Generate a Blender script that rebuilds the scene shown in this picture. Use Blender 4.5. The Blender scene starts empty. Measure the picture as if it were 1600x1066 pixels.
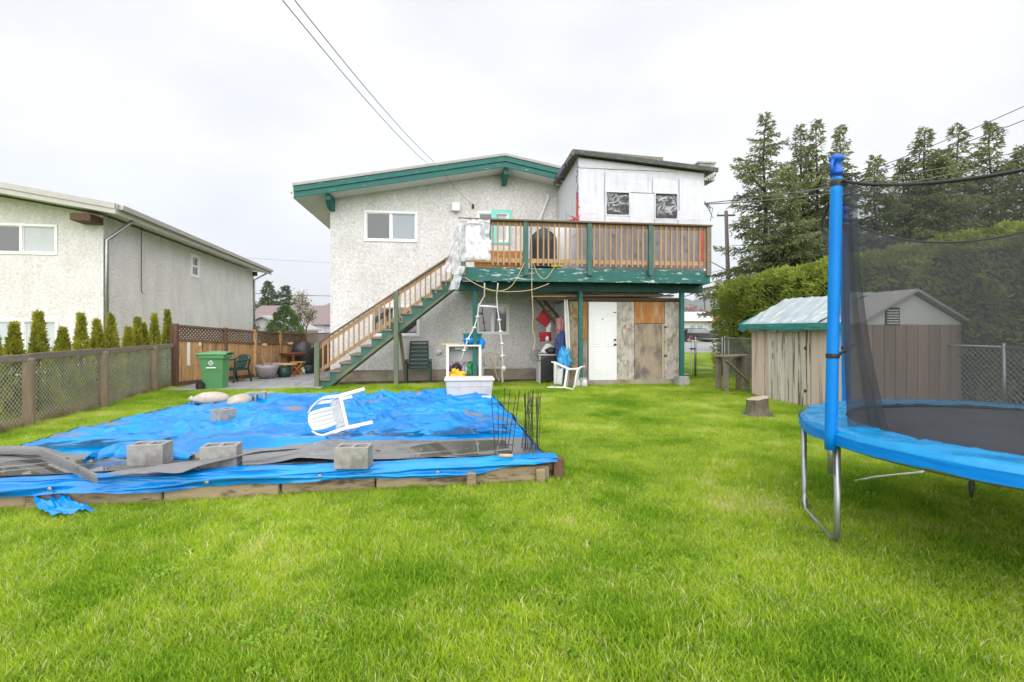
import bpy, math, random
import numpy as np
from mathutils import Vector, Matrix, Euler, noise as mnoise
R = math.radians
random.seed(11)
RNG = np.random.default_rng(5)
scene = bpy.context.scene
col = scene.collection

# ------------------------------------------------------------------ camera
CAM_H, F, HY = 1.5, 780.0, 515.0
cam = bpy.data.cameras.new('camera'); cam_o = bpy.data.objects.new('camera', cam); col.objects.link(cam_o)
cam_o.location = (0, 0, CAM_H); cam_o.rotation_euler = (R(90), 0, 0)
cam.sensor_fit = 'HORIZONTAL'; cam.sensor_width = 36.0; cam.lens = F / 1600 * 36.0
cam.shift_y = -18 / 1600
cam.clip_start = 0.05; cam.clip_end = 30000
scene.camera = cam_o

# ------------------------------------------------------------------ sky and sun (bright overcast)
SUN_EL, SUN_AZ = 48, 173      # degrees; azimuth of where the sun stands, from +Y clockwise
world = bpy.data.worlds.new('World'); scene.world = world; world.use_nodes = True
wn = world.node_tree.nodes; wl = world.node_tree.links; wn.clear()
wo = wn.new('ShaderNodeOutputWorld'); bg = wn.new('ShaderNodeBackground'); bg.inputs['Strength'].default_value = 0.1
sky = wn.new('ShaderNodeTexSky'); sky.sky_type = 'NISHITA'; sky.sun_disc = False
sky.sun_elevation = R(SUN_EL); sky.sun_rotation = R(SUN_AZ)
tc = wn.new('ShaderNodeTexCoord'); mp = wn.new('ShaderNodeMapping'); mp.inputs['Scale'].default_value = (1.0, 1.0, 2.2)
nz = wn.new('ShaderNodeTexNoise'); nz.inputs['Scale'].default_value = 1.7; nz.inputs['Detail'].default_value = 5; nz.inputs['Roughness'].default_value = 0.5
cr = wn.new('ShaderNodeValToRGB')
cr.color_ramp.elements[0].position = 0.34; cr.color_ramp.elements[0].color = (2.72, 2.71, 2.79, 1)
cr.color_ramp.elements[1].position = 0.60; cr.color_ramp.elements[1].color = (3.66, 3.67, 3.74, 1)
mx = wn.new('ShaderNodeMix'); mx.data_type = 'RGBA'; mx.inputs['Factor'].default_value = 0.93
wl.new(tc.outputs['Generated'], mp.inputs['Vector']); wl.new(mp.outputs['Vector'], nz.inputs['Vector'])
wl.new(nz.outputs['Fac'], cr.inputs['Fac'])
wl.new(sky.outputs['Color'], mx.inputs['A']); wl.new(cr.outputs['Color'], mx.inputs['B'])
wl.new(mx.outputs['Result'], bg.inputs['Color']); wl.new(bg.outputs['Background'], wo.inputs['Surface'])
sun = bpy.data.lights.new('sun', 'SUN'); sun_o = bpy.data.objects.new('sun', sun); col.objects.link(sun_o)
sun.energy = 1.5; sun.angle = R(110); sun.color = (1.0, 0.975, 0.955)
_az, _el = R(SUN_AZ), R(SUN_EL)
_dir = Vector((math.sin(_az) * math.cos(_el), math.cos(_az) * math.cos(_el), math.sin(_el)))
sun_o.rotation_euler = _dir.to_track_quat('Z', 'Y').to_euler(); sun_o.location = (0, 0, 30)

scene.view_settings.view_transform = 'Standard'; scene.view_settings.look = 'None'
scene.view_settings.exposure = 1.63; scene.view_settings.gamma = 1.0; scene.view_settings.use_curve_mapping = False
scene.render.engine = 'CYCLES'
scene.cycles.use_denoising = True; scene.cycles.use_adaptive_sampling = True; scene.cycles.adaptive_threshold = .015; scene.cycles.sample_clamp_indirect = 4.0
scene.cycles.max_bounces = 6; scene.cycles.diffuse_bounces = 3; scene.cycles.glossy_bounces = 3; scene.cycles.transparent_max_bounces = 24
scene.cycles.caustics_reflective = False; scene.cycles.caustics_refractive = False

# ------------------------------------------------------------------ measuring helpers: photo measurements -> metres
def P(px, py, Y): return Vector(((px - 800) / F * Y, Y, CAM_H + (HY - py) / F * Y))
def G(px, py, z=0.0):
    Y = F * (CAM_H - z) / (py - HY); return Vector(((px - 800) / F * Y, Y, z))
class Frame:                                    # a rotated plan frame: a along, b away, z up
    def __init__(s, ox, oy, deg): s.ox, s.oy, s.t = ox, oy, R(deg); s.c, s.s = math.cos(s.t), math.sin(s.t)
    def a(s, px, b):
        r = (px - 800) / F
        return (r * (s.oy + s.c * b) - s.ox + s.s * b) / (s.c - s.s * r)
    def Y(s, a, b): return s.oy + s.s * a + s.c * b
    def z(s, px, py, b): return CAM_H + (HY - py) / F * s.Y(s.a(px, b), b)
    def w(s, a, b, z=0.0): return Vector((s.ox + s.c * a - s.s * b, s.oy + s.s * a + s.c * b, z))
    def az(s, px, py, b): return s.a(px, b), s.z(px, py, b)

# ------------------------------------------------------------------ mesh helpers
def nrm(v):
    v = Vector(v); return v.normalized() if v.length > 1e-9 else Vector((0, 0, 1))
class MB:
    def __init__(s): s.v = []; s.f = []
    def add(s, vs, fs):
        n = len(s.v); s.v += [tuple(x) for x in vs]; s.f += [tuple(i + n for i in f) for f in fs]; return s
    def obox(s, c, size, M=None):
        hx, hy, hz = size[0] / 2, size[1] / 2, size[2] / 2; c = Vector(c)
        vs = [Vector((x * hx, y * hy, z * hz)) for z in (-1, 1) for y in (-1, 1) for x in (-1, 1)]
        if M is not None: vs = [M @ v for v in vs]
        return s.add([v + c for v in vs], [(0, 2, 3, 1), (4, 5, 7, 6), (0, 1, 5, 4), (1, 3, 7, 5), (3, 2, 6, 7), (2, 0, 4, 6)])
    def box(s, x0, x1, y0, y1, z0, z1):
        return s.obox(((x0 + x1) / 2, (y0 + y1) / 2, (z0 + z1) / 2), (abs(x1 - x0), abs(y1 - y0), abs(z1 - z0)))
    def bar(s, A, B, w, h, up=(0, 0, 1)):
        A, B = Vector(A), Vector(B); d = (B - A); L = d.length; d = d / L
        side = nrm(d.cross(Vector(up))) if abs(d.dot(Vector(up))) < .999 else Vector((1, 0, 0))
        u = side.cross(d)
        M = Matrix((d, side, u)).transposed()
        return s.obox((A + B) / 2, (L, w, h), M)
    def tube(s, pts, r, n=8, cap=True):
        pts = [Vector(p) for p in pts]; m = len(pts); rs = r if isinstance(r, (list, tuple)) else [r] * m
        vs = []; pn = None
        for i, p in enumerate(pts):
            d = nrm(pts[min(i + 1, m - 1)] - pts[max(i - 1, 0)])
            if pn is None: pn = nrm(d.orthogonal())
            pn = nrm(pn - d * pn.dot(d)); bn = d.cross(pn)
            for k in range(n):
                t = 2 * math.pi * k / n; vs.append(p + (pn * math.cos(t) + bn * math.sin(t)) * rs[i])
        fs = [(i * n + k, i * n + (k + 1) % n, (i + 1) * n + (k + 1) % n, (i + 1) * n + k) for i in range(m - 1) for k in range(n)]
        if cap: fs += [tuple(reversed(range(n))), tuple(range((m - 1) * n, m * n))]
        return s.add(vs, fs)
    def lathe(s, prof, n=20, c=(0, 0, 0), cap=True, sx=1.0, sy=1.0):
        vs = []; m = len(prof)
        for r, z in prof:
            for k in range(n):
                t = 2 * math.pi * k / n; vs.append((c[0] + r * math.cos(t) * sx, c[1] + r * math.sin(t) * sy, c[2] + z))
        fs = [(i * n + k, i * n + (k + 1) % n, (i + 1) * n + (k + 1) % n, (i + 1) * n + k) for i in range(m - 1) for k in range(n)]
        if cap: fs += [tuple(reversed(range(n))), tuple(range((m - 1) * n, m * n))]
        return s.add(vs, fs)
    def prism(s, pts, fn):                       # pts 2D outline, fn(p, 0|1) -> 3D
        n = len(pts); vs = [fn(p, 0) for p in pts] + [fn(p, 1) for p in pts]
        return s.add(vs, [tuple(reversed(range(n))), tuple(range(n, 2 * n))] + [(k, (k + 1) % n, n + (k + 1) % n, n + k) for k in range(n)])
    def grid(s, fn, nu, nv, wrap=False):
        vs = [fn(i / nu, j / nv) for j in range(nv + 1) for i in range(nu + 1)]
        return s.add(vs, [(j * (nu + 1) + i, j * (nu + 1) + i + 1, (j + 1) * (nu + 1) + i + 1, (j + 1) * (nu + 1) + i) for j in range(nv) for i in range(nu)])
    def build(s, name, mat, parent=None, smooth=False, bevel=0, loc=None, rot=None, solid=0, sub=0):
        me = bpy.data.meshes.new(name); me.from_pydata(s.v, [], s.f); me.update()
        if mat is not None: me.materials.append(mat)
        if smooth: me.polygons.foreach_set('use_smooth', [True] * len(me.polygons))
        o = bpy.data.objects.new(name, me); col.objects.link(o)
        if parent is not None: o.parent = parent
        if loc is not None: o.location = loc
        if rot is not None: o.rotation_euler = rot
        if solid:
            m = o.modifiers.new('solid', 'SOLIDIFY'); m.thickness = solid; m.offset = 0
        if bevel:
            m = o.modifiers.new('bevel', 'BEVEL'); m.width = bevel; m.segments = 2; m.limit_method = 'ANGLE'
        if sub:
            m = o.modifiers.new('sub', 'SUBSURF'); m.levels = sub; m.render_levels = sub
        return o
def tag(o, label=None, cat=None, group=None, kind=None):
    if label: o['label'] = label
    if cat: o['category'] = cat
    if group: o['group'] = group
    if kind: o['kind'] = kind
    return o
def thing(name, label, cat, loc=(0, 0, 0), rz=0.0, group=None, rot=None):
    o = bpy.data.objects.new(name, None); col.objects.link(o); o.location = loc
    o.rotation_euler = rot if rot is not None else (0, 0, rz); o.empty_display_size = .1
    return tag(o, label, cat, group)
def share(name, src, parent, loc=(0, 0, 0), rot=(0, 0, 0), scale=(1, 1, 1)):
    o = bpy.data.objects.new(name, src.data); col.objects.link(o); o.parent = parent
    o.location = loc; o.rotation_euler = rot; o.scale = scale
    for m in src.modifiers:
        if m.type == 'BEVEL':
            q = o.modifiers.new('bevel', 'BEVEL'); q.width = m.width; q.segments = m.segments; q.limit_method = 'ANGLE'
    return o
def dup(o, parent=None, loc=None, rot=None, scale=None, label=None):
    c = o.copy(); col.objects.link(c); c.parent = parent
    if loc is not None: c.location = loc
    if rot is not None: c.rotation_euler = rot
    if scale is not None: c.scale = scale
    if label: c['label'] = label
    for ch in list(o.children): dup(ch, c)
    return c
def np_mesh(name, verts, faces, mat, parent=None, smooth=False, attrs=None):
    me = bpy.data.meshes.new(name); nv = len(verts); nf, k = faces.shape
    me.vertices.add(nv); me.vertices.foreach_set('co', np.asarray(verts, np.float32).ravel())
    me.loops.add(nf * k); me.loops.foreach_set('vertex_index', np.asarray(faces, np.int32).ravel())
    me.polygons.add(nf); me.polygons.foreach_set('loop_start', np.arange(0, nf * k, k, dtype=np.int32))
    me.polygons.foreach_set('use_smooth', np.full(nf, smooth))
    me.update(calc_edges=True)
    for an, (ty, arr) in (attrs or {}).items():
        at = me.attributes.new(an, ty, 'POINT'); at.data.foreach_set('value', arr)
    if mat is not None: me.materials.append(mat)
    o = bpy.data.objects.new(name, me); col.objects.link(o)
    if parent is not None: o.parent = parent
    return o
def nz3(x, y, z=0.0): return mnoise.noise(Vector((x, y, z)))
def fbm(x, y, z=0.0, o=4): return mnoise.fractal(Vector((x, y, z)), 1.0, 2.0, o)

# ------------------------------------------------------------------ materials
def _new(name):
    m = bpy.data.materials.new(name); m.use_nodes = True
    return m, m.node_tree.nodes, m.node_tree.links, m.node_tree.nodes['Principled BSDF']
def c4(c): return (c[0], c[1], c[2], 1.0)
def pm(name, c1, c2=None, scale=6.0, stretch=(1, 1, 1), rough=.8, bump=.0, bscale=None, rnd=0.0, metal=0.0, spec=.4,
       c3=None, c3scale=3.0, c3at=.6, c3soft=.08, detail=6, rvar=0.0, contrast=.22, bdist=.01, c3stretch=None, coords='Object', trans=0.0):
    m, n, l, b = _new(name)
    t = n.new('ShaderNodeTexCoord'); mp = n.new('ShaderNodeMapping'); mp.inputs['Scale'].default_value = stretch
    oi = n.new('ShaderNodeObjectInfo')
    src = t.outputs[coords]
    if rnd:                                       # every piece takes its own stretch of the pattern
        ad = n.new('ShaderNodeVectorMath'); ad.operation = 'ADD'; cm = n.new('ShaderNodeVectorMath'); cm.operation = 'SCALE'
        cx = n.new('ShaderNodeCombineXYZ')
        for i in 'XYZ': l.new(oi.outputs['Random'], cx.inputs[i])
        l.new(cx.outputs[0], cm.inputs[0]); cm.inputs['Scale'].default_value = 37.0
        l.new(src, ad.inputs[0]); l.new(cm.outputs[0], ad.inputs[1]); src = ad.outputs[0]
    l.new(src, mp.inputs['Vector'])
    nt = n.new('ShaderNodeTexNoise'); nt.inputs['Scale'].default_value = scale; nt.inputs['Detail'].default_value = detail; nt.inputs['Roughness'].default_value = .6
    l.new(mp.outputs['Vector'], nt.inputs['Vector'])
    mr = n.new('ShaderNodeMapRange'); mr.inputs['From Min'].default_value = .5 - contrast; mr.inputs['From Max'].default_value = .5 + contrast
    l.new(nt.outputs['Fac'], mr.inputs['Value'])
    mix = n.new('ShaderNodeMix'); mix.data_type = 'RGBA'; mix.inputs['A'].default_value = c4(c1); mix.inputs['B'].default_value = c4(c2 or c1)
    l.new(mr.outputs['Result'], mix.inputs['Factor']); out = mix.outputs['Result']
    if c3 is not None:
        mp3 = n.new('ShaderNodeMapping'); mp3.inputs['Scale'].default_value = c3stretch or stretch; l.new(src, mp3.inputs['Vector'])
        n3 = n.new('ShaderNodeTexNoise'); n3.inputs['Scale'].default_value = c3scale; n3.inputs['Detail'].default_value = 8; n3.inputs['Roughness'].default_value = .68
        l.new(mp3.outputs['Vector'], n3.inputs['Vector'])
        r3 = n.new('ShaderNodeMapRange'); r3.inputs['From Min'].default_value = c3at - c3soft; r3.inputs['From Max'].default_value = c3at + c3soft
        l.new(n3.outputs['Fac'], r3.inputs['Value'])
        m3 = n.new('ShaderNodeMix'); m3.data_type = 'RGBA'; m3.inputs['B'].default_value = c4(c3)
        l.new(out, m3.inputs['A']); l.new(r3.outputs['Result'], m3.inputs['Factor']); out = m3.outputs['Result']
    if rnd:
        hv = n.new('ShaderNodeHueSaturation'); mr2 = n.new('ShaderNodeMapRange')
        mr2.inputs['To Min'].default_value = 1 - rnd; mr2.inputs['To Max'].default_value = 1 + rnd
        l.new(oi.outputs['Random'], mr2.inputs['Value']); l.new(mr2.outputs['Result'], hv.inputs['Value'])
        l.new(out, hv.inputs['Color']); out = hv.outputs['Color']
    l.new(out, b.inputs['Base Color'])
    b.inputs['Roughness'].default_value = rough; b.inputs['Metallic'].default_value = metal; b.inputs['Specular IOR Level'].default_value = spec
    if trans: b.inputs['Transmission Weight'].default_value = trans
    if rvar:
        rr = n.new('ShaderNodeMapRange'); rr.inputs['From Min'].default_value = .3; rr.inputs['From Max'].default_value = .7
        rr.inputs['To Min'].default_value = max(.02, rough - rvar); rr.inputs['To Max'].default_value = min(1, rough + rvar)
        l.new(nt.outputs['Fac'], rr.inputs['Value']); l.new(rr.outputs['Result'], b.inputs['Roughness'])
    if bump:
        nb = n.new('ShaderNodeTexNoise'); nb.inputs['Scale'].default_value = bscale or scale * 4; nb.inputs['Detail'].default_value = 5
        l.new(mp.outputs['Vector'], nb.inputs['Vector'])
        bp = n.new('ShaderNodeBump'); bp.inputs['Strength'].default_value = bump; bp.inputs['Distance'].default_value = bdist
        l.new(nb.outputs['Fac'], bp.inputs['Height']); l.new(bp.outputs['Normal'], b.inputs['Normal'])
    return m
def stucco(name, c1, c2, stain=None, z0=0, z1=1, band=None):
    """pebble-dash render: coarse stones, mottling, optional mildew that has grown down from the wall's top edge"""
    m, n, l, b = _new(name); t = n.new('ShaderNodeTexCoord')
    v = n.new('ShaderNodeTexNoise'); v.inputs['Scale'].default_value = 13; v.inputs['Detail'].default_value = 7; v.inputs['Roughness'].default_value = .8
    v.inputs['Distortion'].default_value = .5
    n2 = n.new('ShaderNodeTexNoise'); n2.inputs['Scale'].default_value = 1.1; n2.inputs['Detail'].default_value = 6
    for q in (v, n2): l.new(t.outputs['Object'], q.inputs['Vector'])
    mr = n.new('ShaderNodeMapRange'); mr.inputs['From Min'].default_value = .36; mr.inputs['From Max'].default_value = .62; l.new(v.outputs['Fac'], mr.inputs['Value'])
    mix = n.new('ShaderNodeMix'); mix.data_type = 'RGBA'; mix.inputs['A'].default_value = c4(c2); mix.inputs['B'].default_value = c4(c1); l.new(mr.outputs['Result'], mix.inputs['Factor'])
    m2 = n.new('ShaderNodeMix'); m2.data_type = 'RGBA'; m2.blend_type = 'MULTIPLY'; m2.inputs['Factor'].default_value = .5
    cr2 = n.new('ShaderNodeValToRGB'); cr2.color_ramp.elements[0].position = .3; cr2.color_ramp.elements[0].color = (.76, .75, .73, 1); cr2.color_ramp.elements[1].position = .65
    l.new(n2.outputs['Fac'], cr2.inputs['Fac']); l.new(mix.outputs['Result'], m2.inputs['A']); l.new(cr2.outputs['Color'], m2.inputs['B'])
    mpD = n.new('ShaderNodeMapping'); mpD.inputs['Scale'].default_value = (1.5, 1.5, .25); l.new(t.outputs['Object'], mpD.inputs['Vector'])
    nD_ = n.new('ShaderNodeTexNoise'); nD_.inputs['Scale'].default_value = 1.6; nD_.inputs['Detail'].default_value = 6; nD_.inputs['Roughness'].default_value = .65; l.new(mpD.outputs['Vector'], nD_.inputs['Vector'])
    rD = n.new('ShaderNodeValToRGB'); rD.color_ramp.elements[0].position = .32; rD.color_ramp.elements[0].color = (.70, .68, .64, 1); rD.color_ramp.elements[1].position = .52; l.new(nD_.outputs['Fac'], rD.inputs['Fac'])
    mD = n.new('ShaderNodeMix'); mD.data_type = 'RGBA'; mD.blend_type = 'MULTIPLY'; mD.inputs['Factor'].default_value = .32; l.new(m2.outputs['Result'], mD.inputs['A']); l.new(rD.outputs['Color'], mD.inputs['B'])
    out = mD.outputs['Result']
    if stain:
        sx = n.new('ShaderNodeSeparateXYZ'); l.new(t.outputs['Object'], sx.inputs[0])
        mpS = n.new('ShaderNodeMapping'); mpS.inputs['Scale'].default_value = (1.6, 1.6, .35); l.new(t.outputs['Object'], mpS.inputs['Vector'])
        nS = n.new('ShaderNodeTexNoise'); nS.inputs['Scale'].default_value = 2.2; nS.inputs['Detail'].default_value = 8; nS.inputs['Roughness'].default_value = .7; l.new(mpS.outputs['Vector'], nS.inputs['Vector'])
        g = n.new('ShaderNodeMapRange'); g.inputs['From Min'].default_value = z0; g.inputs['From Max'].default_value = z1; l.new(sx.outputs['Z'], g.inputs['Value'])
        sm = n.new('ShaderNodeMath'); sm.operation = 'ADD'; l.new(g.outputs['Result'], sm.inputs[0]); l.new(nS.outputs['Fac'], sm.inputs[1])
        g2 = n.new('ShaderNodeMapRange'); g2.inputs['From Min'].default_value = .75; g2.inputs['From Max'].default_value = 1.5; g2.inputs['To Max'].default_value = .6; l.new(sm.outputs[0], g2.inputs['Value'])
        m3 = n.new('ShaderNodeMix'); m3.data_type = 'RGBA'; m3.inputs['B'].default_value = c4(stain); l.new(out, m3.inputs['A']); l.new(g2.outputs['Result'], m3.inputs['Factor']); out = m3.outputs['Result']
    l.new(out, b.inputs['Base Color']); b.inputs['Roughness'].default_value = .92; b.inputs['Specular IOR Level'].default_value = .15
    bp = n.new('ShaderNodeBump'); bp.inputs['Strength'].default_value = .9; bp.inputs['Distance'].default_value = .03
    l.new(v.outputs['Fac'], bp.inputs['Height']); l.new(bp.outputs['Normal'], b.inputs['Normal'])
    return m
def osb(name, c1, c2, c3, scale=16):
    m, n, l, b = _new(name); t = n.new('ShaderNodeTexCoord'); oi = n.new('ShaderNodeObjectInfo')
    mp = n.new('ShaderNodeMapping'); mp.inputs['Scale'].default_value = (1, 1, .55); mp.inputs['Rotation'].default_value = (0, .5, 0)
    l.new(t.outputs['Object'], mp.inputs['Vector'])
    v = n.new('ShaderNodeTexVoronoi'); v.inputs['Scale'].default_value = scale; v.inputs['Randomness'].default_value = 1
    nt = n.new('ShaderNodeTexNoise'); nt.inputs['Scale'].default_value = 2.0; nt.inputs['Detail'].default_value = 8; nt.inputs['Roughness'].default_value = .7
    l.new(mp.outputs['Vector'], v.inputs['Vector']); l.new(t.outputs['Object'], nt.inputs['Vector'])
    sp = n.new('ShaderNodeSeparateColor'); l.new(v.outputs['Color'], sp.inputs[0])
    mix = n.new('ShaderNodeMix'); mix.data_type = 'RGBA'; mix.inputs['A'].default_value = c4(c1); mix.inputs['B'].default_value = c4(c2); l.new(sp.outputs[0], mix.inputs['Factor'])
    mr = n.new('ShaderNodeMapRange'); mr.inputs['From Min'].default_value = .42; mr.inputs['From Max'].default_value = .66; mr.inputs['To Max'].default_value = .8; l.new(nt.outputs['Fac'], mr.inputs['Value'])
    m2 = n.new('ShaderNodeMix'); m2.data_type = 'RGBA'; m2.inputs['B'].default_value = c4(c3); l.new(mix.outputs['Result'], m2.inputs['A']); l.new(mr.outputs['Result'], m2.inputs['Factor'])
    l.new(m2.outputs['Result'], b.inputs['Base Color']); b.inputs['Roughness'].default_value = .9; b.inputs['Specular IOR Level'].default_value = .2
    bp = n.new('ShaderNodeBump'); bp.inputs['Strength'].default_value = .5; bp.inputs['Distance'].default_value = .006
    l.new(sp.outputs[1], bp.inputs['Height']); l.new(bp.outputs['Normal'], b.inputs['Normal'])
    return m
def glassy(name, c, rough=.06, spec=.9):
    m, n, l, b = _new(name); b.inputs['Base Color'].default_value = c4(c); b.inputs['Roughness'].default_value = rough; b.inputs['Specular IOR Level'].default_value = spec
    return m
def sheer(name, c, opacity, rough=.5, spec=.4, trans_col=(1, 1, 1)):
    """thin cloth, netting or film that lets part of the light straight through"""
    m, n, l, b = _new(name); b.inputs['Base Color'].default_value = c4(c); b.inputs['Roughness'].default_value = rough; b.inputs['Specular IOR Level'].default_value = spec
    tr = n.new('ShaderNodeBsdfTransparent'); tr.inputs['Color'].default_value = c4(trans_col); mx = n.new('ShaderNodeMixShader'); mx.inputs['Fac'].default_value = opacity
    l.new(tr.outputs[0], mx.inputs[1]); l.new(b.outputs[0], mx.inputs[2]); l.new(mx.outputs[0], n['Material Output'].inputs['Surface'])
    return m, n, l, mx
def leafy(name, c1, c2, scale=1.0, rough=.6, c3=None, tl=.25, span=(-.2, .62)):
    """foliage: colour by clump (position) and by leaf (attribute), some light through the leaf"""
    m, n, l, b = _new(name); g = n.new('ShaderNodeNewGeometry'); nt = n.new('ShaderNodeTexNoise'); nt.inputs['Scale'].default_value = scale; nt.inputs['Detail'].default_value = 4
    l.new(g.outputs['Position'], nt.inputs['Vector'])
    at = n.new('ShaderNodeAttribute'); at.attribute_name = 'tint'
    ad = n.new('ShaderNodeMath'); ad.operation = 'MULTIPLY_ADD'; ad.inputs[1].default_value = .55; l.new(at.outputs['Fac'], ad.inputs[0])
    sb = n.new('ShaderNodeMapRange'); sb.inputs['From Min'].default_value = .3; sb.inputs['From Max'].default_value = .7; sb.inputs['To Min'].default_value, sb.inputs['To Max'].default_value = span; nt.inputs['Roughness'].default_value = .62
    l.new(nt.outputs['Fac'], sb.inputs['Value']); l.new(sb.outputs['Result'], ad.inputs[2])
    cr = n.new('ShaderNodeValToRGB'); cr.color_ramp.elements[0].color = c4(c1); cr.color_ramp.elements[1].color = c4(c2)
    if c3: e = cr.color_ramp.elements.new(.93); e.color = c4(c2); cr.color_ramp.elements[-1].color = c4(c3)
    l.new(ad.outputs[0], cr.inputs['Fac']); l.new(cr.outputs['Color'], b.inputs['Base Color'])
    b.inputs['Roughness'].default_value = rough; b.inputs['Specular IOR Level'].default_value = .25
    if tl:
        ts = n.new('ShaderNodeBsdfTranslucent'); mx = n.new('ShaderNodeMixShader'); mx.inputs['Fac'].default_value = tl
        l.new(cr.outputs['Color'], ts.inputs['Color']); l.new(b.outputs[0], mx.inputs[1]); l.new(ts.outputs[0], mx.inputs[2]); l.new(mx.outputs[0], n['Material Output'].inputs['Surface'])
    return m

M = {}
M['stucco'] = stucco('grey_stucco', (.88, .86, .85), (.55, .535, .525), stain=(.40, .39, .35), z0=4.6, z1=7.2)
M['stucco_white'] = stucco('white_stucco', (.88, .86, .86), (.60, .585, .585), stain=(.42, .37, .29), z0=3.6, z1=6.2)
M['foundation'] = pm('old_concrete_foundation', (.42, .37, .29), (.30, .27, .22), 3, bump=.3, bscale=40, c3=(.24, .19, .13), c3scale=2, c3at=.58)
M['concrete'] = pm('grey_concrete', (.44, .43, .40), (.30, .29, .27), 8, bump=.35, bscale=60, c3=(.20, .19, .17), c3scale=5, c3at=.63)
M['block'] = pm('wet_concrete_block', (.36, .35, .33), (.25, .245, .235), 12, bump=.5, bscale=90, bdist=.006, c3=(.17, .165, .16), c3scale=4, c3at=.55, rough=.85)
M['white_paint'] = pm('white_paint', (.80, .80, .79), (.72, .72, .71), 4, rough=.5, c3=(.55, .53, .5), c3scale=6, c3at=.68)
M['vinyl'] = pm('white_vinyl', (.84, .84, .85), (.80, .80, .81), 3, rough=.4)
M['soffit'] = pm('soffit_white', (.74, .74, .72), (.66, .65, .62), 2, rough=.7)
M['teal'] = pm('worn_teal_paint', (.016, .112, .100), (.024, .15, .13), 5, rough=.6, bump=.15, c3=(.55, .60, .57), c3scale=9, c3at=.665, c3soft=.03, c3stretch=(.5, 1, 3), rnd=.05)
M['teal_peel'] = pm('peeling_green_paint', (.015, .098, .086), (.024, .14, .12), 5, rough=.6, bump=.2, c3=(.60, .64, .62), c3scale=7, c3at=.605, c3soft=.04, c3stretch=(.45, 1, 2.2))
M['dark_green'] = pm('dark_green_paint', (.012, .060, .052), (.02, .09, .08), 5, rough=.65, c3=(.25, .29, .28), c3scale=9, c3at=.68, c3soft=.03)
M['green_post'] = pm('faded_green_post', (.035, .115, .095), (.075, .15, .12), 6, stretch=(1, 1, .3), rough=.7, bump=.2, c3=(.20, .17, .12), c3scale=3, c3at=.63)
M['post_grey_green'] = pm('weathered_green_timber', (.13, .16, .10), (.20, .20, .13), 5, stretch=(1, 1, .2), rough=.8, bump=.25, c3=(.07, .13, .10), c3scale=2, c3at=.5)
M['cedar'] = pm('new_cedar', (.45, .29, .155), (.34, .205, .11), 5, stretch=(5, 5, .6), rough=.7, bump=.1, rnd=.16, c3=(.36, .27, .18), c3scale=3, c3at=.60)
M['rail_wood'] = pm('weathered_rail_wood', (.22, .155, .10), (.13, .095, .065), 5, stretch=(.6, 4, 4), rough=.8, bump=.2, rnd=.1)
M['tread'] = pm('weathered_tread_wood', (.27, .235, .18), (.17, .15, .115), 6, stretch=(1, 5, 5), rough=.85, bump=.25, rnd=.14)
M['grey_wood'] = pm('grey_weathered_wood', (.27, .23, .18), (.16, .135, .105), 5, stretch=(1, 4, 4), rough=.85, bump=.3, rnd=.12)
M['post_wood'] = pm('brown_fence_post', (.30, .225, .145), (.19, .145, .095), 7, stretch=(3, 3, .4), rough=.85, bump=.3, rnd=.12, c3=(.14, .15, .09), c3scale=2, c3at=.6)
M['fence_board'] = pm('stained_fence_board', (.50, .31, .13), (.33, .185, .08), 3.5, stretch=(5, 5, .45), rough=.75, bump=.2, rnd=.25, c3=(.09, .055, .03), c3scale=2.2, c3at=.61, c3stretch=(4, 4, .5))
M['dark_fence'] = pm('dark_stained_fence', (.15, .085, .05), (.09, .05, .032), 5, stretch=(3, 3, .5), rough=.8, bump=.2, rnd=.2)
M['lattice'] = pm('lattice_wood', (.17, .10, .06), (.11, .066, .042), 6, rough=.8, rnd=.1)
M['pale_wood'] = pm('pale_bare_wood', (.52, .42, .28), (.40, .31, .20), 4, stretch=(1, 5, 5), rough=.8, bump=.15, rnd=.15)
M['osb'] = osb('weathered_strand_board', (.48, .35, .21), (.20, .135, .08), (.40, .36, .31))
M['osb_grey'] = osb('grey_weathered_strand_board', (.56, .50, .42), (.24, .20, .165), (.55, .53, .50))
M['ply_orange'] = pm('water_stained_plywood', (.50, .21, .055), (.34, .13, .035), 4, stretch=(5, 1, .8), rough=.8, bump=.1, c3=(.48, .35, .22), c3scale=2.2, c3at=.6)
M['ply_grey'] = pm('grey_plywood', (.42, .33, .24), (.31, .25, .19), 3, stretch=(6, 1, .5), rough=.85, bump=.1, c3=(.16, .14, .12), c3scale=1.5, c3at=.54, c3stretch=(2, 1, 1.2))
M['wrap'] = pm('white_house_wrap', (.66, .66, .71), (.56, .56, .62), 3, stretch=(3, 3, .5), rough=.55, bump=.15, bscale=3, bdist=.03, rnd=.04, c3=(.46, .46, .50), c3scale=2, c3at=.66)
M['wrap_dirty'] = pm('grubby_grey_sheathing', (.36, .34, .36), (.27, .25, .27), 5, rough=.7, bump=.2, c3=(.09, .10, .12), c3scale=5, c3at=.64, rnd=.08)
M['black_film'] = pm('crumpled_black_film', (.20, .20, .21), (.30, .30, .31), 6, rough=.3, spec=.9, metal=.6)
M['roof_felt'] = pm('grey_roof_felt', (.42, .40, .39), (.33, .32, .31), 6, rough=.9, bump=.2)
M['glass_dark'] = glassy('window_glass', (.045, .05, .055), .04, 1.0)
M['glass_blue'] = glassy('window_glass_blind_behind', (.22, .26, .30), .05, 1.0)
M['blind'] = pm('pale_blind', (.55, .57, .60), (.48, .50, .54), 3, rough=.6)
M['teal_film'] = pm('turquoise_tape', (.17, .60, .52), (.25, .68, .60), 4, rough=.45)
M['black'] = pm('black_plastic', (.018, .018, .02), (.03, .03, .032), 5, rough=.45)
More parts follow.
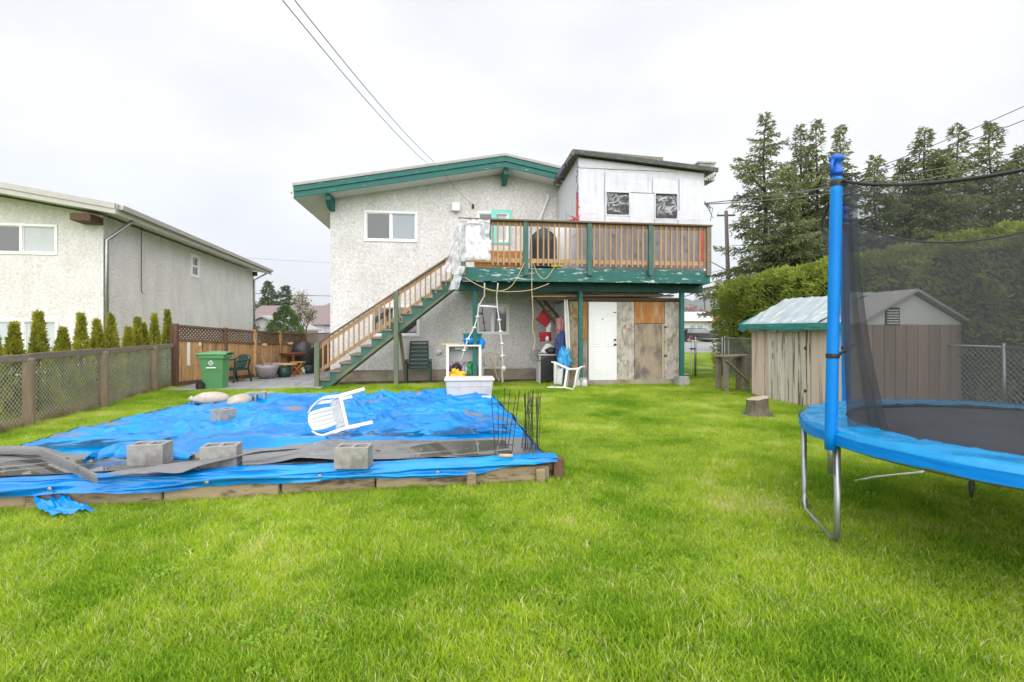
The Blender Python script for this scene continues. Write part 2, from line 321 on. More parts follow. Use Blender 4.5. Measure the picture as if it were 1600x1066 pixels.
M['bbq_cover'] = pm('black_vinyl_cover', (.02, .021, .024), (.035, .036, .04), 5, rough=.4, bump=.4, bscale=6, bdist=.04)
M['metal'] = pm('galvanised_steel', (.42, .43, .44), (.34, .35, .36), 9, rough=.38, metal=.85)
M['dark_metal'] = pm('dark_steel', (.06, .06, .065), (.09, .085, .08), 9, rough=.5, metal=.7)
M['wire'] = pm('galvanised_wire', (.62, .63, .60), (.52, .53, .50), 9, rough=.5, metal=.2)
M['cable'] = pm('power_cable', (.10, .10, .105), (.14, .14, .14), 5, rough=.6)
M['plastic_white'] = pm('white_moulded_plastic', (.78, .78, .77), (.70, .70, .69), 4, rough=.38, c3=(.56, .55, .52), c3scale=5, c3at=.66)
M['plastic_beige'] = pm('grubby_beige_plastic', (.56, .52, .46), (.46, .43, .37), 5, rough=.5)
M['plastic_green'] = pm('dark_green_plastic', (.010, .045, .035), (.015, .055, .045), 5, rough=.45)
M['bin_green'] = pm('green_bin_plastic', (.085, .25, .10), (.105, .28, .12), 4, rough=.5, c3=(.10, .24, .13), c3scale=4, c3at=.65)
M['tub'] = pm('off_white_tub_plastic', (.66, .62, .585), (.57, .535, .505), 4, rough=.45, c3=(.40, .38, .35), c3scale=4, c3at=.64)
M['tramp_blue'] = pm('bright_blue_vinyl', (.0, .19, .66), (.0, .23, .72), 4, rough=.42, spec=.25, bump=.1, bscale=9, bdist=.02)
M['tramp_teal'] = pm('sun_faded_blue_pad', (.0, .20, .50), (.01, .29, .58), 5, rough=.30, bump=.45, bscale=7, bdist=.03, rvar=.14)
M['tramp_cap'] = pm('blue_cap_plastic', (.005, .10, .50), (.01, .12, .55), 5, rough=.35)
M['mat_black'] = pm('black_jumping_mat', (.028, .028, .032), (.055, .054, .056), 3, rough=.75, bump=.1, bscale=200, c3=(.10, .095, .09), c3scale=30, c3at=.70)
M['tarp_green'] = pm('faded_green_tarp', (.30, .37, .38), (.40, .46, .47), 3, stretch=(1, 3, 1), rough=.5, bump=.3, bscale=5, bdist=.03, c3=(.52, .57, .58), c3scale=2.5, c3at=.60)
M['tarp_teal'] = pm('teal_tarp_edge', (.015, .15, .14), (.04, .22, .20), 5, rough=.45, bump=.3, bscale=8, bdist=.02)
M['shed_board'] = pm('pinkish_shed_board', (.66, .53, .46), (.55, .43, .37), 3, stretch=(4, 4, .35), rough=.8, bump=.15, rnd=.10, c3=(.23, .145, .085), c3scale=1.3, c3at=.61)
M['shed_worn'] = pm('peeling_shed_door', (.66, .62, .56), (.50, .45, .39), 3, stretch=(5, 5, .3), rough=.85, bump=.25, rnd=.08, c3=(.15, .09, .05), c3scale=1.6, c3at=.565, c3soft=.03, c3stretch=(7, 7, .4))
M['shed_brown'] = pm('brown_shed_board', (.40, .29, .24), (.32, .23, .19), 3, stretch=(4, 4, .4), rough=.8, bump=.15, rnd=.18)
M['stump'] = pm('mossy_stump_bark', (.20, .165, .12), (.10, .085, .065), 9, stretch=(3, 3, .6), rough=.9, bump=.8, bscale=20, bdist=.03, c3=(.09, .10, .045), c3scale=4, c3at=.56)
M['stump_top'] = pm('cut_wood', (.46, .39, .30), (.34, .28, .21), 12, rough=.85, bump=.2)
M['bark'] = pm('conifer_bark', (.10, .075, .055), (.06, .045, .035), 5, stretch=(2, 2, .4), rough=.9, bump=.5)
M['paving'] = pm('wet_grey_paving', (.33, .33, .345), (.25, .25, .26), 3, rough=.45, bump=.1, rvar=.2, rnd=.10, c3=(.18, .17, .16), c3scale=2, c3at=.62)
M['asphalt'] = pm('pale_wet_asphalt', (.36, .36, .37), (.30, .30, .31), 2, rough=.55, bump=.1)
M['kerb'] = pm('kerb_concrete', (.46, .45, .43), (.38, .37, .35), 3, rough=.8)
M['soil'] = pm('lawn_soil', (.14, .20, .025), (.20, .28, .03), 2.2, rough=.95, bump=.6, bscale=30, bdist=.02, c3=(.10, .075, .045), c3scale=1.0, c3at=.68, coords='Object')
M['dirt'] = pm('damp_dirt', (.10, .075, .05), (.15, .115, .075), 5, rough=.95, bump=.6, bscale=25, bdist=.02)
M['sandbag'] = pm('woven_sandbag', (.50, .44, .37), (.40, .34, .28), 5, rough=.85, bump=.3, bscale=120, bdist=.004, c3=(.30, .24, .19), c3scale=3, c3at=.62)
M['rubber'] = pm('wet_grey_membrane', (.155, .155, .16), (.20, .20, .205), 3, rough=.30, bump=.15, bscale=8, bdist=.02, rvar=.16, c3=(.13, .11, .085), c3scale=1.6, c3at=.64)
M['rope_white'] = pm('white_rope', (.74, .74, .72), (.62, .62, .60), 20, rough=.8)
M['cord_orange'] = pm('faded_orange_cord', (.60, .40, .17), (.66, .47, .24), 8, rough=.55)
M['red'] = pm('red_cloth', (.42, .025, .03), (.30, .015, .02), 6, rough=.7, bump=.3)
M['red_tape'] = pm('red_tape', (.62, .12, .09), (.5, .07, .06), 6, rough=.6)
M['navy'] = pm('denim_blue_cloth', (.045, .07, .21), (.07, .10, .28), 6, rough=.85, bump=.3)
M['pink'] = pm('pink_cloth', (.55, .26, .26), (.48, .2, .2), 6, rough=.8, bump=.3)
M['bag_blue'] = pm('light_blue_bag', (.03, .30, .62), (.06, .40, .72), 6, rough=.5, bump=.5, bscale=9, bdist=.03)
M['purple'] = pm('purple_toy', (.16, .03, .22), (.2, .05, .3), 6, rough=.5)
M['yellow'] = pm('yellow_plastic', (.70, .42, .02), (.75, .50, .04), 6, rough=.5)
M['yellow_box'] = pm('yellow_carton', (.68, .55, .06), (.6, .47, .05), 6, rough=.6)
M['grass_toy'] = pm('green_toy', (.05, .26, .08), (.06, .32, .1), 6, rough=.5)
M['teal_bin'] = pm('teal_plastic_basket', (.015, .17, .18), (.02, .2, .21), 6, rough=.45)
M['lettering_red'] = pm('red_print', (.50, .05, .06), None, rough=.6)
M['lettering_white'] = pm('white_print', (.80, .82, .80), None, rough=.6)
M['orange_osb'] = osb('orange_strand_board', (.58, .28, .10), (.40, .17, .06), (.50, .27, .12), 22)
M['pot_grey'] = pm('glazed_grey_pot', (.36, .33, .33), (.24, .22, .22), 3, rough=.4, c3=(.06, .055, .06), c3scale=2, c3at=.6)
M['teak'] = pm('red_brown_teak', (.27, .10, .045), (.19, .065, .03), 5, stretch=(1, 4, 4), rough=.6, rnd=.12)
M['mauve_roof'] = pm('mauve_shingle', (.25, .19, .185), (.20, .15, .15), 4, rough=.9)
M['siding_grey'] = pm('grey_siding', (.46, .47, .45), (.41, .42, .40), 3, rough=.8)
M['siding_white'] = pm('white_siding', (.76, .76, .75), (.70, .70, .69), 3, rough=.8)
M['roof_orange'] = pm('orange_brown_shingle', (.42, .19, .11), (.33, .15, .09), 4, rough=.9)
M['roof_pale'] = pm('pale_shingle', (.55, .56, .58), (.48, .49, .51), 4, rough=.9)
M['car_paint'] = pm('dark_car_paint', (.012, .014, .017), (.016, .018, .022), 4, rough=.18, spec=.8)
M['tyre'] = pm('tyre_rubber', (.018, .018, .018), (.03, .03, .03), 8, rough=.85)
M['pole_wood'] = pm('utility_pole_wood', (.17, .145, .12), (.12, .10, .085), 5, stretch=(3, 3, .3), rough=.9, bump=.3)
M['bulb_blue'] = pm('blue_bulb', (.02, .07, .42), (.03, .1, .5), 8, rough=.3)
M['bulb_red'] = pm('red_bulb', (.55, .05, .05), (.6, .1, .08), 8, rough=.3)
M['fascia_worn'] = pm('worn_dark_roof_edge', (.045, .075, .068), (.10, .10, .085), 7, stretch=(1, 3, 3), rough=.8, bump=.3, c3=(.16, .20, .19), c3scale=6, c3at=.6)
M['trim_cream'] = pm('weathered_grey_trim', (.52, .49, .47), (.43, .41, .39), 4, stretch=(1, 3, 3), rough=.8)
M['leaf_cedar'] = leafy('young_cedar_foliage', (.17, .19, .025), (.52, .51, .07), 3.0, c3=(.66, .50, .16), tl=.5)
M['leaf_hedge'] = leafy('cedar_hedge_foliage', (.13, .18, .032), (.42, .50, .085), 1.4, c3=(.60, .60, .18), tl=.45)
M['leaf_fir'] = leafy('fir_foliage', (.09, .12, .058), (.28, .32, .14), .5, c3=(.38, .40, .18), tl=.45)
M['leaf_fir_far'] = leafy('far_fir_foliage', (.08, .11, .07), (.19, .235, .14), .5, tl=.3)
M['leaf_bush'] = leafy('bush_foliage', (.075, .135, .055), (.20, .29, .11), .9, c3=(.34, .37, .15), tl=.35)
M['leaf_dry'] = leafy('dry_grass', (.16, .15, .05), (.40, .32, .18), 2.5, tl=.25)
M['leaf_weed'] = leafy('weed_leaves', (.20, .40, .03), (.50, .68, .10), 3.0, c3=(.62, .72, .30), tl=.5)
M['leaf_grass'] = leafy('lawn_grass', (.14, .33, .020), (.55, .70, .046), .75, c3=(.74, .71, .34), tl=.5, span=(-.32, .78))
M['blossom'] = leafy('pink_blossom', (.30, .19, .18), (.48, .33, .33), .6, tl=.2)
M['twig'] = pm('bare_twig', (.17, .125, .10), (.12, .09, .07), 6, rough=.9)
M['mountain'] = pm('forested_mountain', (.045, .070, .045), (.07, .095, .06), .004, rough=1.0)
# ================================================================== SETTING
HF = Frame(0.0, 14.9, 7.5)                       # our house: a along the rear wall, b away from the camera
NF = Frame(-12.2, 14.9, 11.5)                    # the neighbour's house
BED = [(-5.25, 3.95), (.36, 4.94), (-.45, 9.75), (-5.5, 9.1)]     # covered timber bed, plan corners FL FR BR BL
def bedp(s, t):
    fl, fr, br, bl = [Vector(q) for q in BED]
    return (fl * (1 - s) + fr * s) * (1 - t) + (bl * (1 - s) + br * s) * t
mb = MB(); S = 9000.0
mb.add([(-S, -300, 0), (S, -300, 0), (S, S, 0), (-S, S, 0)], [(0, 1, 2, 3)])
tag(mb.build('ground', M['soil']), kind='structure')

# paved path left of the house, laid in slabs, and the damp strip of dirt along the foundation
pv = bpy.data.objects.new('paved_path', None); col.objects.link(pv); tag(pv, kind='structure')
a_l = HF.a(372, -1.0); slab = MB().box(-.445, .445, -.295, .295, 0, .045).build('paving_slab', M['paving'], pv, bevel=.006)
first = True
MB().add([HF.w(-8.4, -1.85, .004), HF.w(-5.05, -1.85, .004), HF.w(-5.05, 9, .004), HF.w(-9.5, 9, .004)], [(0, 1, 2, 3)]).build('joint_sand', M['dirt'], pv)
for i in range(4):
    for j in range(16):
        c = HF.w(-5.5 - i * .9 + (.1 if j % 2 else 0), -1.5 + j * .6, .006 + random.random() * .006)
        if c.x < -8.3 + (c.y - 13) * .28 or c.x < -8.4: continue
        r = (random.uniform(-.006, .006), random.uniform(-.006, .006), R(7.5) + random.uniform(-.01, .01))
        if first: slab.location = c; slab.rotation_euler = r; first = False
        else: share('paving_slab', slab, pv, c, r)
mb = MB()
mb.grid(lambda u, v: HF.w(-5.0 + u * 10.0, -1.15 + v * 1.15 + (.10 * nz3(u * 30, 3) if v < .3 else 0), .012 + .02 * nz3(u * 40, v * 6)), 60, 6)
tag(mb.build('dirt_strip', M['dirt'], smooth=True), kind='structure')

# the street beyond the side gate
mb = MB(); mb.add([(-40, 33, .012), (140, 30, .012), (140, 52, .012), (-40, 55, .012)], [(0, 1, 2, 3)])
tag(mb.build('road', M['asphalt']), kind='structure')
for nm, y0, y1 in (('kerb', 32.8, 29.8), ('kerb', 55.0, 52.0)):
    mb = MB(); mb.bar((-40, y0, .06), (140, y1, .06), .2, .12); tag(mb.build(nm, M['kerb'], bevel=.02), kind='structure')

# mountains beyond the valley
mb = MB()
def mnt(u, v):
    x = -2500 + u * 8200; y = 5200 + v * 2600
    rid = 380 + 420 * abs(nz3(u * 3.3 + 5, 1)) + 130 * fbm(u * 14, v * 3, 7)
    h = rid * math.sin(math.pi * min(1, v * 1.0)) if v < .5 else rid
    return (x, y, -20 + max(0, h) * (1 if v > .02 else 0))
mb.grid(mnt, 130, 14); tag(mb.build('mountain', M['mountain'], smooth=True), kind='structure')

# ------------------------------------------------------------------ lawn grass: three tuft patches set out by the thousand
def in_poly(x, y, q):
    ins = False; n = len(q); j = n - 1
    for i in range(n):
        if (q[i][1] > y) != (q[j][1] > y) and x < (q[j][0] - q[i][0]) * (y - q[i][1]) / (q[j][1] - q[i][1]) + q[i][0]: ins = not ins
        j = i
    return ins
HOUSE_Q = [HF.w(-5.4, -1.1)[:2], HF.w(1.15, -1.1)[:2], HF.w(1.15, -2.05)[:2], HF.w(4.2, -2.05)[:2], HF.w(4.2, .0)[:2], HF.w(4.7, 0)[:2], HF.w(4.7, 12.4)[:2], HF.w(-5.4, 12.4)[:2]]
PATH_Q = [HF.w(-9.6, -1.95)[:2], HF.w(-5.0, -1.95)[:2], HF.w(-5.0, 9)[:2], HF.w(-9.6, 9)[:2]]
SHED_Q = [(5.36, 11.2), (5.65, 8.08), (7.42, 8.25), (7.15, 11.35)]
def lawn_ok(x, y):
    if in_poly(x, y, BED) or in_poly(x, y, HOUSE_Q) or in_poly(x, y, PATH_Q) or in_poly(x, y, SHED_Q): return False
    return True
def blades(n, size, hmin, hmax, w, rng):
    x = (rng.random(n) - .5) * size; y = (rng.random(n) - .5) * size
    cl = np.array([mnoise.noise(Vector((a * 9, b * 9, n * .01))) for a, b in zip(x, y)])
    h = (hmin + (hmax - hmin) * rng.random(n) ** 1.4) * (1 + .45 * cl)
    th = rng.random(n) * 2 * math.pi; ln = h * (.15 + .75 * rng.random(n)); ww = w * (.6 + .8 * rng.random(n)); fa = rng.random(n) * math.pi * 2
    dx, dy = np.cos(th), np.sin(th); sx, sy = np.cos(fa) * ww / 2, np.sin(fa) * ww / 2
    z0 = np.full(n, -.004)
    v0 = np.stack([x - sx, y - sy, z0], 1); v1 = np.stack([x + sx, y + sy, z0], 1)
    mx_, my_ = x + dx * ln * .35, y + dy * ln * .35
    v2 = np.stack([mx_ + sx * .8, my_ + sy * .8, h * .62], 1); v3 = np.stack([mx_ - sx * .8, my_ - sy * .8, h * .62], 1)
    v4 = np.stack([x + dx * ln, y + dy * ln, h], 1)
    V = np.stack([v0, v1, v2, v3, v4], 1).reshape(-1, 3)
    b = np.arange(n) * 5
    Fq = np.concatenate([np.stack([b, b + 1, b + 2], 1), np.stack([b, b + 2, b + 3], 1), np.stack([b + 3, b + 2, b + 4], 1)])
    t = np.clip(rng.random(n) * .8 + cl * .5 + .1, 0, 1); t = np.where(rng.random(n) < .11, 1.6, t)
    return V, Fq, np.repeat(t, 5)
def scatter_object(name, patches, pts, mat, kind='stuff', label=None, cat=None):
    """one object: the patch meshes and loose anchor points; geometry nodes set the patches out on the points"""
    Vs, Fs, ts, ks, rz, sc = [], [], [], [], [], []; base = 0
    for k, (V, Fq, t) in enumerate(patches):
        Vs.append(V); Fs.append(Fq + base); base += len(V); ts.append(t); ks.append(np.full(len(V), k)); rz.append(np.zeros(len(V))); sc.append(np.zeros(len(V)))
    pp = np.array([p[:3] for p in pts]); n = len(pp)
    Vs.append(pp); ts.append(np.zeros(n)); ks.append(np.array([100 + p[3] for p in pts])); rz.append(np.array([p[4] for p in pts])); sc.append(np.array([p[5] for p in pts]))
    cat_ = lambda L: np.concatenate(L)
    o = np_mesh(name, cat_(Vs), cat_(Fs), mat, attrs={'tint': ('FLOAT', cat_(ts).astype(np.float32)), 'part': ('INT', cat_(ks).astype(np.int32)),
                'turn': ('FLOAT', cat_(rz).astype(np.float32)), 'size': ('FLOAT', cat_(sc).astype(np.float32))})
    ng = bpy.data.node_groups.new(name, 'GeometryNodeTree')
    ng.interface.new_socket('Geometry', in_out='INPUT', socket_type='NodeSocketGeometry'); ng.interface.new_socket('Geometry', in_out='OUTPUT', socket_type='NodeSocketGeometry')
    N, L = ng.nodes, ng.links; gi = N.new('NodeGroupInput'); go = N.new('NodeGroupOutput'); jn = N.new('GeometryNodeJoinGeometry')
    def named(a, ty):
        q = N.new('GeometryNodeInputNamedAttribute'); q.data_type = ty; q.inputs['Name'].default_value = a; return q.outputs['Attribute']
    for k in range(len(patches)):
        seps = []
        for val in (k, 100 + k):
            cp = N.new('FunctionNodeCompare'); cp.data_type = 'INT'; cp.operation = 'EQUAL'; L.new(named('part', 'INT'), cp.inputs[2]); cp.inputs[3].default_value = val
            sp = N.new('GeometryNodeSeparateGeometry'); sp.domain = 'POINT'; L.new(gi.outputs[0], sp.inputs[0]); L.new(cp.outputs[0], sp.inputs['Selection']); seps.append(sp)
        ip = N.new('GeometryNodeInstanceOnPoints'); L.new(seps[1].outputs[0], ip.inputs['Points']); L.new(seps[0].outputs[0], ip.inputs['Instance'])
        cx = N.new('ShaderNodeCombineXYZ'); L.new(named('turn', 'FLOAT'), cx.inputs['Z']); L.new(cx.outputs[0], ip.inputs['Rotation'])
        L.new(named('size', 'FLOAT'), ip.inputs['Scale']); L.new(ip.outputs[0], jn.inputs[0])
    L.new(jn.outputs[0], go.inputs[0])
    md = o.modifiers.new('set out', 'NODES'); md.node_group = ng
    return tag(o, label, cat, kind=kind)
gp = [blades(2500, .46, .020, .056, .0046, np.random.default_rng(k)) for k in range(3)] + [blades(2600, .44, .03, .085, .005, np.random.default_rng(9))]
pts = []
for iy in range(int(.8 / .3), int(31 / .3)):
    y = iy * .3
    x0, x1 = -1.06 * y - .6, 1.06 * y + .6
    if y < 16: x0, x1 = max(x0, -8.9), min(x1, 8.2)
    else: x0, x1 = max(x0, 4.4), min(x1, 16)
    st = .3
    for ix in range(int(x0 / st) - 1, int(x1 / st) + 2):
        x = ix * st + random.uniform(-.1, .1); yy = y + random.uniform(-.1, .1)
        if not lawn_ok(x, yy): continue
        d = nz3(x * .55, yy * .55, 3.3); k = random.randrange(3); s = .95 + .25 * (d + .5) + random.uniform(-.05, .15)
        if d > .33 and random.random() < .4: k = 3
        pts.append((x, yy, 0, k, random.uniform(0, 6.28), max(.95, s)))
# longer tufts against the timber bed, the fence and the shed
def along(A, B, n, w, s0=.8, s1=1.4, k=3):
    for i in range(n):
        u = random.random(); pts.append((A[0] + (B[0] - A[0]) * u + random.uniform(-w, w), A[1] + (B[1] - A[1]) * u + random.uniform(-w, w), 0, k, random.uniform(0, 6.28), random.uniform(s0, s1)))
along((-3.6, 4.03), (.3, 4.74), 16, .03, .5, .85); along((.52, 4.9), (-.3, 9.7), 26, .05); along((-7.0, 7.0), (-8.5, 12.4), 26, .12, .8, 1.3)
along((5.28, 11.2), (5.55, 8.1), 12, .05)
scatter_object('grass', gp, pts, M['leaf_grass'], label='bright green lawn grass filling the back yard', cat='grass')

# broad-leaved weeds and clover here and there in the lawn, and dry stalks under the left fence
def rosettes(n, size, lmin, lmax, rng, up=.35):
    V = []; Fq = []; t = []
    for i in range(n):
        cx, cy = (rng.random(2) - .5) * size
        for k in range(int(rng.integers(5, 9))):
            a = rng.random() * 6.28; L = lmin + (lmax - lmin) * rng.random(); w = L * .34; dx, dy = math.cos(a), math.sin(a); b = len(V); z = L * up * (.5 + rng.random())
            V += [(cx, cy, .01), (cx + dx * L * .5 - dy * w / 2, cy + dy * L * .5 + dx * w / 2, .02 + z), (cx + dx * L, cy + dy * L, .02 + z * .8), (cx + dx * L * .5 + dy * w / 2, cy + dy * L * .5 - dx * w / 2, .02 + z)]
            Fq += [(b, b + 3, b + 2), (b, b + 2, b + 1)]; t += [rng.random()] * 4
    return np.array(V), np.array(Fq), np.array(t)
wp = [rosettes(9, .22, .05, .10, np.random.default_rng(1), .8), rosettes(16, .3, .04, .08, np.random.default_rng(2), 1.0)]
pts = []
def weeds(px, py, n, spread, s0=.2, s1=.38):
    c = G(px, py)
    for i in range(n):
        x, y = c.x + random.gauss(0, spread), c.y + random.gauss(0, spread)
        if lawn_ok(x, y): pts.append((x, y, 0, random.randrange(2), random.uniform(0, 6.28), random.uniform(s0, s1)))
for a in ((860, 765, 9, .12), (770, 770, 6, .15), (640, 782, 8, .2), (230, 635, 14, .35), (270, 622, 16, .35), (60, 700, 8, .3), (1130, 650, 6, .3), (900, 700, 5, .3), (300, 850, 5, .3), (660, 830, 7, .3),
          (640, 604, 10, .12), (1130, 1000, 6, .1), (1390, 1030, 5, .15), (430, 850, 7, .3), (940, 606, 5, .1), (180, 660, 8, .25), (30, 800, 6, .15), (1215, 860, 4, .2)): weeds(*a)
for i in range(2000):
    y_ = 1.3 + 11.5 * random.random() ** 1.3; x_ = random.uniform(-1.05, 1.05) * y_
    if nz3(x_ * 1.3 + 7, y_ * 1.3, 1.5) > .30 and lawn_ok(x_, y_) and -8.3 < x_ < 6.8: pts.append((x_, y_, .012, random.randrange(2), random.uniform(0, 6.28), random.uniform(.2, .36)))
scatter_object('weeds', wp, pts, M['leaf_weed'], label='broad leaved weeds and clover growing in the lawn', cat='weeds')
dp = [blades(170, .3, .12, .42, .006, np.random.default_rng(21))]
pts = []
for i in range(150):
    u = random.random(); x = -6.9 - 1.75 * u + random.uniform(-.14, .1) - .1; y = 6.2 + 6.6 * u
    pts.append((x, y, 0, 0, random.uniform(0, 6.28), random.uniform(.4, .75)))
scatter_object('dry_grass', dp, pts, M['leaf_dry'], label='dry straw coloured grass along the foot of the left fence', cat='grass')

# ================================================================== OUR HOUSE
def wall_grid(mb, x0, x1, z0, z1, b0, b1, holes, swap=False):
    """a wall slab with real openings; holes = (x0,x1,z0,z1)"""
    xs = sorted({x0, x1, *[h[0] for h in holes], *[h[1] for h in holes]}); zs = sorted({z0, z1, *[h[2] for h in holes], *[h[3] for h in holes]})
    for i in range(len(xs) - 1):
        run = None
        for j in range(len(zs) - 1):
            cx, cz = (xs[i] + xs[i + 1]) / 2, (zs[j] + zs[j + 1]) / 2
            hole = any(h[0] < cx < h[1] and h[2] < cz < h[3] for h in holes)
            if not hole:
                if run is None: run = zs[j]
                end = zs[j + 1]
            if run is not None and (hole or j == len(zs) - 2):
                if swap: mb.box(b0, b1, xs[i], xs[i + 1], run, zs[j] if hole else end)
                else: mb.box(xs[i], xs[i + 1], b0, b1, run, zs[j] if hole else end)
                run = None
def window(parent, x0, x1, z0, z1, b, frame_mat, panes, trim=.07, split=.5, proud=.03, swap=False, horiz=False, label=None):
    """sliding window set in an opening: frame > two panes and what hangs behind them"""
    T = (lambda x, y, z: (y, x, z)) if swap else (lambda x, y, z: (x, y, z))
    def bx(m, xa, xb, ya, yb, za, zb):
        p, q = T(xa, ya, za), T(xb, yb, zb); m.box(p[0], q[0], p[1], q[1], p[2], q[2])
    m = MB(); sg = -1 if not swap else 1; f0, f1 = b + sg * proud, b - sg * .06
    bx(m, x0, x1, f0, f1, z0, z0 + trim); bx(m, x0, x1, f0, f1, z1 - trim, z1); bx(m, x0, x0 + trim, f0, f1, z0 + trim, z1 - trim); bx(m, x1 - trim, x1, f0, f1, z0 + trim, z1 - trim)
    fr = m.build('window', frame_mat, parent, bevel=.006)
    if label: fr['label'] = label
    ix0, ix1, iz0, iz1 = x0 + trim, x1 - trim, z0 + trim, z1 - trim
    if horiz: s = iz0 + (iz1 - iz0) * split; m = MB(); bx(m, ix0, ix1, b + sg * .012, b - sg * .05, s - .025, s + .025); m.build('mullion', frame_mat, fr); cells = [(ix0, ix1, iz0, s - .025), (ix0, ix1, s + .025, iz1)]
    else: s = ix0 + (ix1 - ix0) * split; m = MB(); bx(m, s - .028, s + .028, b + sg * .012, b - sg * .05, iz0, iz1); m.build('mullion', frame_mat, fr); cells = [(ix0, s - .028, iz0, iz1), (s + .028, ix1, iz0, iz1)]
    for k, (xa, xb, za, zb) in enumerate(cells):
        m = MB(); bx(m, xa, xb, b - sg * (.020 + .018 * k), b - sg * (.026 + .018 * k), za, zb); m.build('pane', M[panes[k]], fr)
        e = .022; m = MB()
        for q in ((xa, xa + e, za, zb), (xb - e, xb, za, zb), (xa + e, xb - e, za, za + e), (xa + e, xb - e, zb - e, zb)): bx(m, q[0], q[1], b - sg * (.004 + .014 * k), b - sg * (.0195 + .018 * k), q[2], q[3])
        m.build('sash', frame_mat, fr)
    return fr
house = thing('house', 'two storey grey stucco house with shallow gable roof and teal fascia', 'house', (HF.ox, HF.oy, 0), HF.t)
aL, aPk = HF.a(516, 0), HF.a(789, -.7); aR = 2 * aPk - aL
zPk, zEl, aEl = HF.z(789, 242, -.7), HF.z(459, 289, -.7), HF.a(459, -.7)
slope = (zPk - zEl) / (aPk - aEl)
def ztop(a): return zPk - slope * abs(a - aPk)
W = {}
W['up1'] = (HF.a(569, 0), HF.a(652.5, 0), HF.z(610, 378, 0), HF.z(610, 330, 0))
W['up2'] = (HF.a(745, 0), HF.a(796, 0), HF.z(770, 380, 0), HF.z(770, 331, 0))
W['lo1'] = (HF.a(577, 0), HF.a(656, 0), HF.z(620, 526, 0), HF.z(620, 477, 0))
W['lo2'] = (HF.a(744, 0), HF.a(796, 0), HF.z(770, 523, 0), HF.z(770, 474, 0))
zFo = HF.z(640, 578, 0)
mb = MB(); wall_grid(mb, aL, aR, zFo, 5.2, 0, .2, list(W.values()))
zwt = lambda a: ztop(a) - .33
mb.prism([(aL, 5.2), (aR, 5.2), (aR, zwt(aR)), (aPk, zwt(aPk)), (aL, zwt(aL))], lambda p, k: (p[0], .2 * k, p[1]))
mb.box(aL, aL + .2, .2, 12, zFo, zwt(aL)); mb.box(aR - .2, aR, .2, 12, zFo, zwt(aR)); mb.box(aL + .2, aR - .2, 11.8, 12, zFo, 5.2)
mb.prism([(aL + .2, 5.2), (aR - .2, 5.2), (aR - .2, zwt(aR) - .05), (aPk, zwt(aPk)), (aL + .2, zwt(aL) - .05)], lambda p, k: (p[0], 11.8 + .2 * k, p[1]))
mb.build('wall', M['stucco'], house)
MB().box(aL + .03, aR - .03, .03, 11.97, -.1, zFo).build('foundation', M['foundation'], house)
mb = MB(); mb.box(aL + .2, aR - .2, 1.6, 1.7, zFo, 5.2); mb.build('room_partition', M['blind'], house)
window(house, *W['up1'], 0, M['vinyl'], ('glass_dark', 'glass_blue'))
window(house, *W['up2'], 0, M['vinyl'], ('glass_dark', 'blind'))
window(house, *W['lo1'], 0, M['vinyl'], ('glass_dark', 'glass_dark'))
window(house, *W['lo2'], 0, M['vinyl'], ('glass_dark', 'glass_dark'))
# turquoise tape round the right half of the deck window
x0, x1, z0, z1 = W['up2']; xm = (x0 + x1) / 2; m = MB(); y0, y1 = -.036, -.031
m.box(xm - .06, x1 + .06, y0, y1, z1 - .04, z1 + .06); m.box(x1 - .03, x1 + .06, y0, y1, z0 - .02, z1 - .04); m.box(xm - .06, xm + .1, y0, y1, z0 - .02, z1 - .04); m.box(xm + .1, x1 - .03, y0, y1, z0 - .02, z0 + .04)
m.build('window_tape', M['teal_film'], house)
# roof: slab, two stacked fascia boards on the rake, metal edge, soffit, side fascia, beam ends
b0, b1 = -.7, 12.6; aEr = 2 * aPk - aEl
def roofpts(o0, o1): return [(aEl, ztop(aEl) + o0), (aPk, zPk + o0), (aEr, ztop(aEr) + o0), (aEr, ztop(aEr) + o1), (aPk, zPk + o1), (aEl, ztop(aEl) + o1)]
roof = MB().prism(roofpts(-.06, .0), lambda p, k: (p[0], b0 + .03 + k * (b1 - b0), p[1])).build('roof', M['roof_felt'], house)
MB().prism(roofpts(-.33, -.075), lambda p, k: (p[0], b0 + .06 + k * (b1 - b0 - .1), p[1])).build('soffit', M['soffit'], roof)
for s in (-1, 1):
    e = aEl if s < 0 else aEr
    for (o0, o1, bb, nm) in ((-.19, -.045, b0 - .035, 'fascia_board'), (-.345, -.197, b0 - .005, 'fascia_board')):
        pts_ = [(aPk, zPk + o0), (aPk, zPk + o1), (e, ztop(e) + o1), (e, ztop(e) + o0)]
        MB().prism(pts_, lambda p, k, bb=bb: (p[0], bb + k * .04, p[1])).build(nm, M['teal'], roof, bevel=.004)
    MB().prism([(aPk, zPk - .04), (aPk, zPk + .03), (e - .02 * -s, ztop(e) + .03), (e - .02 * -s, ztop(e) - .04)], lambda p, k: (p[0], b0 - .06 + k * .1, p[1])).build('metal_edge', M['roof_felt'], roof)
    MB().box(e + s * .005, e + s * .045, b0 + .04, b1, ztop(e) - .33, ztop(e) - .0).build('side_fascia', M['soffit'], roof)
    MB().tube([(e + s * .1, b0 + .1, ztop(e) - .12), (e + s * .1, b1 - .1, ztop(e) - .14)], .06, 8).build('gutter', M['soffit'], roof)
for px in (516, 789): 
    a = HF.a(px, -.3); 
    zt = ztop(a) - .34
    MB().prism([(-.58, zt), (.05, zt), (.05, zt - .34), (-.30, zt - .34), (-.58, zt - .16)], lambda p, k, a=a: (a - .07 + .14 * k, p[0], p[1])).build('beam_end', M['teal'], house, bevel=.006)
MB().box(HF.a(706, 0), HF.a(718.5, 0), -.16, 0, HF.z(712, 331, 0), HF.z(712, 318, 0)).build('vent_hood', M['white_paint'], house, bevel=.01)
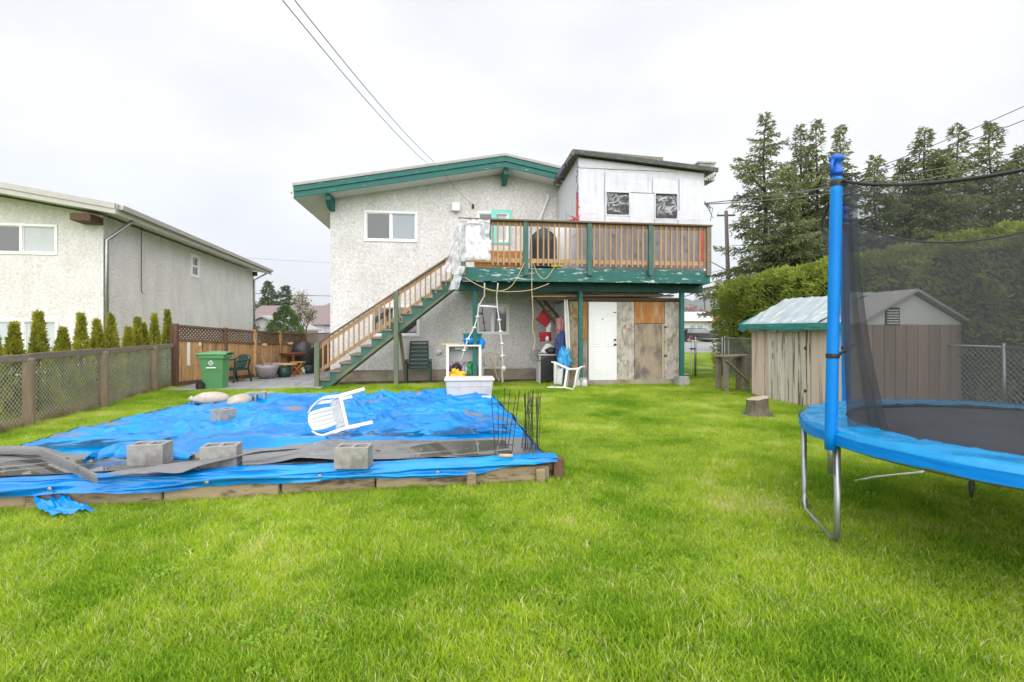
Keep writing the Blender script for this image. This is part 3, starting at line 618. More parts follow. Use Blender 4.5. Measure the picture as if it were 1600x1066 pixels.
a, z = HF.az(739, 323, 0); MB().lathe([(.02, -.07), (.035, -.05), (.025, 0), (.035, .04), (.015, .07)], 10, (a, -.05, z)).build('cable_insulator', M['black'], house, smooth=True)
a, z = HF.az(686, 551, 0); m = MB(); m.lathe([(.09, 0), (.09, .02), (.04, .025)], 12, (0, 0, 0)); m.tube([(0, 0, .02), (0, 0, .09), (0, -.06, .10)], .02, 8)
m.build('outdoor_tap', M['metal'], house, loc=(a, -.001, z), rot=(R(90), 0, 0), smooth=False)
# white downpipe on the wall beside the sun room
m = MB(); p = [HF.az(857, 303, -.06), HF.az(856, 310, -.06), HF.az(843, 345, -.06), HF.az(842, 400, -.06)]; m.tube([(q[0], -.06, q[1]) for q in p], .038, 8); m.build('downpipe', M['white_paint'], house, smooth=True)
# ================================================================== DECK, STAIRS, SUN ROOM, STORE
BF = -2.75; ZD = 3.0
dL, dR = HF.a(718, BF), HF.a(1109, BF)
deck = thing('deck', 'raised timber deck on teal posts with cedar baluster railing', 'deck', (HF.ox, HF.oy, 0), HF.t)
for i in range(20):                                           # floor boards run along the house
    y = -2.70 + i * .137
    if y > -.14: break
    MB().box(dL + .01, dR - .01, y, y + .13, ZD - .035, ZD).build('floor_board', M['tread'], deck)
MB().box(dL, dR, BF - .02, BF + .02, HF.z(900, 441, BF), ZD - .002).build('fascia_beam', M['teal_peel'], deck, bevel=.005)
MB().box(dL, dL + .04, BF + .022, -.02, 2.68, ZD - .04).build('side_beam', M['teal_peel'], deck)
MB().box(dR - .04, dR, BF + .022, -.02, 2.68, ZD - .04).build('side_beam', M['teal_peel'], deck)
for i in range(1, 16):
    x = dL + (dR - dL) * i / 16; MB().box(x - .02, x + .02, BF + .025, -.03, 2.70, ZD - .037).build('joist', M['dark_green'], deck)
BP = -2.2
MB().box(HF.a(713, BP), HF.a(1096, BP), BP - .07, BP + .07, 2.475, 2.695).build('carrying_beam', M['dark_green'], deck, bevel=.006)
for px in (742, 907, 1065):
    a = HF.a(px, BP); MB().box(a - .055, a + .055, BP - .055, BP + .055, .25, 2.475).build('post', M['teal'], deck, bevel=.008)
    MB().prism([(-.16, -.16), (.16, -.16), (.16, .16), (-.16, .16)], lambda p, k, a=a: (a + p[0] * (1 - .12 * k), BP + p[1] * (1 - .12 * k), -.05 + .31 * k)).build('concrete_pier', M['concrete'], deck, bevel=.012)
BR_ = BF - .065; zr = HF.z(900, 347.5, BR_)
def rz_(px): return HF.z(px, 346 + (px - 719) * 6 / 390, BR_)
for k, px in enumerate((724, 821.5, 921, 1016.5, 1107)):
    a = HF.a(px, BR_); mt = 'grey_wood' if k in (4,) else ('post_grey_green' if k == 0 else 'green_post')
    MB().box(a - .06, a + .06, BR_ - .045, BR_ + .042, HF.z(px, 431, BR_), zr - .02).build('railing_post', M[mt], deck, bevel=.008)
MB().box(HF.a(716, BR_), HF.a(1111.5, BR_), BR_ - .075, BR_ + .075, zr - .018, zr + .022).build('top_rail', M['rail_wood'], deck, bevel=.005)
MB().box(HF.a(719, BR_), HF.a(1107, BR_), BR_ + .048, BR_ + .085, zr - .115, zr - .022).build('upper_rail', M['cedar'], deck)
zb0, zb1 = HF.z(900, 412.5, BR_), HF.z(900, 407, BR_)
MB().box(HF.a(719, BR_), HF.a(1107, BR_), BR_ + .048, BR_ + .085, zb0 + .01, zb1 + .03).build('lower_rail', M['cedar'], deck)
proto = None; px = 770.5
while px < 1104:
    if min(abs(px - q) for q in (821.5, 921, 1016.5)) > 6:
        a = HF.a(px, BR_)
        if proto is None: proto = MB().box(-.019, .019, -.019, .019, zb0 - .06, zr - .03).build('baluster', M['cedar'], deck, loc=(a, BR_ + .028, 0), bevel=.003)
        else: share('baluster', proto, deck, (a, BR_ + .028, 0), (random.uniform(-.004, .004), random.uniform(-.006, .006), 0))
    px += 8.72

# staircase along the rear wall
stair = thing('staircase', 'long straight outdoor stair with green stringers and cedar balusters', 'staircase', (HF.ox, HF.oy, 0), HF.t)
SB0, SB1 = -1.45, -.45
a0s, a1s = HF.a(499, SB0), HF.a(722, SB0); NT = 14; z0s = .02; rise = (ZD - z0s) / NT; run = (a1s - a0s) / NT
for s in (SB0, SB1):                                          # cut stringers
    top = []
    for i in range(NT): top += [(a0s + i * run, z0s + i * rise), (a0s + i * run, z0s + (i + 1) * rise - .045), (a0s + (i + 1) * run, z0s + (i + 1) * rise - .045)]
    mb = MB()
    for i in range(NT):
        x0, x1 = a0s + i * run, a0s + (i + 1) * run; zt = z0s + (i + 1) * rise - .045
        lo0, lo1 = max(0, z0s + i * rise - .14), max(0, z0s + (i + 1) * rise - .14)
        mb.prism([(x0, lo0), (x1, lo1), (x1, zt), (x0, zt)], lambda p, k, s=s: (p[0], s - .022 + .044 * k, p[1]))
    mb.build('stringer', M['green_post'], stair)
    MB().bar((a0s + .2, s - .03, max(.03, z0s - .02)), (a1s, s - .03, ZD - .16 - .05), .03, .07).build('stringer_edge', M['post_grey_green'], stair)
tr = None
for i in range(NT - 1):
    l = (a0s + i * run, 0, z0s + (i + 1) * rise - .044)
    if tr is None: tr = MB().box(-.03, run + .015, SB0 - .06, SB1 + .06, 0, .042).build('tread', M['tread'], stair, loc=l, bevel=.005)
    else: share('tread', tr, stair, l)
def az_(px, py): return HF.az(px, py, SB0)
A, B = az_(487, 541.5), az_(703, 399.5)
def rail_z(a): return A[1] + (B[1] - A[1]) * (a - A[0]) / (B[0] - A[0])
MB().bar((A[0], SB0, A[1] - .02), (B[0], SB0, B[1] - .02), .14, .04).build('hand_rail', M['rail_wood'], stair, bevel=.005)
MB().bar((A[0] + .08, SB0 + .02, A[1] - .09), (B[0], SB0 + .02, B[1] - .09), .036, .09).build('upper_rail', M['cedar'], stair)
C, D = az_(500, 579), az_(712, 432)
def low_z(a): return C[1] + (D[1] - C[1]) * (a - C[0]) / (D[0] - C[0])
MB().bar((C[0], SB0 + .02, C[1]), (D[0], SB0 + .02, D[1]), .036, .09).build('lower_rail', M['cedar'], stair)
px = 505
while px < 707:
    a = HF.a(px, SB0)
    if abs(px - 619) > 4: MB().box(a - .019, a + .019, SB0 - .036, SB0 + .001, low_z(a) - .07, rail_z(a) - .045).build('baluster', M['cedar'], stair)
    px += 8.0
for (px, yt, yb, mt) in ((496.5, 536, 603, 'post_grey_green'), (619.5, 456, 602, 'post_grey_green')):
    a = HF.a(px, SB0); MB().box(a - .06, a + .06, SB0 - .13, SB0 - .04, 0, HF.z(px, yt, SB0)).build('newel_post', M[mt], stair, bevel=.01)
MB().bar((HF.a(622, SB0), SB0 + .5, HF.z(622, 520, SB0)), (HF.a(630, SB0), SB0 + .9, .05), .07, .05).build('brace', M['post_wood'], stair)

# sun room built on the deck, clad in white wrap
sun_room = thing('sun_room', 'boxy sun room on the deck clad in patched white wrap', 'sun room', (HF.ox, HF.oy, 0), HF.t)
SBF = -2.42; sL, sR = HF.a(903, SBF), HF.a(1100, SBF)
zTL, zTR = HF.z(903, 246, SBF), HF.z(1100, 271, SBF); zBk = HF.z(860, 300, -.05)
def szt(a): return zTL + (zTR - zTL) * (a - sL) / (sR - sL)
wn1 = (HF.a(947, SBF), HF.a(982, SBF), HF.z(965, 336, SBF), HF.z(965, 301.5, SBF)); wn2 = (HF.a(1023.5, SBF), HF.a(1057, SBF), HF.z(1040, 342, SBF), HF.z(1040, 303.5, SBF))
zq = HF.z(1000, 349, SBF)                                      # line where the white wrap ends and bare sheathing begins
mb = MB(); wall_grid(mb, sL, sR, ZD, zTR - .05, SBF, SBF + .12, [wn1, wn2])
mb.prism([(sL, zTR - .05), (sR, zTR - .05), (sR, zTR), (sL, zTL)], lambda p, k: (p[0], SBF + .12 * k, p[1]))
mb.prism([(SBF + .12, ZD), (-.02, ZD), (-.02, zBk), (SBF + .12, zTL)], lambda p, k: (sL + .12 * k, p[0], p[1]))
mb.prism([(SBF + .12, ZD), (-.02, ZD), (-.02, zTR), (SBF + .12, zTR)], lambda p, k: (sR - .12 + .12 * k, p[0], p[1]))
mb.build('wall', M['wrap'], sun_room)
# sheets of wrap, lapped and slightly proud
xs = [sL, HF.a(941, SBF), HF.a(947, SBF), HF.a(982, SBF), HF.a(1018, SBF), HF.a(1057, SBF), sR]
def sheet(x0, x1, z0, z1, pr, mt='wrap', nm='wrap_sheet'):
    seed = random.random() * 50; zf = z1 if callable(z1) else (lambda a: z1)
    m = MB(); m.grid(lambda u, v: (x0 + (x1 - x0) * u, SBF - pr - .008 * (1 + nz3(u * 3 + seed, v * 4)) * math.sin(math.pi * u) * math.sin(math.pi * v), z0 + (zf(x0 + (x1 - x0) * u) - z0) * v), 8, 8)
    m.build(nm, M[mt], sun_room, solid=.004)
zz = HF.z(960, 266, SBF)
sheet(sL + .01, HF.a(943, SBF), zq + .42, zz, .020); sheet(sL + .01, HF.a(944, SBF), zq, zq + .43, .032)
sheet(HF.a(945, SBF), HF.a(1018, SBF), wn1[3] + .02, HF.z(980, 271, SBF), .028)
sheet(wn1[1] + .03, wn2[0] - .03, zq, wn1[3] + .0, .024); sheet(HF.a(945, SBF), wn1[1] + .02, zq, wn1[2] - .02, .032)
sheet(HF.a(1019, SBF), HF.a(1058, SBF), wn2[3] + .02, lambda a: szt(a) - .30, .032); sheet(HF.a(1061, SBF), sR - .01, zq + .35, lambda a: szt(a) - .22, .026); sheet(HF.a(1059, SBF), sR - .01, zq, zq + .36, .036)
sheet(sL + .01, HF.a(1060, SBF), zz + .02, lambda a: szt(a) - .05, .022); sheet(wn2[0] - .02, wn2[1] + .02, zq, wn2[2] - .02, .032)
for (x0, x1) in ((sL + .02, HF.a(950, SBF)), (HF.a(950, SBF) + .01, HF.a(1008, SBF)), (HF.a(1008, SBF) + .01, HF.a(1062, SBF)), (HF.a(1062, SBF) + .01, sR - .02)): sheet(x0, x1, ZD + .01, zq - .01, .012, 'wrap_dirty', 'sheathing_board')
for (x0, x1) in ((HF.a(1092, SBF), HF.a(1098.5, SBF)),): MB().box(x0, x1, SBF - .05, SBF - .03, ZD + .25, zq - .06).build('red_tape', M['red_tape'], sun_room)
for (x0, x1, z0, z1) in (wn1, wn2):                            # openings closed with crumpled black film
    seed = random.random() * 40
    def crumple(u, v):
        q = abs(nz3(u * 1.7 + seed, v * 2.0 + .8 * u, 1.3)) * .34 + .10 * abs(nz3(u * 3.6 + seed, v * 4 - 2 * u)) + .006 * nz3(u * 14, v * 14)
        return (x0 + (x1 - x0) * u, SBF + .03 - q * (1 - (2 * u - 1) ** 8) * (1 - (2 * v - 1) ** 8), z0 + (z1 - z0) * v)
    wo_ = MB(); t = .035
    wo_.box(x0 - t, x1 + t, SBF - .045, SBF - .012, z0 - t, z0); wo_.box(x0 - t, x1 + t, SBF - .045, SBF - .012, z1, z1 + t); wo_.box(x0 - t, x0, SBF - .045, SBF - .012, z0, z1); wo_.box(x1, x1 + t, SBF - .045, SBF - .012, z0, z1)
    wf = wo_.build('window', M['wrap'], sun_room); MB().grid(crumple, 34, 34).build('film', M['black_film'], wf, solid=.003)
# side sheets
for (y0, y1, pr) in ((-2.3, -1.3, .012), (-1.28, -.15, .008)):
    MB().grid(lambda u, v: (sL - pr - .01 * math.sin(3.14 * u) * math.sin(3.14 * v), y0 + (y1 - y0) * u, zq - .3 + (5.15 - zq + .3) * v), 6, 6).build('wrap_sheet', M['wrap'], sun_room, solid=.004)
m = MB(); m.box(sL - .016, sL - .002, -1.3, -1.27, 4.1, 4.75); m.build('seam_tape', M['dark_metal'], sun_room)
# roof: mono-pitch, dark edge, one weathered board lying along the top
o = .26
rp = [(sL - .2, szt(sL - .2) + .04), (sR + .28, szt(sR + .28) + .04)]
def roof_z(a, b): 
    t = (b - (SBF - .15)) / (-.3 - (SBF - .15)); return szt(a) + .05 + (zBk - zTL + .12) * t * max(0, 1 - (a - sL) / (sR - sL))
m = MB(); N_ = 6
vs = [(a, b, roof_z(a, b) + h) for h in (0, .06) for b in (SBF - .15, -.3) for a in (sL - .14, sR + .26)]
m.add(vs, [(0, 2, 3, 1), (4, 5, 7, 6), (0, 1, 5, 4), (1, 3, 7, 5), (3, 2, 6, 7), (2, 0, 4, 6)]); srf = m.build('roof', M['grey_wood'], sun_room)
MB().bar((sL - .14, SBF - .17, szt(sL - .14) + .07), (sR + .3, SBF - .17, szt(sR + .3) + .07), .035, .11).build('roof_fascia', M['fascia_worn'], srf)
MB().bar((sL - .16, SBF - .17, roof_z(sL, SBF - .15) + .02), (sL - .16, -.28, roof_z(sL, -.3) + .03), .035, .16, ).build('roof_fascia', M['grey_wood'], srf)
MB().bar((HF.a(893, SBF), SBF - .12, HF.z(893, 237, SBF - .12)), (HF.a(1032, SBF), SBF - .12, HF.z(1032, 250, SBF - .12)), .09, .10).build('roof_board', M['grey_wood'], srf)
cb = -1.5; z0_ = roof_z(sR, cb) + .06
ch = MB().box(HF.a(1092, cb), HF.a(1117, cb) , cb, cb + .5, z0_, HF.z(1104, 255.5, cb)).build('chimney_box', M['concrete'], srf, bevel=.01)
MB().box(HF.a(1090.5, cb), HF.a(1118.5, cb), cb - .03, cb + .53, HF.z(1104, 255.4, cb), HF.z(1104, 253, cb)).build('chimney_cap', M['concrete'], srf)
# string lights wound round the eave and corner
def string_light(name, label, path, mats, sd):
    random.seed(sd); m = MB(); m.tube(path, .006, 5); c = m.build(name, M['black']); tag(c, label, 'string lights', 'old festive string lights on the sun room')
    for i in range(len(path) - 1):
        A_, B_ = Vector(path[i]), Vector(path[i + 1]); n = max(1, int((B_ - A_).length / .07))
        for k in range(n):
            p = A_.lerp(B_, k / n) + Vector((random.uniform(-.04, .04), random.uniform(-.05, .0), random.uniform(-.05, .05)))
            MB().lathe([(.004, -.03), (.013, -.012), (.015, .01), (.005, .03)], 6, p).build('bulb', M[mats[random.randrange(len(mats))]], c)
w = HF.w
string_light('string_lights', 'tangled blue string lights hanging along the left eave of the sun room', [w(sL - .19, SBF - .2 + 1.9 * t, roof_z(sL, SBF + 1.9 * t) - .05 + .03 * math.sin(t * 40)) for t in [i / 14 for i in range(15)]], ['bulb_blue', 'bulb_blue', 'black', 'cable'], 4)
string_light('string_lights', 'blue and red string lights down the front corner of the sun room', [w(sL - .03 + .02 * math.sin(i * 2), SBF - .05, zTL + .1 - i * .125) for i in range(14)], ['bulb_blue', 'bulb_blue', 'cable'] , 6)
string_light('string_lights', 'short loop of string lights under the right roof corner of the sun room', [w(sR + .28 - .35 * t, SBF - .1, szt(sR) - .02 - .16 * math.sin(3.14 * t)) for t in [i / 6 for i in range(7)]], ['cable', 'black'], 7)
random.seed(77)
m = MB(); a, z = HF.az(902, 300, SBF - .03); m.box(a - .03, a + .025, SBF - .028, SBF - .02, HF.z(902, 345, SBF), z); m.build('corner_tape', M['red_tape'], sun_room)
m = MB(); a, z = HF.az(900, 342, SBF - .1)
for i in range(26):
    d = Vector((random.uniform(-.22, .12), random.uniform(-.05, .05), random.uniform(-.07, .09))); m.bar((a, SBF - .1, z), Vector((a, SBF - .1, z)) + d, .02, .012)
m.build('ribbon_bow', M['red_tape'], sun_room)

# boarded store under the deck
store = thing('storage_room', 'boarded storage room under the deck with patched strand board front', 'storage room', (HF.ox, HF.oy, 0), HF.t)
TB = -1.92
def T_(px): return HF.a(px, TB)
zt, zbm = HF.z(950, 471.5, TB), HF.z(950, 593, TB)
def panel(p0, p1, y0, y1, mt, nm, th=.03, pr=0):
    return MB().box(T_(p0), T_(p1), TB - pr, TB - pr + th, HF.z((p0 + p1) / 2, y1, TB), HF.z((p0 + p1) / 2, y0, TB)).build(nm, M[mt], store, bevel=.003)
panel(889.5, 904, 471, 594, 'osb', 'wall_panel'); panel(904.5, 917.5, 471, 530, 'ply_orange', 'wall_panel', pr=-.005); panel(904.5, 917.5, 530.5, 594, 'ply_grey', 'wall_panel', pr=-.005)
panel(964, 991, 472, 593.5, 'osb_grey', 'wall_panel', pr=.008); panel(991.7, 1037, 472, 505.5, 'ply_orange', 'wall_panel', pr=.014); panel(991.7, 1033.5, 506.2, 593, 'ply_grey', 'wall_panel', pr=.012)
panel(1034, 1038, 506.2, 592, 'pale_wood', 'edge_strip', pr=.01); panel(1038.5, 1061, 472, 592, 'osb_grey', 'wall_panel', pr=.004)
MB().box(T_(889), T_(1062), TB + .031, TB + .1, 0, zt + .02).build('frame_wall', M['grey_wood'], store)
MB().box(T_(886), T_(1062), TB - .02, TB + .03, -.05, zbm - .004).build('plinth', M['foundation'], store)
sw = MB().box(T_(890), T_(890) + .03, TB + .1, -.03, .02, zt).build('side_wall', M['wrap'], store)
MB().box(T_(1061) - .03, T_(1061), TB + .1, -.03, .02, zt).build('side_wall', M['osb_grey'], store)
MB().box(T_(838), T_(1064), TB - .06, TB + .05, HF.z(950, 470.5, TB), HF.z(950, 465.5, TB)).build('lintel_beam', M['dark_fence'], store, bevel=.006)
for px in (1045.5, 1046):
    pass
for y in (511, 556): a, z = HF.az(1040, y, TB); MB().box(a - .05, a + .03, TB - .02, TB + .0, z - .02, z + .02).build('hinge', M['dark_metal'], store)
dr = MB().box(T_(919.5), T_(963.3), TB - .03, TB + .012, HF.z(940, 594, TB), HF.z(940, 472, TB)).build('door', M['vinyl'], store, bevel=.004)
x0, x1 = T_(919.5), T_(963.3); zA, zB = HF.z(940, 594, TB), HF.z(940, 472, TB); hh = zB - zA; ww = x1 - x0
for (u0, u1) in ((.13, .46), (.54, .87)):
    for (v0, v1) in ((.09, .38), (.43, .77), (.81, .92)):
        m = MB(); e = .022; X0, X1, Z0, Z1 = x0 + ww * u0, x0 + ww * u1, zA + hh * v0, zA + hh * v1
        for q in ((X0, X1, Z0, Z0 + e), (X0, X1, Z1 - e, Z1), (X0, X0 + e, Z0 + e, Z1 - e), (X1 - e, X1, Z0 + e, Z1 - e)): m.box(q[0], q[1], TB - .037, TB - .029, q[2], q[3])
        m.box(X0 + .05, X1 - .05, TB - .038, TB - .029, Z0 + .05, Z1 - .05); m.build('door_panel', M['vinyl'], dr, bevel=.004)
for (py, r) in ((531, .026), (538.5, .03)):
    a, z = HF.az(960, py, TB); MB().lathe([(r, 0), (r, .02), (r * .6, .05), (r * .9, .07), (.004, .085)], 12).build('door_knob', M['dark_metal'], dr, loc=(a, TB - .03, z), rot=(R(90), 0, 0), smooth=True)
a, z = HF.az(941, 499, TB); MB().lathe([(.016, 0), (.016, .012), (.004, .014)], 10).build('peephole', M['dark_metal'], dr, loc=(a, TB - .03, z), rot=(R(90), 0, 0))
a, z = HF.az(961, 488.5, TB); MB().box(a - .05, a + .02, TB - .045, TB - .03, z - .012, z + .012).build('latch', M['dark_metal'], dr)
# ================================================================== THINGS ON, UNDER AND BESIDE THE DECK
def settle(root, z):
    bpy.context.view_layer.update(); lo = 1e9
    def rec(o):
        nonlocal lo
        if o.type == 'MESH':
            for v in o.data.vertices: lo = min(lo, (o.matrix_world @ v.co).z)
        for c in o.children: rec(c)
    rec(root); root.location.z += z - lo
def cloth_blob(mb, c, r, seed, n=14, rings=10, amp=.25, folds=0.0):
    vs = []; c = Vector(c)
    for j in range(rings + 1):
        ph = math.pi * j / rings
        for i in range(n):
            t = 2 * math.pi * i / n; d = Vector((math.cos(t) * math.sin(ph), math.sin(t) * math.sin(ph), math.cos(ph)))
            k = 1 + amp * mnoise.noise(d * 1.8 + Vector((seed, seed * .7, 0))) + amp * .5 * mnoise.noise(d * 5 + Vector((seed, 0, 3)))
            k += folds * math.sin(t * 6 + seed + 2.5 * mnoise.noise(Vector((ph * 2, seed, t))))
            vs.append(c + Vector((d.x * r[0], d.y * r[1], d.z * r[2])) * k)
    fs = [(j * n + i, (j + 1) * n + i, (j + 1) * n + (i + 1) % n, j * n + (i + 1) % n) for j in range(rings) for i in range(n)]
    return mb.add(vs, fs)
def sag(A, B, d, n=14): return [Vector(A).lerp(Vector(B), i / n) + Vector((0, 0, -d * 4 * (i / n) * (1 - i / n))) for i in range(n + 1)]

def plastic_chair(label, mat, loc, rot, group=None, low_back=False, name='plastic_chair'):
    """one-piece moulded garden chair: seat shell, vaulted back with side openings, arms flowing into tapered legs"""
    t = thing(name, label, 'chair', loc, rot=rot, group=group)
    mb = MB(); mb.grid(lambda u, v: ((u - .5) * (.44 + .06 * v), -.22 + .44 * v, .42 - .035 * math.sin(math.pi * u) * math.sin(math.pi * min(1, v * 1.1)) - .02 * (1 - v) ** 4), 12, 10)
    mb.build('seat', mat, t, smooth=True, solid=.014)
    for i in range(5):
        y_ = -.14 + i * .07; MB().bar((-.15, y_, .427), (.15, y_, .427), .022, .012).build('seat_rib', mat, t)
    bh = .40 if not low_back else .34
    def bk_(u, v): return ((u - .5) * (.30 + .05 * math.sin(math.pi * v)), .215 + .13 * v - .03 * (2 * u - 1) ** 2, .41 + bh * v - .04 * v * (2 * u - 1) ** 2)
    for i in range(5):
        mb = MB(); mb.grid(lambda u, v: bk_((i + .04 + .92 * u) / 5, v), 3, 10); mb.build('back_slat', mat, t, smooth=True, solid=.012)
    for v0, v1 in ((0, .12), (.84, 1.0)): mb = MB(); mb.grid(lambda u, v: Vector(bk_(u, v0 + (v1 - v0) * v)) + Vector((0, .004, 0)), 12, 3); mb.build('backrest', mat, t, smooth=True, solid=.016)
    for s in (-1, 1):
        mb = MB(); mb.tube([(s * .15, .345, .41 + bh * .93), (s * .225, .32, .41 + bh * .78), (s * .27, .26, .66), (s * .285, .10, .645), (s * .285, -.16, .64), (s * .28, -.235, .62)], [.016, .018, .024, .026, .026, .02], 8); mb.build('arm', mat, t, smooth=True)
        mb = MB(); mb.bar((s * .285, -.235, .632), (s * .262, -.225, .42), .05, .03, (0, 1, 0)); mb.bar((s * .262, -.225, .43), (s * .285, -.285, 0), .055, .03, (0, 1, 0)); mb.build('leg', mat, t, bevel=.006)
        mb = MB(); mb.bar((s * .275, .26, .66), (s * .25, .225, .42), .05, .03, (0, 1, 0)); mb.bar((s * .25, .225, .43), (s * .265, .34, 0), .055, .03, (0, 1, 0)); mb.build('leg', mat, t, bevel=.006)
    mb = MB(); mb.bar((-.262, -.225, .405), (.262, -.225, .405), .02, .05); mb.bar((-.25, .225, .405), (.25, .225, .405), .02, .05); mb.bar((-.256, -.225, .405), (-.25, .225, .405), .02, .05); mb.bar((.256, -.225, .405), (.25, .225, .405), .02, .05); mb.build('seat_rim', mat, t)
    return t
# rope ladder swung from the deck edge
def hp(px, py, b): a, z = HF.az(px, py, b); return HF.w(a, b, z)
rl = thing('rope_ladder', 'white knotted rope ladder dangling from the deck beam', 'rope ladder', hp(776, 455, -2.5))
o0 = hp(776, 455, -2.5)
def loc_(p): return p - o0
L1 = [hp(*q) for q in ((757, 443, -2.86), (757, 462, -2.5), (748, 478, -2.5), (746, 495, -2.5), (741, 512, -2.5), (731, 530, -2.52), (725, 548, -2.52), (720, 566, -2.52))]
L2 = [hp(*q) for q in ((778, 443, -2.86), (776, 462, -2.5), (777, 480, -2.5), (780, 500, -2.5), (782, 518, -2.5), (784, 537, -2.5), (785, 556, -2.5), (787, 574, -2.5))]
for L_ in (L1, L2): MB().tube([loc_(p) for p in L_], .016, 7).build('rope', M['rope_white'], rl, smooth=True)
MB().tube([loc_(L1[2]), loc_(L2[2])], .028, 8).build('rung', M['plastic_white'], rl, smooth=True)
for p in (L1[3], L1[4], L1[5], L1[6], L2[3], L2[4], L2[5], L2[6], L2[7]):
    m = MB(); m.lathe([(.01, -.03), (.045, -.02), (.055, .0), (.045, .015), (.012, .03)], 10, loc_(p)); m.build('knot', M['rope_white'], rl, smooth=True)
m = MB(); cloth_blob(m, loc_(L2[7]) + Vector((0, 0, -.04)), (.06, .06, .06), 3.1); m.build('rope_end', M['plastic_beige'], rl, smooth=True)
# orange extension cord looped along the deck edge
o0 = hp(830, 425, -2.85)
def cord(pts): 
    m = MB(); P_ = [hp(*q) for q in pts]; out = []
    for i in range(len(P_) - 1):
        p0, p1, p2, p3 = P_[max(i - 1, 0)], P_[i], P_[i + 1], P_[min(i + 2, len(P_) - 1)]
        for k in range(6):
            t = k / 6; out.append(.5 * ((2 * p1) + (p2 - p0) * t + (2 * p0 - 5 * p1 + 4 * p2 - p3) * t * t + (3 * p1 - p0 - 3 * p2 + p3) * t ** 3))
    m.tube(out + [P_[-1]], .0085, 6); return m
tag(cord(((727, 434, -2.86), (752, 448, -2.87), (780, 455, -2.87), (800, 446, -2.88), (815, 420, -2.9), (819, 410, -2.9))).build('extension_cord', M['cord_orange'], smooth=True), 'faded orange cord swagged from the stair top to the middle railing post', 'cord', 'orange cords on the deck')
tag(cord(((727, 434, -2.86), (760, 452, -2.86), (790, 456, -2.86), (825, 454, -2.86), (846, 448, -2.84), (858, 443, -2.83))).build('extension_cord', M['cord_orange'], smooth=True), 'lowest orange cord hanging in a long shallow loop under the deck edge', 'cord', 'orange cords on the deck')
tag(cord(((831, 409, -2.9), (831, 425, -2.86), (831, 455, -2.85), (833, 490, -2.85), (832, 515, -2.85), (836, 530, -2.85), (833, 550, -2.85))).build('extension_cord', M['cord_orange'], smooth=True), 'orange cord hanging straight down beside the doorway of the storage room', 'cord', 'orange cords on the deck')
tag(cord(((833, 410, -2.9), (840, 428, -2.86), (850, 436, -2.86), (858, 430, -2.86), (866, 418, -2.88), (870, 413, -2.9))).build('extension_cord', M['cord_orange'], smooth=True), 'short orange cord loop below the yellow box on the deck', 'cord', 'orange cords on the deck')
# clear plastic sheet draped over the railing corner at the head of the stairs
film, fn_, fl_, fmx = sheer('clear_plastic_film', (.82, .82, .87), .50, .22, .9)
pl = thing('plastic_sheet', 'crumpled clear plastic sheet tied over the railing at the stair head', 'plastic sheet', HF.w(HF.a(740, -2.9), -2.9, 3.0))
o0 = HF.w(HF.a(740, -2.9), -2.9, 3.0)
def filmgrid(c00, c10, c01, c11, b, amp, sd):
    def fn(u, v):
        px = (c00[0] * (1 - u) + c10[0] * u) * (1 - v) + (c01[0] * (1 - u) + c11[0] * u) * v; py = (c00[1] * (1 - u) + c10[1] * u) * (1 - v) + (c01[1] * (1 - u) + c11[1] * u) * v
        q = amp * (abs(nz3(u * 4 + sd, v * 2.2)) + .6 * abs(nz3(u * 11 + sd, v * 5)))
        return hp(px + 2 * nz3(v * 4, sd), py + 2.5 * nz3(u * 5, sd + 4), b - q) - o0
    return fn
MB().grid(filmgrid((716, 343), (764, 345), (720, 408), (767, 405), -2.92, .12, 1), 30, 30).build('front_sheet', film, pl, smooth=True)
MB().grid(filmgrid((717, 343), (723, 350), (692, 424), (722, 428), -2.35, .35, 7), 24, 34).build('side_sheet', film, pl, smooth=True)
MB().grid(filmgrid((716, 416), (727, 416), (700, 453), (716, 452), -2.9, .10, 3), 10, 18).build('hanging_tail', film, pl, smooth=True)
MB().grid(filmgrid((714, 342), (766, 343), (716, 352), (765, 351), -2.95, .10, 15), 24, 6).build('top_fold', film, pl, smooth=True)
# on the deck: covered barbecue, strand board sheets, carton, white plank, low black crate
bq = thing('barbecue_grill', 'barbecue under a black vinyl cover on the deck', 'grill', HF.w(HF.a(849, -1.9), -1.9, ZD), HF.t)
def cover(u, v):
    t = u * 2 * math.pi; z = v * 1.13; k = 1 + .06 * nz3(math.cos(t) * 2, math.sin(t) * 2, v * 3); sq = lambda c: math.copysign(abs(c) ** .55, c)
    w = .34 if v < .72 else .34 * math.cos((v - .72) / .28 * 1.45); d = .28 if v < .62 else .28 * math.cos((v - .62) / .38 * 1.4)
    return (sq(math.cos(t)) * w * k, sq(math.sin(t)) * d * k, .04 + z)
MB().grid(cover, 28, 16).build('cover', M['bbq_cover'], bq, smooth=True)
for s in (-1, 1): MB().tube([(s * .25 - .02, -.2, .07), (s * .25 + .02, -.2, .07)], .07, 12).build('wheel', M['black'], bq)
MB().tube([(-.24, .0, .1), (-.24, 0, .02)], .02, 6).build('leg', M['dark_metal'], bq)
MB().tube([(.24, .1, .1), (.24, .1, .0)], .02, 6).build('leg', M['dark_metal'], bq)
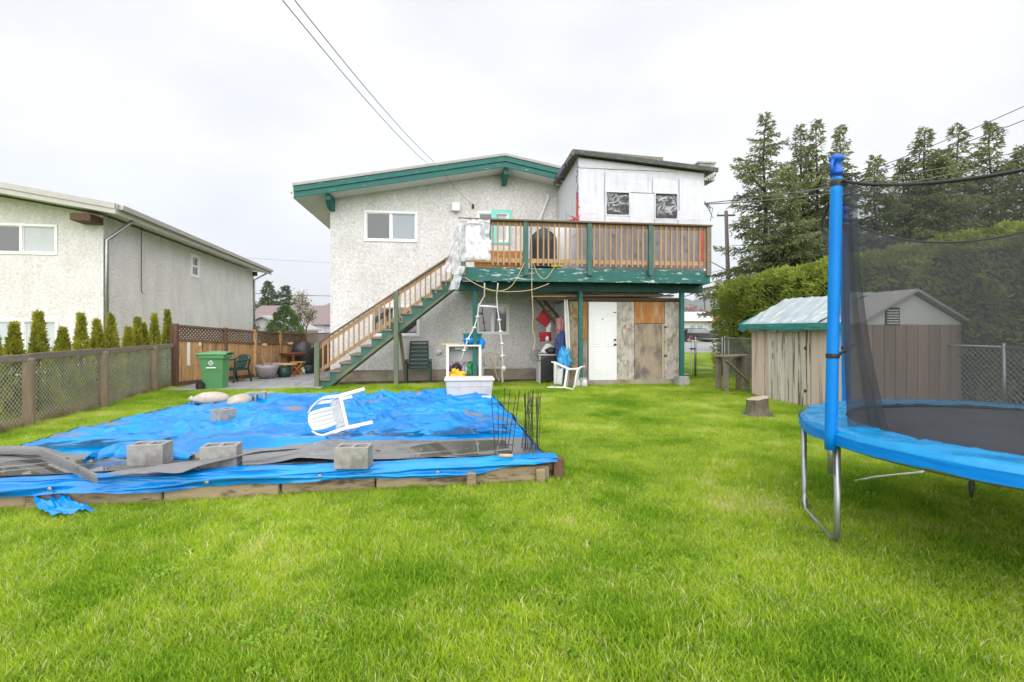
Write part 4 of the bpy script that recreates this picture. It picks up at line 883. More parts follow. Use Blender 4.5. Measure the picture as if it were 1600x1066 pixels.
def deckbox(nm, label, cat, p0, p1, y0, y1, b, d, mt, group=None, tilt=0):
    a0_, a1_ = HF.a(p0, b), HF.a(p1, b); z1_ = HF.z((p0 + p1) / 2, y0, b); z0_ = max(ZD + .002, HF.z((p0 + p1) / 2, y1, b))
    if z1_ < z0_ + .03: z1_ = z0_ + .05
    o = MB().box(-(a1_ - a0_) / 2, (a1_ - a0_) / 2, -d / 2, d / 2, 0, z1_ - z0_).build(nm, M[mt], loc=HF.w((a0_ + a1_) / 2, b, z0_), rot=(tilt, 0, HF.t), bevel=.006); return tag(o, label, cat, group)
deckbox('strand_board', 'orange strand board sheet standing behind the railing by the window', 'board', 762, 818, 392, 418, -2.3, .02, 'orange_osb', tilt=-.05)
deckbox('strand_board', 'lower orange strand board leaning at the deck edge beside the plastic sheet', 'board', 741, 812, 405, 419, -2.6, .02, 'orange_osb')
deckbox('storage_crate', 'flat black crate on the deck floor below the barbecue', 'crate', 832, 858, 406, 418, -2.58, .3, 'black')
deckbox('carton', 'yellow cardboard carton at the deck edge right of the barbecue', 'box', 860, 879, 407, 418, -2.62, .2, 'yellow_box')
deckbox('sheet_panel', 'white panel propped behind the railing beside the barbecue', 'panel', 864, 901, 350, 412, -1.75, .03, 'vinyl')
o = MB().bar((0, 0, 0), (.3, 0, .42), .02, .1, (0, 1, 0)).build('white_plank', M['white_paint'], loc=HF.w(HF.a(805, -2.55), -2.55, ZD + .04), rot=(0, 0, HF.t)); tag(o, 'short white plank leaning on the orange board behind the railing', 'plank')
# stacked timber and pipes lying on the store's lintel
for i, (p0, p1, y, mt, w_, h_) in enumerate(((884, 1040, 462.5, 'grey_wood', .14, .035), (940, 1035, 459.5, 'pale_wood', .10, .04), (905, 960, 458.5, 'pale_wood', .12, .05), (830, 905, 463.5, 'pale_wood', .09, .035), (846, 1010, 460.3, 'post_wood', .09, .035), (1020, 1057, 457, 'cedar', .14, .03), (990, 1052, 461.6, 'rail_wood', .12, .035), (924, 940, 456, 'plastic_beige', .1, .08), (981, 990, 457.5, 'pale_wood', .2, .06))):
    bq_ = TB - .06 + .07 * (i % 3)
    A_ = hp(p0, y, bq_); B_ = hp(p1, y - random.uniform(-.8, .8), bq_)
    lab = ('long grey board lowest in the timber pile above the store door', 'pale bare board on the timber pile above the strand board panel', 'short pale batten on the pile above the white door', 'pale batten jutting left from the pile over the doorway', 'thin brown lath running along the timber pile', 'reddish cedar offcut tilted at the right end of the pile', 'brown rail offcut near the right post top', 'short beige block resting on the timber pile', 'stubby pale offcut poking forward from the timber pile')[i]
    o = MB().bar(A_ - A_, B_ - A_, w_, h_).build('timber_offcut', M[mt], loc=A_, bevel=.004); tag(o, lab, 'timber', 'timber stacked over the store')
# ---- along the wall under the deck
b_ = -2.0
cb = thing('cabinet', 'open fronted white cabinet standing under the deck', 'cabinet', HF.w(HF.a(721, -2.05), -2.05, 0), HF.t - .06)
ca0, ca1 = HF.a(698, b_) - HF.a(721, b_), HF.a(752, b_) - HF.a(721, b_); ch_ = HF.z(720, 541, b_)
for nm, q in (('side_panel', (ca0, ca0 + .07, -.25, .25, 0, ch_)), ('side_panel', (ca1 - .07, ca1, -.25, .25, 0, ch_)), ('top_panel', (ca0, ca1, -.26, .26, ch_, ch_ + .04)), ('base_panel', (ca0 + .07, ca1 - .07, -.25, .25, .02, .12)), ('back_panel', (ca0 + .07, ca1 - .07, .2, .24, .12, ch_))):
    MB().box(*q).build(nm, M['white_paint'] if nm != 'back_panel' else M['wrap'], cb, bevel=.006)
m = MB(); m.box(ca0 + .2, ca0 + .55, -.05, .18, ch_ - .09, ch_ - .01); m.build('lamp_housing', M['vinyl'], cb, bevel=.03)
cu = bpy.data.curves.new('lettering', 'FONT'); cu.body = 'UPOND'; cu.size = .15; cu.extrude = .001; cu.align_x = 'CENTER'; cu.materials.append(M['lettering_red'])
_tmp = bpy.data.objects.new('lettering_curve', cu); col.objects.link(_tmp); bpy.context.view_layer.update(); _me = bpy.data.meshes.new_from_object(_tmp.evaluated_get(bpy.context.evaluated_depsgraph_get())); bpy.data.objects.remove(_tmp)
lt = bpy.data.objects.new('lettering', _me); col.objects.link(lt); lt.parent = cb; lt.location = (.02, .19, .58); lt.rotation_euler = (R(90), 0, 0)
tz = .12
def toy(nm, label, cat, x, y, r, mt, sd, dz=0):
    m = MB(); cloth_blob(m, (0, 0, r[2] * .9), r, sd, 30, 18, .6, .16); c = HF.w(HF.a(721, -2.05) + x, -2.05 + y, tz + dz); o = m.build(nm, M[mt], loc=c, smooth=True); return tag(o, label, cat, 'toys and cloths heaped in the white cabinet')
toy('toy_bag', 'yellow and orange bag at the bottom front of the white cabinet', 'bag', -.12, -.1, (.22, .12, .13), 'yellow', 1.5, .12)
toy('toy_bag', 'purple bundle behind the yellow bag in the white cabinet', 'bag', -.18, .03, (.2, .12, .16), 'purple', 2.5, .18); toy('toy_bag', 'purple cloth lying under the yellow bag', 'cloth', .0, -.14, (.26, .08, .08), 'purple', 5.5, .05)
toy('toy_bag', 'green toy on the right of the heap in the white cabinet', 'toy', .22, .02, (.14, .12, .18), 'grass_toy', 3.5, .18); toy('toy_bag', 'black bundle at the lower right of the white cabinet', 'bundle', .24, -.08, (.1, .1, .14), 'black', 4.5)
toy('toy_bag', 'pale blue cloth in the middle of the cabinet heap', 'cloth', .08, -.02, (.08, .1, .18), 'glass_blue', 6.5, .14); toy('toy_bag', 'small black toy on top of the purple bundle', 'toy', -.12, -.05, (.08, .07, .09), 'black', 8.5, .36)
bk = thing('storage_basket', 'teal plastic basket on top of the white cabinet', 'basket', HF.w(HF.a(738, -2.0), -2.0, ch_ + .042), HF.t)
m = MB(); m.prism([(-.2, -.15), (.2, -.15), (.2, .15), (-.2, .15)], lambda p, k: (p[0] * (1 + .14 * k), p[1] * (1 + .14 * k), .27 * k)); m.build('tub', M['teal_bin'], bk, bevel=.02)
m = MB(); m.box(-.245, .245, -.19, .19, .245, .285); m.build('rim', M['teal_bin'], bk, bevel=.012)
m = MB(); cloth_blob(m, (-.02, -.19, .1), (.2, .06, .07), 3); cloth_blob(m, (.24, -.12, .02), (.09, .07, .15), 9); tag(m.build('blue_bag', M['tramp_blue'], loc=HF.w(HF.a(738, -2.0), -2.0, ch_ + .05), smooth=True), 'blue bag slumped in front of the teal basket', 'bag')
tag(MB().box(-.28, .26, -.14, .0, 0, .035).build('loose_board', M['pale_wood'], loc=HF.w(HF.a(707, -2.1), -2.1, ch_ + .042), rot=(0, 0, HF.t)), 'pale board lying across the left end of the cabinet top', 'board')
# grey lidded tub in front, standing at the back of the tarp
tb_c = Vector((-.80, 9.35, .26))
tub = thing('storage_tub', 'large off white plastic storage tub on the back edge of the tarp', 'storage tub', tb_c, R(6))
m = MB(); m.prism([(-.40, -.22), (.40, -.22), (.40, .22), (-.40, .22)], lambda p, k: (p[0] * (1 + .10 * k), p[1] * (1 + .12 * k), .0 + .30 * k)); m.build('body', M['tub'], tub, bevel=.03)
m = MB(); m.box(-.46, .46, -.265, .265, .295, .345); m.build('rim', M['tub'], tub, bevel=.015)
m = MB(); m.box(-.425, .425, -.245, .245, .20, .212); m.build('band', M['tub'], tub, bevel=.004)
m = MB(); m.bar((-.15, -.3, .025), (.33, -.33, .03), .03, .04); o = m.build('tool_handle', M['plastic_white'], loc=tb_c + Vector((.1, -.05, .0))); tag(o, 'white handled tool lying at the foot of the storage tub', 'tool')
# green folding sun chair by the wall
sc_ = thing('reclining_chair', 'dark green slatted reclining garden chair against the house wall', 'chair', HF.w(HF.a(654, -.62), -.62, 0.02), HF.t)
gm = M['plastic_green']
for s in (-1, 1):
    MB().bar((s * .33, -.28, .0), (s * .33, -.24, .58), .06, .05).build('leg', gm, sc_, bevel=.01); MB().bar((s * .33, .24, .0), (s * .33, .2, .58), .06, .05).build('leg', gm, sc_, bevel=.01)
    MB().bar((s * .33, -.32, .60), (s * .33, .26, .62), .075, .04).build('arm', gm, sc_, bevel=.012); MB().bar((s * .27, .1, .40), (s * .24, .36, 1.12), .045, .04, (0, 1, 0)).build('back_side', gm, sc_, bevel=.01)
for i in range(6): z = .47 + i * .112; MB().bar((-.26, .125 + (z - .4) * .36, z), (.26, .125 + (z - .4) * .36, z), .02, .092, (0, 0, 1)).build('back_slat', gm, sc_, bevel=.005)
MB().bar((-.25, .375, 1.13), (.25, .375, 1.13), .03, .045).build('back_top', gm, sc_, bevel=.01)
for i in range(5): MB().bar((-.29, -.27 + i * .085, .40), (.29, -.27 + i * .085, .40), .07, .025).build('seat_slat', gm, sc_, bevel=.005)
plastic_chair('grubby beige plastic chair standing under the window beside the cabinet', M['plastic_beige'], HF.w(HF.a(768, -.75), -.75, .03), (0, 0, HF.t))
o = MB().bar((0, 0, 0), (.24, -.2, -.62), .03, .02).build('broom_handle', M['pale_wood'], loc=HF.w(HF.a(766, -1.05), -1.05, .72)); tag(o, 'thin pale stick leaning across the beige plastic chair', 'stick')
# upside down white chair in the grass
wc = plastic_chair('white plastic chair lying tipped over on the grass before the doorway', M['plastic_white'], G(862, 612) + Vector((.0, .3, 0)), (R(98), R(4), R(78))); settle(wc, .01)
# ---- things in the doorway left of the store
dwb = -1.3
tbx = thing('side_table', 'white framed table with a black cloth front by the doorway', 'table', HF.w(HF.a(855, -1.35), -1.35, 0), HF.t)
tw, th_ = .5, HF.z(855, 553, -1.35)
for x in (-.26, .24): 
    for y in (-.2, .2): MB().box(x, x + .035, y - .02, y + .02, 0, th_ - .03).build('leg', M['plastic_beige'], tbx)
MB().box(-.3, .32, -.25, .25, th_ - .03, th_).build('table_top', M['plastic_beige'], tbx, bevel=.006)
MB().box(-.215, .235, -.195, -.175, .12, th_ - .05).build('black_front', M['black'], tbx); MB().box(-.27, -.235, -.22, .2, .05, th_ - .1).build('end_panel', M['wrap'], tbx)
m = MB()
for k in range(4): m.tube([HF.w(HF.a(838 + 3 * k, -1.6), -1.6, 0) - HF.w(HF.a(842, -1.6), -1.6, 0) + Vector((.17 * math.cos(t) , 0.02 * k, .8 + .16 * math.sin(t) * (1 - .2 * k))) for t in [i * .52 for i in range(2, 13)]], .008, 5)
tag(m.build('wire_coil', M['cable'], loc=HF.w(HF.a(842, -1.6), -1.6, 0.0) , smooth=True), 'loose coil of grey wire hung on the table end', 'wire')
m = MB(); m.prism([(-.26, 0), (.2, 0), (.24, .12), (.05, .28), (-.05, .28)], lambda p, k: (p[0], -.06 + .12 * k, p[1])); tag(m.build('white_sack', M['plastic_white'], loc=HF.w(HF.a(856, -1.35), -1.35, th_ + .002), rot=(0, 0, HF.t), bevel=.03), 'white folded sack standing on the side table', 'sack')
m = MB(); cloth_blob(m, (0, 0, .09), (.17, .1, .1), 4); tag(m.build('black_bag', M['black'], loc=HF.w(HF.a(862, -1.5), -1.5, th_ + .0), smooth=True), 'black bag on the right of the side table', 'bag')
def hang(nm, label, cat, px, py, b, r, mt, sd, rot=None, flat=None):
    m = MB()
    if flat: m.grid(lambda u, v: ((u - .5) * flat[0] + .02 * nz3(v * 3, sd), -.05 * abs(nz3(u * 4 + sd, v * 3)) - .03 * abs(nz3(u * 9, v * 7 + sd)), (v - .5) * flat[1] + .03 * nz3(u * 3 + sd, 1)), 14, 16)
    else: cloth_blob(m, (0, 0, 0), r, sd, 36, 22, .6, .2)
    o = m.build(nm, M[mt], loc=hp(px, py, b), rot=rot or (0, 0, HF.t), smooth=True, solid=.006 if flat else 0); return tag(o, label, cat, 'things hung in the doorway')
hang('red_flag', 'tilted red cloth hung high on the doorway wall', 'cloth', 850, 498, -1.25, None, 'red', 2, (0, R(35), HF.t), (.36, .34)); hang('red_flag', 'red cloth with a white patch just above the side table', 'cloth', 852, 526, -1.25, None, 'red', 5, (0, R(-3), HF.t), (.34, .25))
hang('white_patch', 'small white rag on the lower red cloth', 'cloth', 855, 529, -1.33, (.04, .02, .06), 'plastic_white', 3); hang('white_rag', 'white rag hanging between the two red cloths', 'cloth', 857, 513, -1.2, None, 'plastic_white', 8, None, (.14, .36))
hang('jacket', 'dark blue jacket hanging on the store side wall', 'jacket', 877, 536, -1.75, (.13, .1, .30), 'navy', 3); hang('pink_garment', 'pink garment hanging above the blue jacket', 'garment', 875.5, 509, -1.72, (.09, .07, .22), 'pink', 6)
hang('carrier_bag', 'light blue bag hanging below the jacket', 'bag', 882, 560, -2.0, (.17, .11, .25), 'bag_blue', 4.4); hang('carrier_bag', 'small mauve blue bag at the bottom of the hanging bags', 'bag', 887, 578, -2.02, (.09, .07, .09), 'navy', 7.1)
m = MB(); m.grid(lambda u, v: hp(884 + 4 * v + (u - .5) * (6 + 2 * math.sin(v * 3)), 468 + 80 * v, -1.98 - .05 * math.sin(u * 9)) - hp(886, 520, -1.98), 10, 20)
tag(m.build('curtain', M['plastic_white'], loc=hp(886, 520, -1.98), smooth=True, solid=.006), 'narrow white curtain hanging at the left edge of the store front', 'curtain')
m = MB(); m.grid(lambda u, v: hp(876 - 10 * (1 - u) + (u - .5) * 2 + 6 * u * (1 - v), 566 + 42 * v, -1.98 - .04 * math.sin(u * 9)) - hp(874, 600, -1.98), 10, 14)
tag(m.build('white_sheeting', M['plastic_white'], loc=hp(874, 600, -1.98), smooth=True, solid=.006), 'white sheeting drooping to the ground behind the tipped chair', 'sheeting')
ld = thing('ladder', 'brown wooden ladder slung diagonally across the doorway', 'ladder', hp(862, 490, -1.1))
o0 = hp(862, 490, -1.1)
r1, r2, r3, r4 = hp(834, 462, -1.35), hp(874, 513, -1.35), hp(843, 462, -1.0), hp(884, 508, -1.0)
MB().bar(r1 - o0, r2 - o0, .03, .07).build('rail', M['dark_fence'], ld); MB().bar(r3 - o0, r4 - o0, .03, .07).build('rail', M['dark_fence'], ld)
for i in range(5): t = .1 + .2 * i; MB().bar(r1.lerp(r2, t) - o0, r3.lerp(r4, t) - o0, .035, .025).build('rung', M['post_wood'], ld)
for i, (px, py) in enumerate(((913, 588), (902, 590))):
    m = MB(); cloth_blob(m, (0, 0, .09), (.07, .05, .12), 2 + i); o = m.build('plastic_bag', M['plastic_white'], loc=HF.w(HF.a(px, -2.36), -2.36, .02), smooth=True); tag(o, ('crumpled white plastic bag right of the middle post pier', 'crumpled white plastic bag left of the middle post pier')[i], 'bag')
# overhead service cables from the house to a pole behind the camera
def wire(nm, label, pts, r=.006, mt='cable', group='overhead cables'):
    o0 = Vector(pts[0]); m = MB(); m.tube([Vector(p) - o0 for p in pts], r, 5); return tag(m.build(nm, M[mt], loc=o0, smooth=True), label, 'cable', group)
wire('service_cable', 'left one of two service cables rising from the gable to the top edge', sag(hp(668, 256, -.76), P(405, -45, 5.2), .12))
wire('service_cable', 'right one of two service cables rising from the gable to the top edge', sag(hp(679, 254, -.76), P(421, -50, 5.2), .12))
wire('service_cable', 'short cable from the roof edge down to the wall insulator', [hp(690, 266, -.72), hp(712, 296, -.3), hp(737, 319, -.06)], .005)
# ================================================================== COVERED TIMBER BED
tarp_mat, tn, tl_, tb_ = _new('blue_tarpaulin')
_t = tn.new('ShaderNodeTexCoord'); _n1 = tn.new('ShaderNodeTexNoise'); _n1.inputs['Scale'].default_value = 1.3; _n1.inputs['Detail'].default_value = 6
_n2 = tn.new('ShaderNodeTexNoise'); _n2.inputs['Scale'].default_value = .9; _n2.inputs['Detail'].default_value = 7; _n2.inputs['Roughness'].default_value = .62
_mp2 = tn.new('ShaderNodeMapping'); _mp2.inputs['Scale'].default_value = (.9, 2.2, 1); _mp2.inputs['Location'].default_value = (3, 1, 0)
tl_.new(_t.outputs['Object'], _n1.inputs['Vector']); tl_.new(_t.outputs['Object'], _mp2.inputs['Vector']); tl_.new(_mp2.outputs['Vector'], _n2.inputs['Vector'])
_c = tn.new('ShaderNodeValToRGB'); _c.color_ramp.elements[0].color = (.0, .155, .50, 1); _c.color_ramp.elements[0].position = .35; _c.color_ramp.elements[1].color = (.0, .265, .66, 1); _c.color_ramp.elements[1].position = .65
tl_.new(_n1.outputs['Fac'], _c.inputs['Fac'])
_d = tn.new('ShaderNodeMapRange'); _d.inputs['From Min'].default_value = .60; _d.inputs['From Max'].default_value = .66; _d.inputs['To Max'].default_value = .8; tl_.new(_n2.outputs['Fac'], _d.inputs['Value'])
_m = tn.new('ShaderNodeMix'); _m.data_type = 'RGBA'; _m.inputs['B'].default_value = (.19, .165, .13, 1); tl_.new(_c.outputs['Color'], _m.inputs['A']); tl_.new(_d.outputs['Result'], _m.inputs['Factor'])
tl_.new(_m.outputs['Result'], tb_.inputs['Base Color']); tb_.inputs['Specular IOR Level'].default_value = .5
_r = tn.new('ShaderNodeMapRange'); _r.inputs['From Min'].default_value = .35; _r.inputs['From Max'].default_value = .6; _r.inputs['To Min'].default_value = .07; _r.inputs['To Max'].default_value = .34; tl_.new(_n2.outputs['Fac'], _r.inputs['Value']); tl_.new(_r.outputs['Result'], tb_.inputs['Roughness'])
_nb = tn.new('ShaderNodeTexNoise'); _nb.inputs['Scale'].default_value = 9; _nb.inputs['Detail'].default_value = 3; tl_.new(_t.outputs['Object'], _nb.inputs['Vector'])
_nr = tn.new('ShaderNodeTexNoise'); _nr.noise_type = 'RIDGED_MULTIFRACTAL'; _nr.inputs['Scale'].default_value = 2.1; _nr.inputs['Detail'].default_value = 3; _nr.inputs['Distortion'].default_value = .6; tl_.new(_t.outputs['Object'], _nr.inputs['Vector'])
_bq = tn.new('ShaderNodeBump'); _bq.inputs['Strength'].default_value = .85; _bq.inputs['Distance'].default_value = .03; tl_.new(_nr.outputs['Fac'], _bq.inputs['Height'])
_bp = tn.new('ShaderNodeBump'); _bp.inputs['Strength'].default_value = .25; _bp.inputs['Distance'].default_value = .02; tl_.new(_nb.outputs['Fac'], _bp.inputs['Height']); tl_.new(_bq.outputs['Normal'], _bp.inputs['Normal']); tl_.new(_bp.outputs['Normal'], tb_.inputs['Normal'])
M['tarp'] = tarp_mat
water_mat, n_, l_, b__ = _new('rain_water'); b__.inputs['Base Color'].default_value = (.10, .095, .085, 1); b__.inputs['Roughness'].default_value = .03; b__.inputs['Specular IOR Level'].default_value = .6
M['water'] = water_mat

bed = thing('timber_bed_frame', 'low rectangular frame of weathered landscape timbers under the tarp', 'timber frame', (0, 0, 0))
fl, fr, br, bl = [Vector((q[0], q[1], 0)) for q in BED]
def timbers(A, B, cuts, off, h=.19):
    d = (B - A).normalized(); n = Vector((d.y, -d.x, 0))
    for i in range(len(cuts) - 1):
        p, q = A.lerp(B, cuts[i]) , A.lerp(B, cuts[i + 1]); j = random.uniform(-.02, .02); hh = h + random.uniform(-.015, .015)
        m = MB(); m.bar(p + n * (off + j) + d * .006 + Vector((0, 0, hh / 2 - .02)), q + n * (off + j) - d * .006 + Vector((0, 0, hh / 2 - .02 + random.uniform(-.01, .01))), .13, hh)
        m.build('timber', M['bed_wood'], bed, bevel=.02)
M['bed_wood'] = pm('old_landscape_timber', (.36, .28, .18), (.25, .185, .115), 4, stretch=(1, 1, 4), rough=.9, bump=.4, rnd=.22, c3=(.10, .075, .05), c3scale=2.2, c3at=.57, c3soft=.04)
timbers(fl, fr, [-.02, .22, .40, .565, .71, .865, 1.0], .0); timbers(fr, br, [0, .33, .66, 1], 0); timbers(br, bl, [0, .35, .7, 1], 0); timbers(bl, fl, [0, .4, .75, 1], 0)
for s in (.868, .985): c = fl.lerp(fr, s); MB().box(c.x - .045, c.x + .045, c.y - .14, c.y - .075, 0, .16).build('stake', M['bed_wood'], bed, bevel=.01)
c = fr + Vector((.10, .02, 0)); MB().box(c.x - .05, c.x + .05, c.y - .08, c.y + .02, 0, .24).build('corner_post', M['dark_fence'], bed, bevel=.01)

def ridged(x, y, z, p): return (1 - abs(nz3(x, y, z)) * 1.7) if abs(nz3(x, y, z)) < .58 else 0.0
def tarp_z(s, t):
    x, y = s * 5.6, t * 4.9
    wx, wy = x + .5 * nz3(x * .6, y * .6, 5), y + .5 * nz3(x * .6, y * .6, 9)
    w = .07 * max(0, ridged(wx * .55 + 3, wy * 1.05, 1.7, 1)) ** 4 + .06 * max(0, ridged(wx * 1.1 + wy * .8, wy * 1.7 - wx * .5, 4.1, 1)) ** 3 + .060 * max(0, ridged(wx * 2.6 - wy, wy * 3.0 + wx * .4, 7.7, 1)) ** 3 + .026 * max(0, ridged(wx * 5 + wy * 2, wy * 6, 3.1, 1)) ** 2 + .008 * nz3(x * 6, y * 6, 2)
    back = min(1, max(0, (t - .18) / .22)); edge = min(1, min(t, 1 - t, s + .1, 1 - s) / .05)
    bump = .10 * math.exp(-((s - .80) ** 2 / .006 + (t - .97) ** 2 / .004)) + .07 * math.exp(-((s - .43) ** 2 / .01 + (t - .24) ** 2 / .0012)) + .05 * math.exp(-((s - .62) ** 2 / .02 + (t - .22) ** 2 / .001))
    flat = 1.0 if s > .3 else .45 + .55 * s / .3
    return .205 + (w * back * flat + bump) * (.35 + .65 * edge) + .03 * back
mb = MB()
def tarp_fn(u, v):
    s, t = u, v; p = bedp(s, t); z = tarp_z(s, t)
    o = Vector((0, 0))
    if v <= 0.0: z = .20
    return (p.x + .02 * nz3(v * 9, u * 3, 4), p.y + (.05 * nz3(u * 9, 2.2) if v > .97 else 0), z)
mb.grid(tarp_fn, 230, 210)
tp = mb.build('tarp', M['tarp'], smooth=True); tag(tp, 'big wrinkled wet blue tarp spread over the timber bed', 'tarp')
# edges that hang over the sides and back of the frame: part of the same sheet
def skirt(A, B, n, drop, out, sd, z_at):
    d = (B - A).normalized(); nn = Vector((d.y, -d.x, 0)); m = MB()
    def fn(u, v):
        p = A.lerp(B, u); k = drop * (.75 + .5 * nz3(u * 7 + sd, 1.1)); fo = .03 * abs(nz3(u * 22 + sd, v)) + .012 * nz3(u * 60, v * 3)
        return p + nn * (.03 + out * math.sin(min(1, v * 1.4) * 1.5) + fo * v) + Vector((0, 0, z_at(u) - k * v + .008 * nz3(u * 30, v * 4, sd)))
    m.grid(fn, n, 10); return m
skirt(fr, br, 90, .16, .05, 3, lambda u: tarp_z(1, u) - .004).build('side_hem', M['tarp'], tp, smooth=True)
skirt(br, bl, 90, .14, .05, 5, lambda u: tarp_z(1 - u, 1) - .004).build('side_hem', M['tarp'], tp, smooth=True)
skirt(bl, fl, 90, .15, .05, 7, lambda u: tarp_z(0, 1 - u) - .004).build('side_hem', M['tarp'], tp, smooth=True)
def front(u, v):
    """rolled front hem: up over the sheet's edge, over the timber and down its face, in long slack folds"""
    p = fl.lerp(fr, u * 1.012); d = (fr - fl).normalized(); nn = Vector((d.y, -d.x, 0)); x = u * 5.6
    dropz = .125 + .035 * nz3(x * 1.0, 3) - .065 * max(0, (u - .80) / .2) - .03 * math.exp(-((u - .62) / .05) ** 2)
    prof = [(-.11, .226), (-.07, .262), (-.01, .272), (.05, .258), (.085, .22), (.097, .17), (.095, .12)]
    i = v * (len(prof) - 1); k = min(int(i), len(prof) - 2); f = i - k
    o = prof[k][0] * (1 - f) + prof[k + 1][0] * f; z = prof[k][1] * (1 - f) + prof[k + 1][1] * f
    if z < .26: z = .26 - (.26 - z) * dropz / .14 if v > .4 else z
    fold = .05 * max(0, ridged(x * .8 + z * 9, z * 16 - x * .35, 2.2, 1)) ** 2 + .012 * nz3(x * 5, v * 5)
    return p + nn * (o + fold * min(1, v * 2)) + Vector((0, 0, z + .014 * nz3(x * 1.6, 8) + .008 * nz3(x * 5, v * 3, 7)))
mb = MB(); mb.grid(front, 220, 26); mb.build('front_hem', M['tarp'], tp, smooth=True)
for u in (.255, .46, .62, .80, .1):                                       # brass eyelets along the hem
    p = Vector(front(u, .82)); MB().lathe([(.008, 0), (.017, .003), (.017, .006), (.008, .008)], 10).build('eyelet', M['metal'], tp, loc=p + Vector((0, -.012, 0)), rot=(R(90), 0, R(10)))
def flap(u, v):
    A_, B_ = G(52, 776, .1), G(100, 776, .1); C_, D_ = G(82, 812, .02), G(158, 802, .015)
    p = (A_ * (1 - u) + B_ * u) * (1 - v) + (C_ * (1 - u) + D_ * u) * v
    return p + Vector((0, -.05 * math.sin(v * 3), .05 * max(0, ridged(u * 3, v * 2.2, .7, 1)) + .03 * abs(nz3(u * 8, v * 6))))
MB().grid(flap, 26, 26).build('torn_flap', M['tarp'], tp, smooth=True, solid=.003)
# the loose blue fold behind the first block
fold_pts = [G(q[0], q[1], .27) for q in ((138, 722), (165, 712), (205, 705), (250, 708), (300, 716))]
m = MB()
def fold_fn(u, v):
    i = u * 4; k = min(int(i), 3); p = fold_pts[k].lerp(fold_pts[k + 1], i - k); w = .20 * math.sin(math.pi * min(1, u * .8 + .12)); a = v * math.pi
    return p + Vector((0, math.cos(a) * -w, math.sin(a) * .10 * (1 + .3 * nz3(u * 6, v * 3)) * math.sin(math.pi * min(1, u * .75 + .15)) + .02 * nz3(u * 14, v * 7)))
m.grid(fold_fn, 40, 16).build('loose_fold', M['tarp'], tp, smooth=True)

# grey membrane lying along the front of the bed, with rain standing on it
def back_edge(s): 
    for (s0, t0), (s1, t1) in zip(((0, .27), (.12, .20), (.28, .105), (.52, .15), (.68, .185), (.93, .17), (1.0, .16)), ((.12, .20), (.28, .105), (.52, .15), (.68, .185), (.93, .17), (1.0, .16), (1.1, .1))):
        if s0 <= s <= s1: return t0 + (t1 - t0) * (s - s0) / (s1 - s0)
    return .16
def grey_z(s, t):
    x, y = s * 5.6, t * 4.9
    return .247 + .018 * nz3(x * .9 + 2, y * 1.6, 3) + .012 * max(0, ridged(x * 1.4 - y * 2, y * 2.5, 2.1, 1)) ** 3 + .05 * math.exp(-((s - .60) / .05) ** 2) * max(0, ridged(x * 2.4, y * 4, 5, 1))
def grey(u, v):
    s = .012 + u * .972; tb = back_edge(s) * (1 + .10 * nz3(s * 9, 4)); t = .018 + (tb - .018) * v; p = bedp(s, t)
    lift = .03 * v ** 6 * max(0, nz3(s * 8, 2.5))
    return (p.x, p.y, grey_z(s, t) + lift + .012)
mb = MB(); mb.grid(grey, 200, 34)
gs = mb.build('grey_membrane', M['rubber'], smooth=True); tag(gs, 'wet dark grey membrane laid along the front of the blue tarp', 'membrane')
ed = [G(*q) for q in ((-40, 706, .29), (20, 705, .31), (60, 707, .33), (95, 722, .33), (125, 736, .32), (152, 749, .29))]
m = MB()
def roll(u, v):
    i = u * 5; k = min(int(i), 4); p = ed[k].lerp(ed[k + 1], i - k); r = .055 * (1 - .55 * max(0, u - .55)); a = v * math.pi * 1.55 - .35
    return p + Vector((math.cos(a) * r * .8, -math.cos(a) * r * .8, math.sin(a) * r - .0 + .006 * nz3(u * 9, v * 3)))
m.grid(roll, 40, 16).build('rolled_edge', M['rubber'], gs, smooth=True)
def wing(u, v):
    A_ = G(150, 747, .27).lerp(G(285, 744, .272), u); B_ = G(235, 735, .275).lerp(G(470, 706, .29), u)
    return A_.lerp(B_, v) + Vector((0, 0, .03 + .05 * math.sin(math.pi * v) * u + .015 * nz3(u * 5, v * 4)))
m = MB(); m.grid(wing, 24, 14).build('folded_corner', M['rubber'], gs, smooth=True)
m = MB(); m.grid(lambda u, v: (lambda p: (p.x, p.y, .2640))(bedp(.10 + .84 * u, .022 + (back_edge(.10 + .84 * u) * .88 - .022) * v)), 60, 6)
tag(m.build('rain_water', M['water']), kind='structure')

wet, wn_, wl_, wb_ = _new('thin_rain_water'); wn_.remove(wb_)
_tr = wn_.new('ShaderNodeBsdfTransparent'); _tr.inputs['Color'].default_value = (.93, .94, .93, 1); _gl = wn_.new('ShaderNodeBsdfGlossy'); _gl.inputs['Roughness'].default_value = .04; _fr = wn_.new('ShaderNodeFresnel'); _fr.inputs['IOR'].default_value = 1.4; _mx = wn_.new('ShaderNodeMixShader')
wl_.new(_fr.outputs[0], _mx.inputs[0]); wl_.new(_tr.outputs[0], _mx.inputs[1]); wl_.new(_gl.outputs[0], _mx.inputs[2]); wl_.new(_mx.outputs[0], wn_['Material Output'].inputs['Surface'])
m = MB(); m.grid(lambda u, v: (lambda p: (p.x, p.y, .2475))(bedp(.03 + .94 * u, .24 + .73 * v)), 20, 20)
tag(m.build('rain_water', wet), kind='structure')
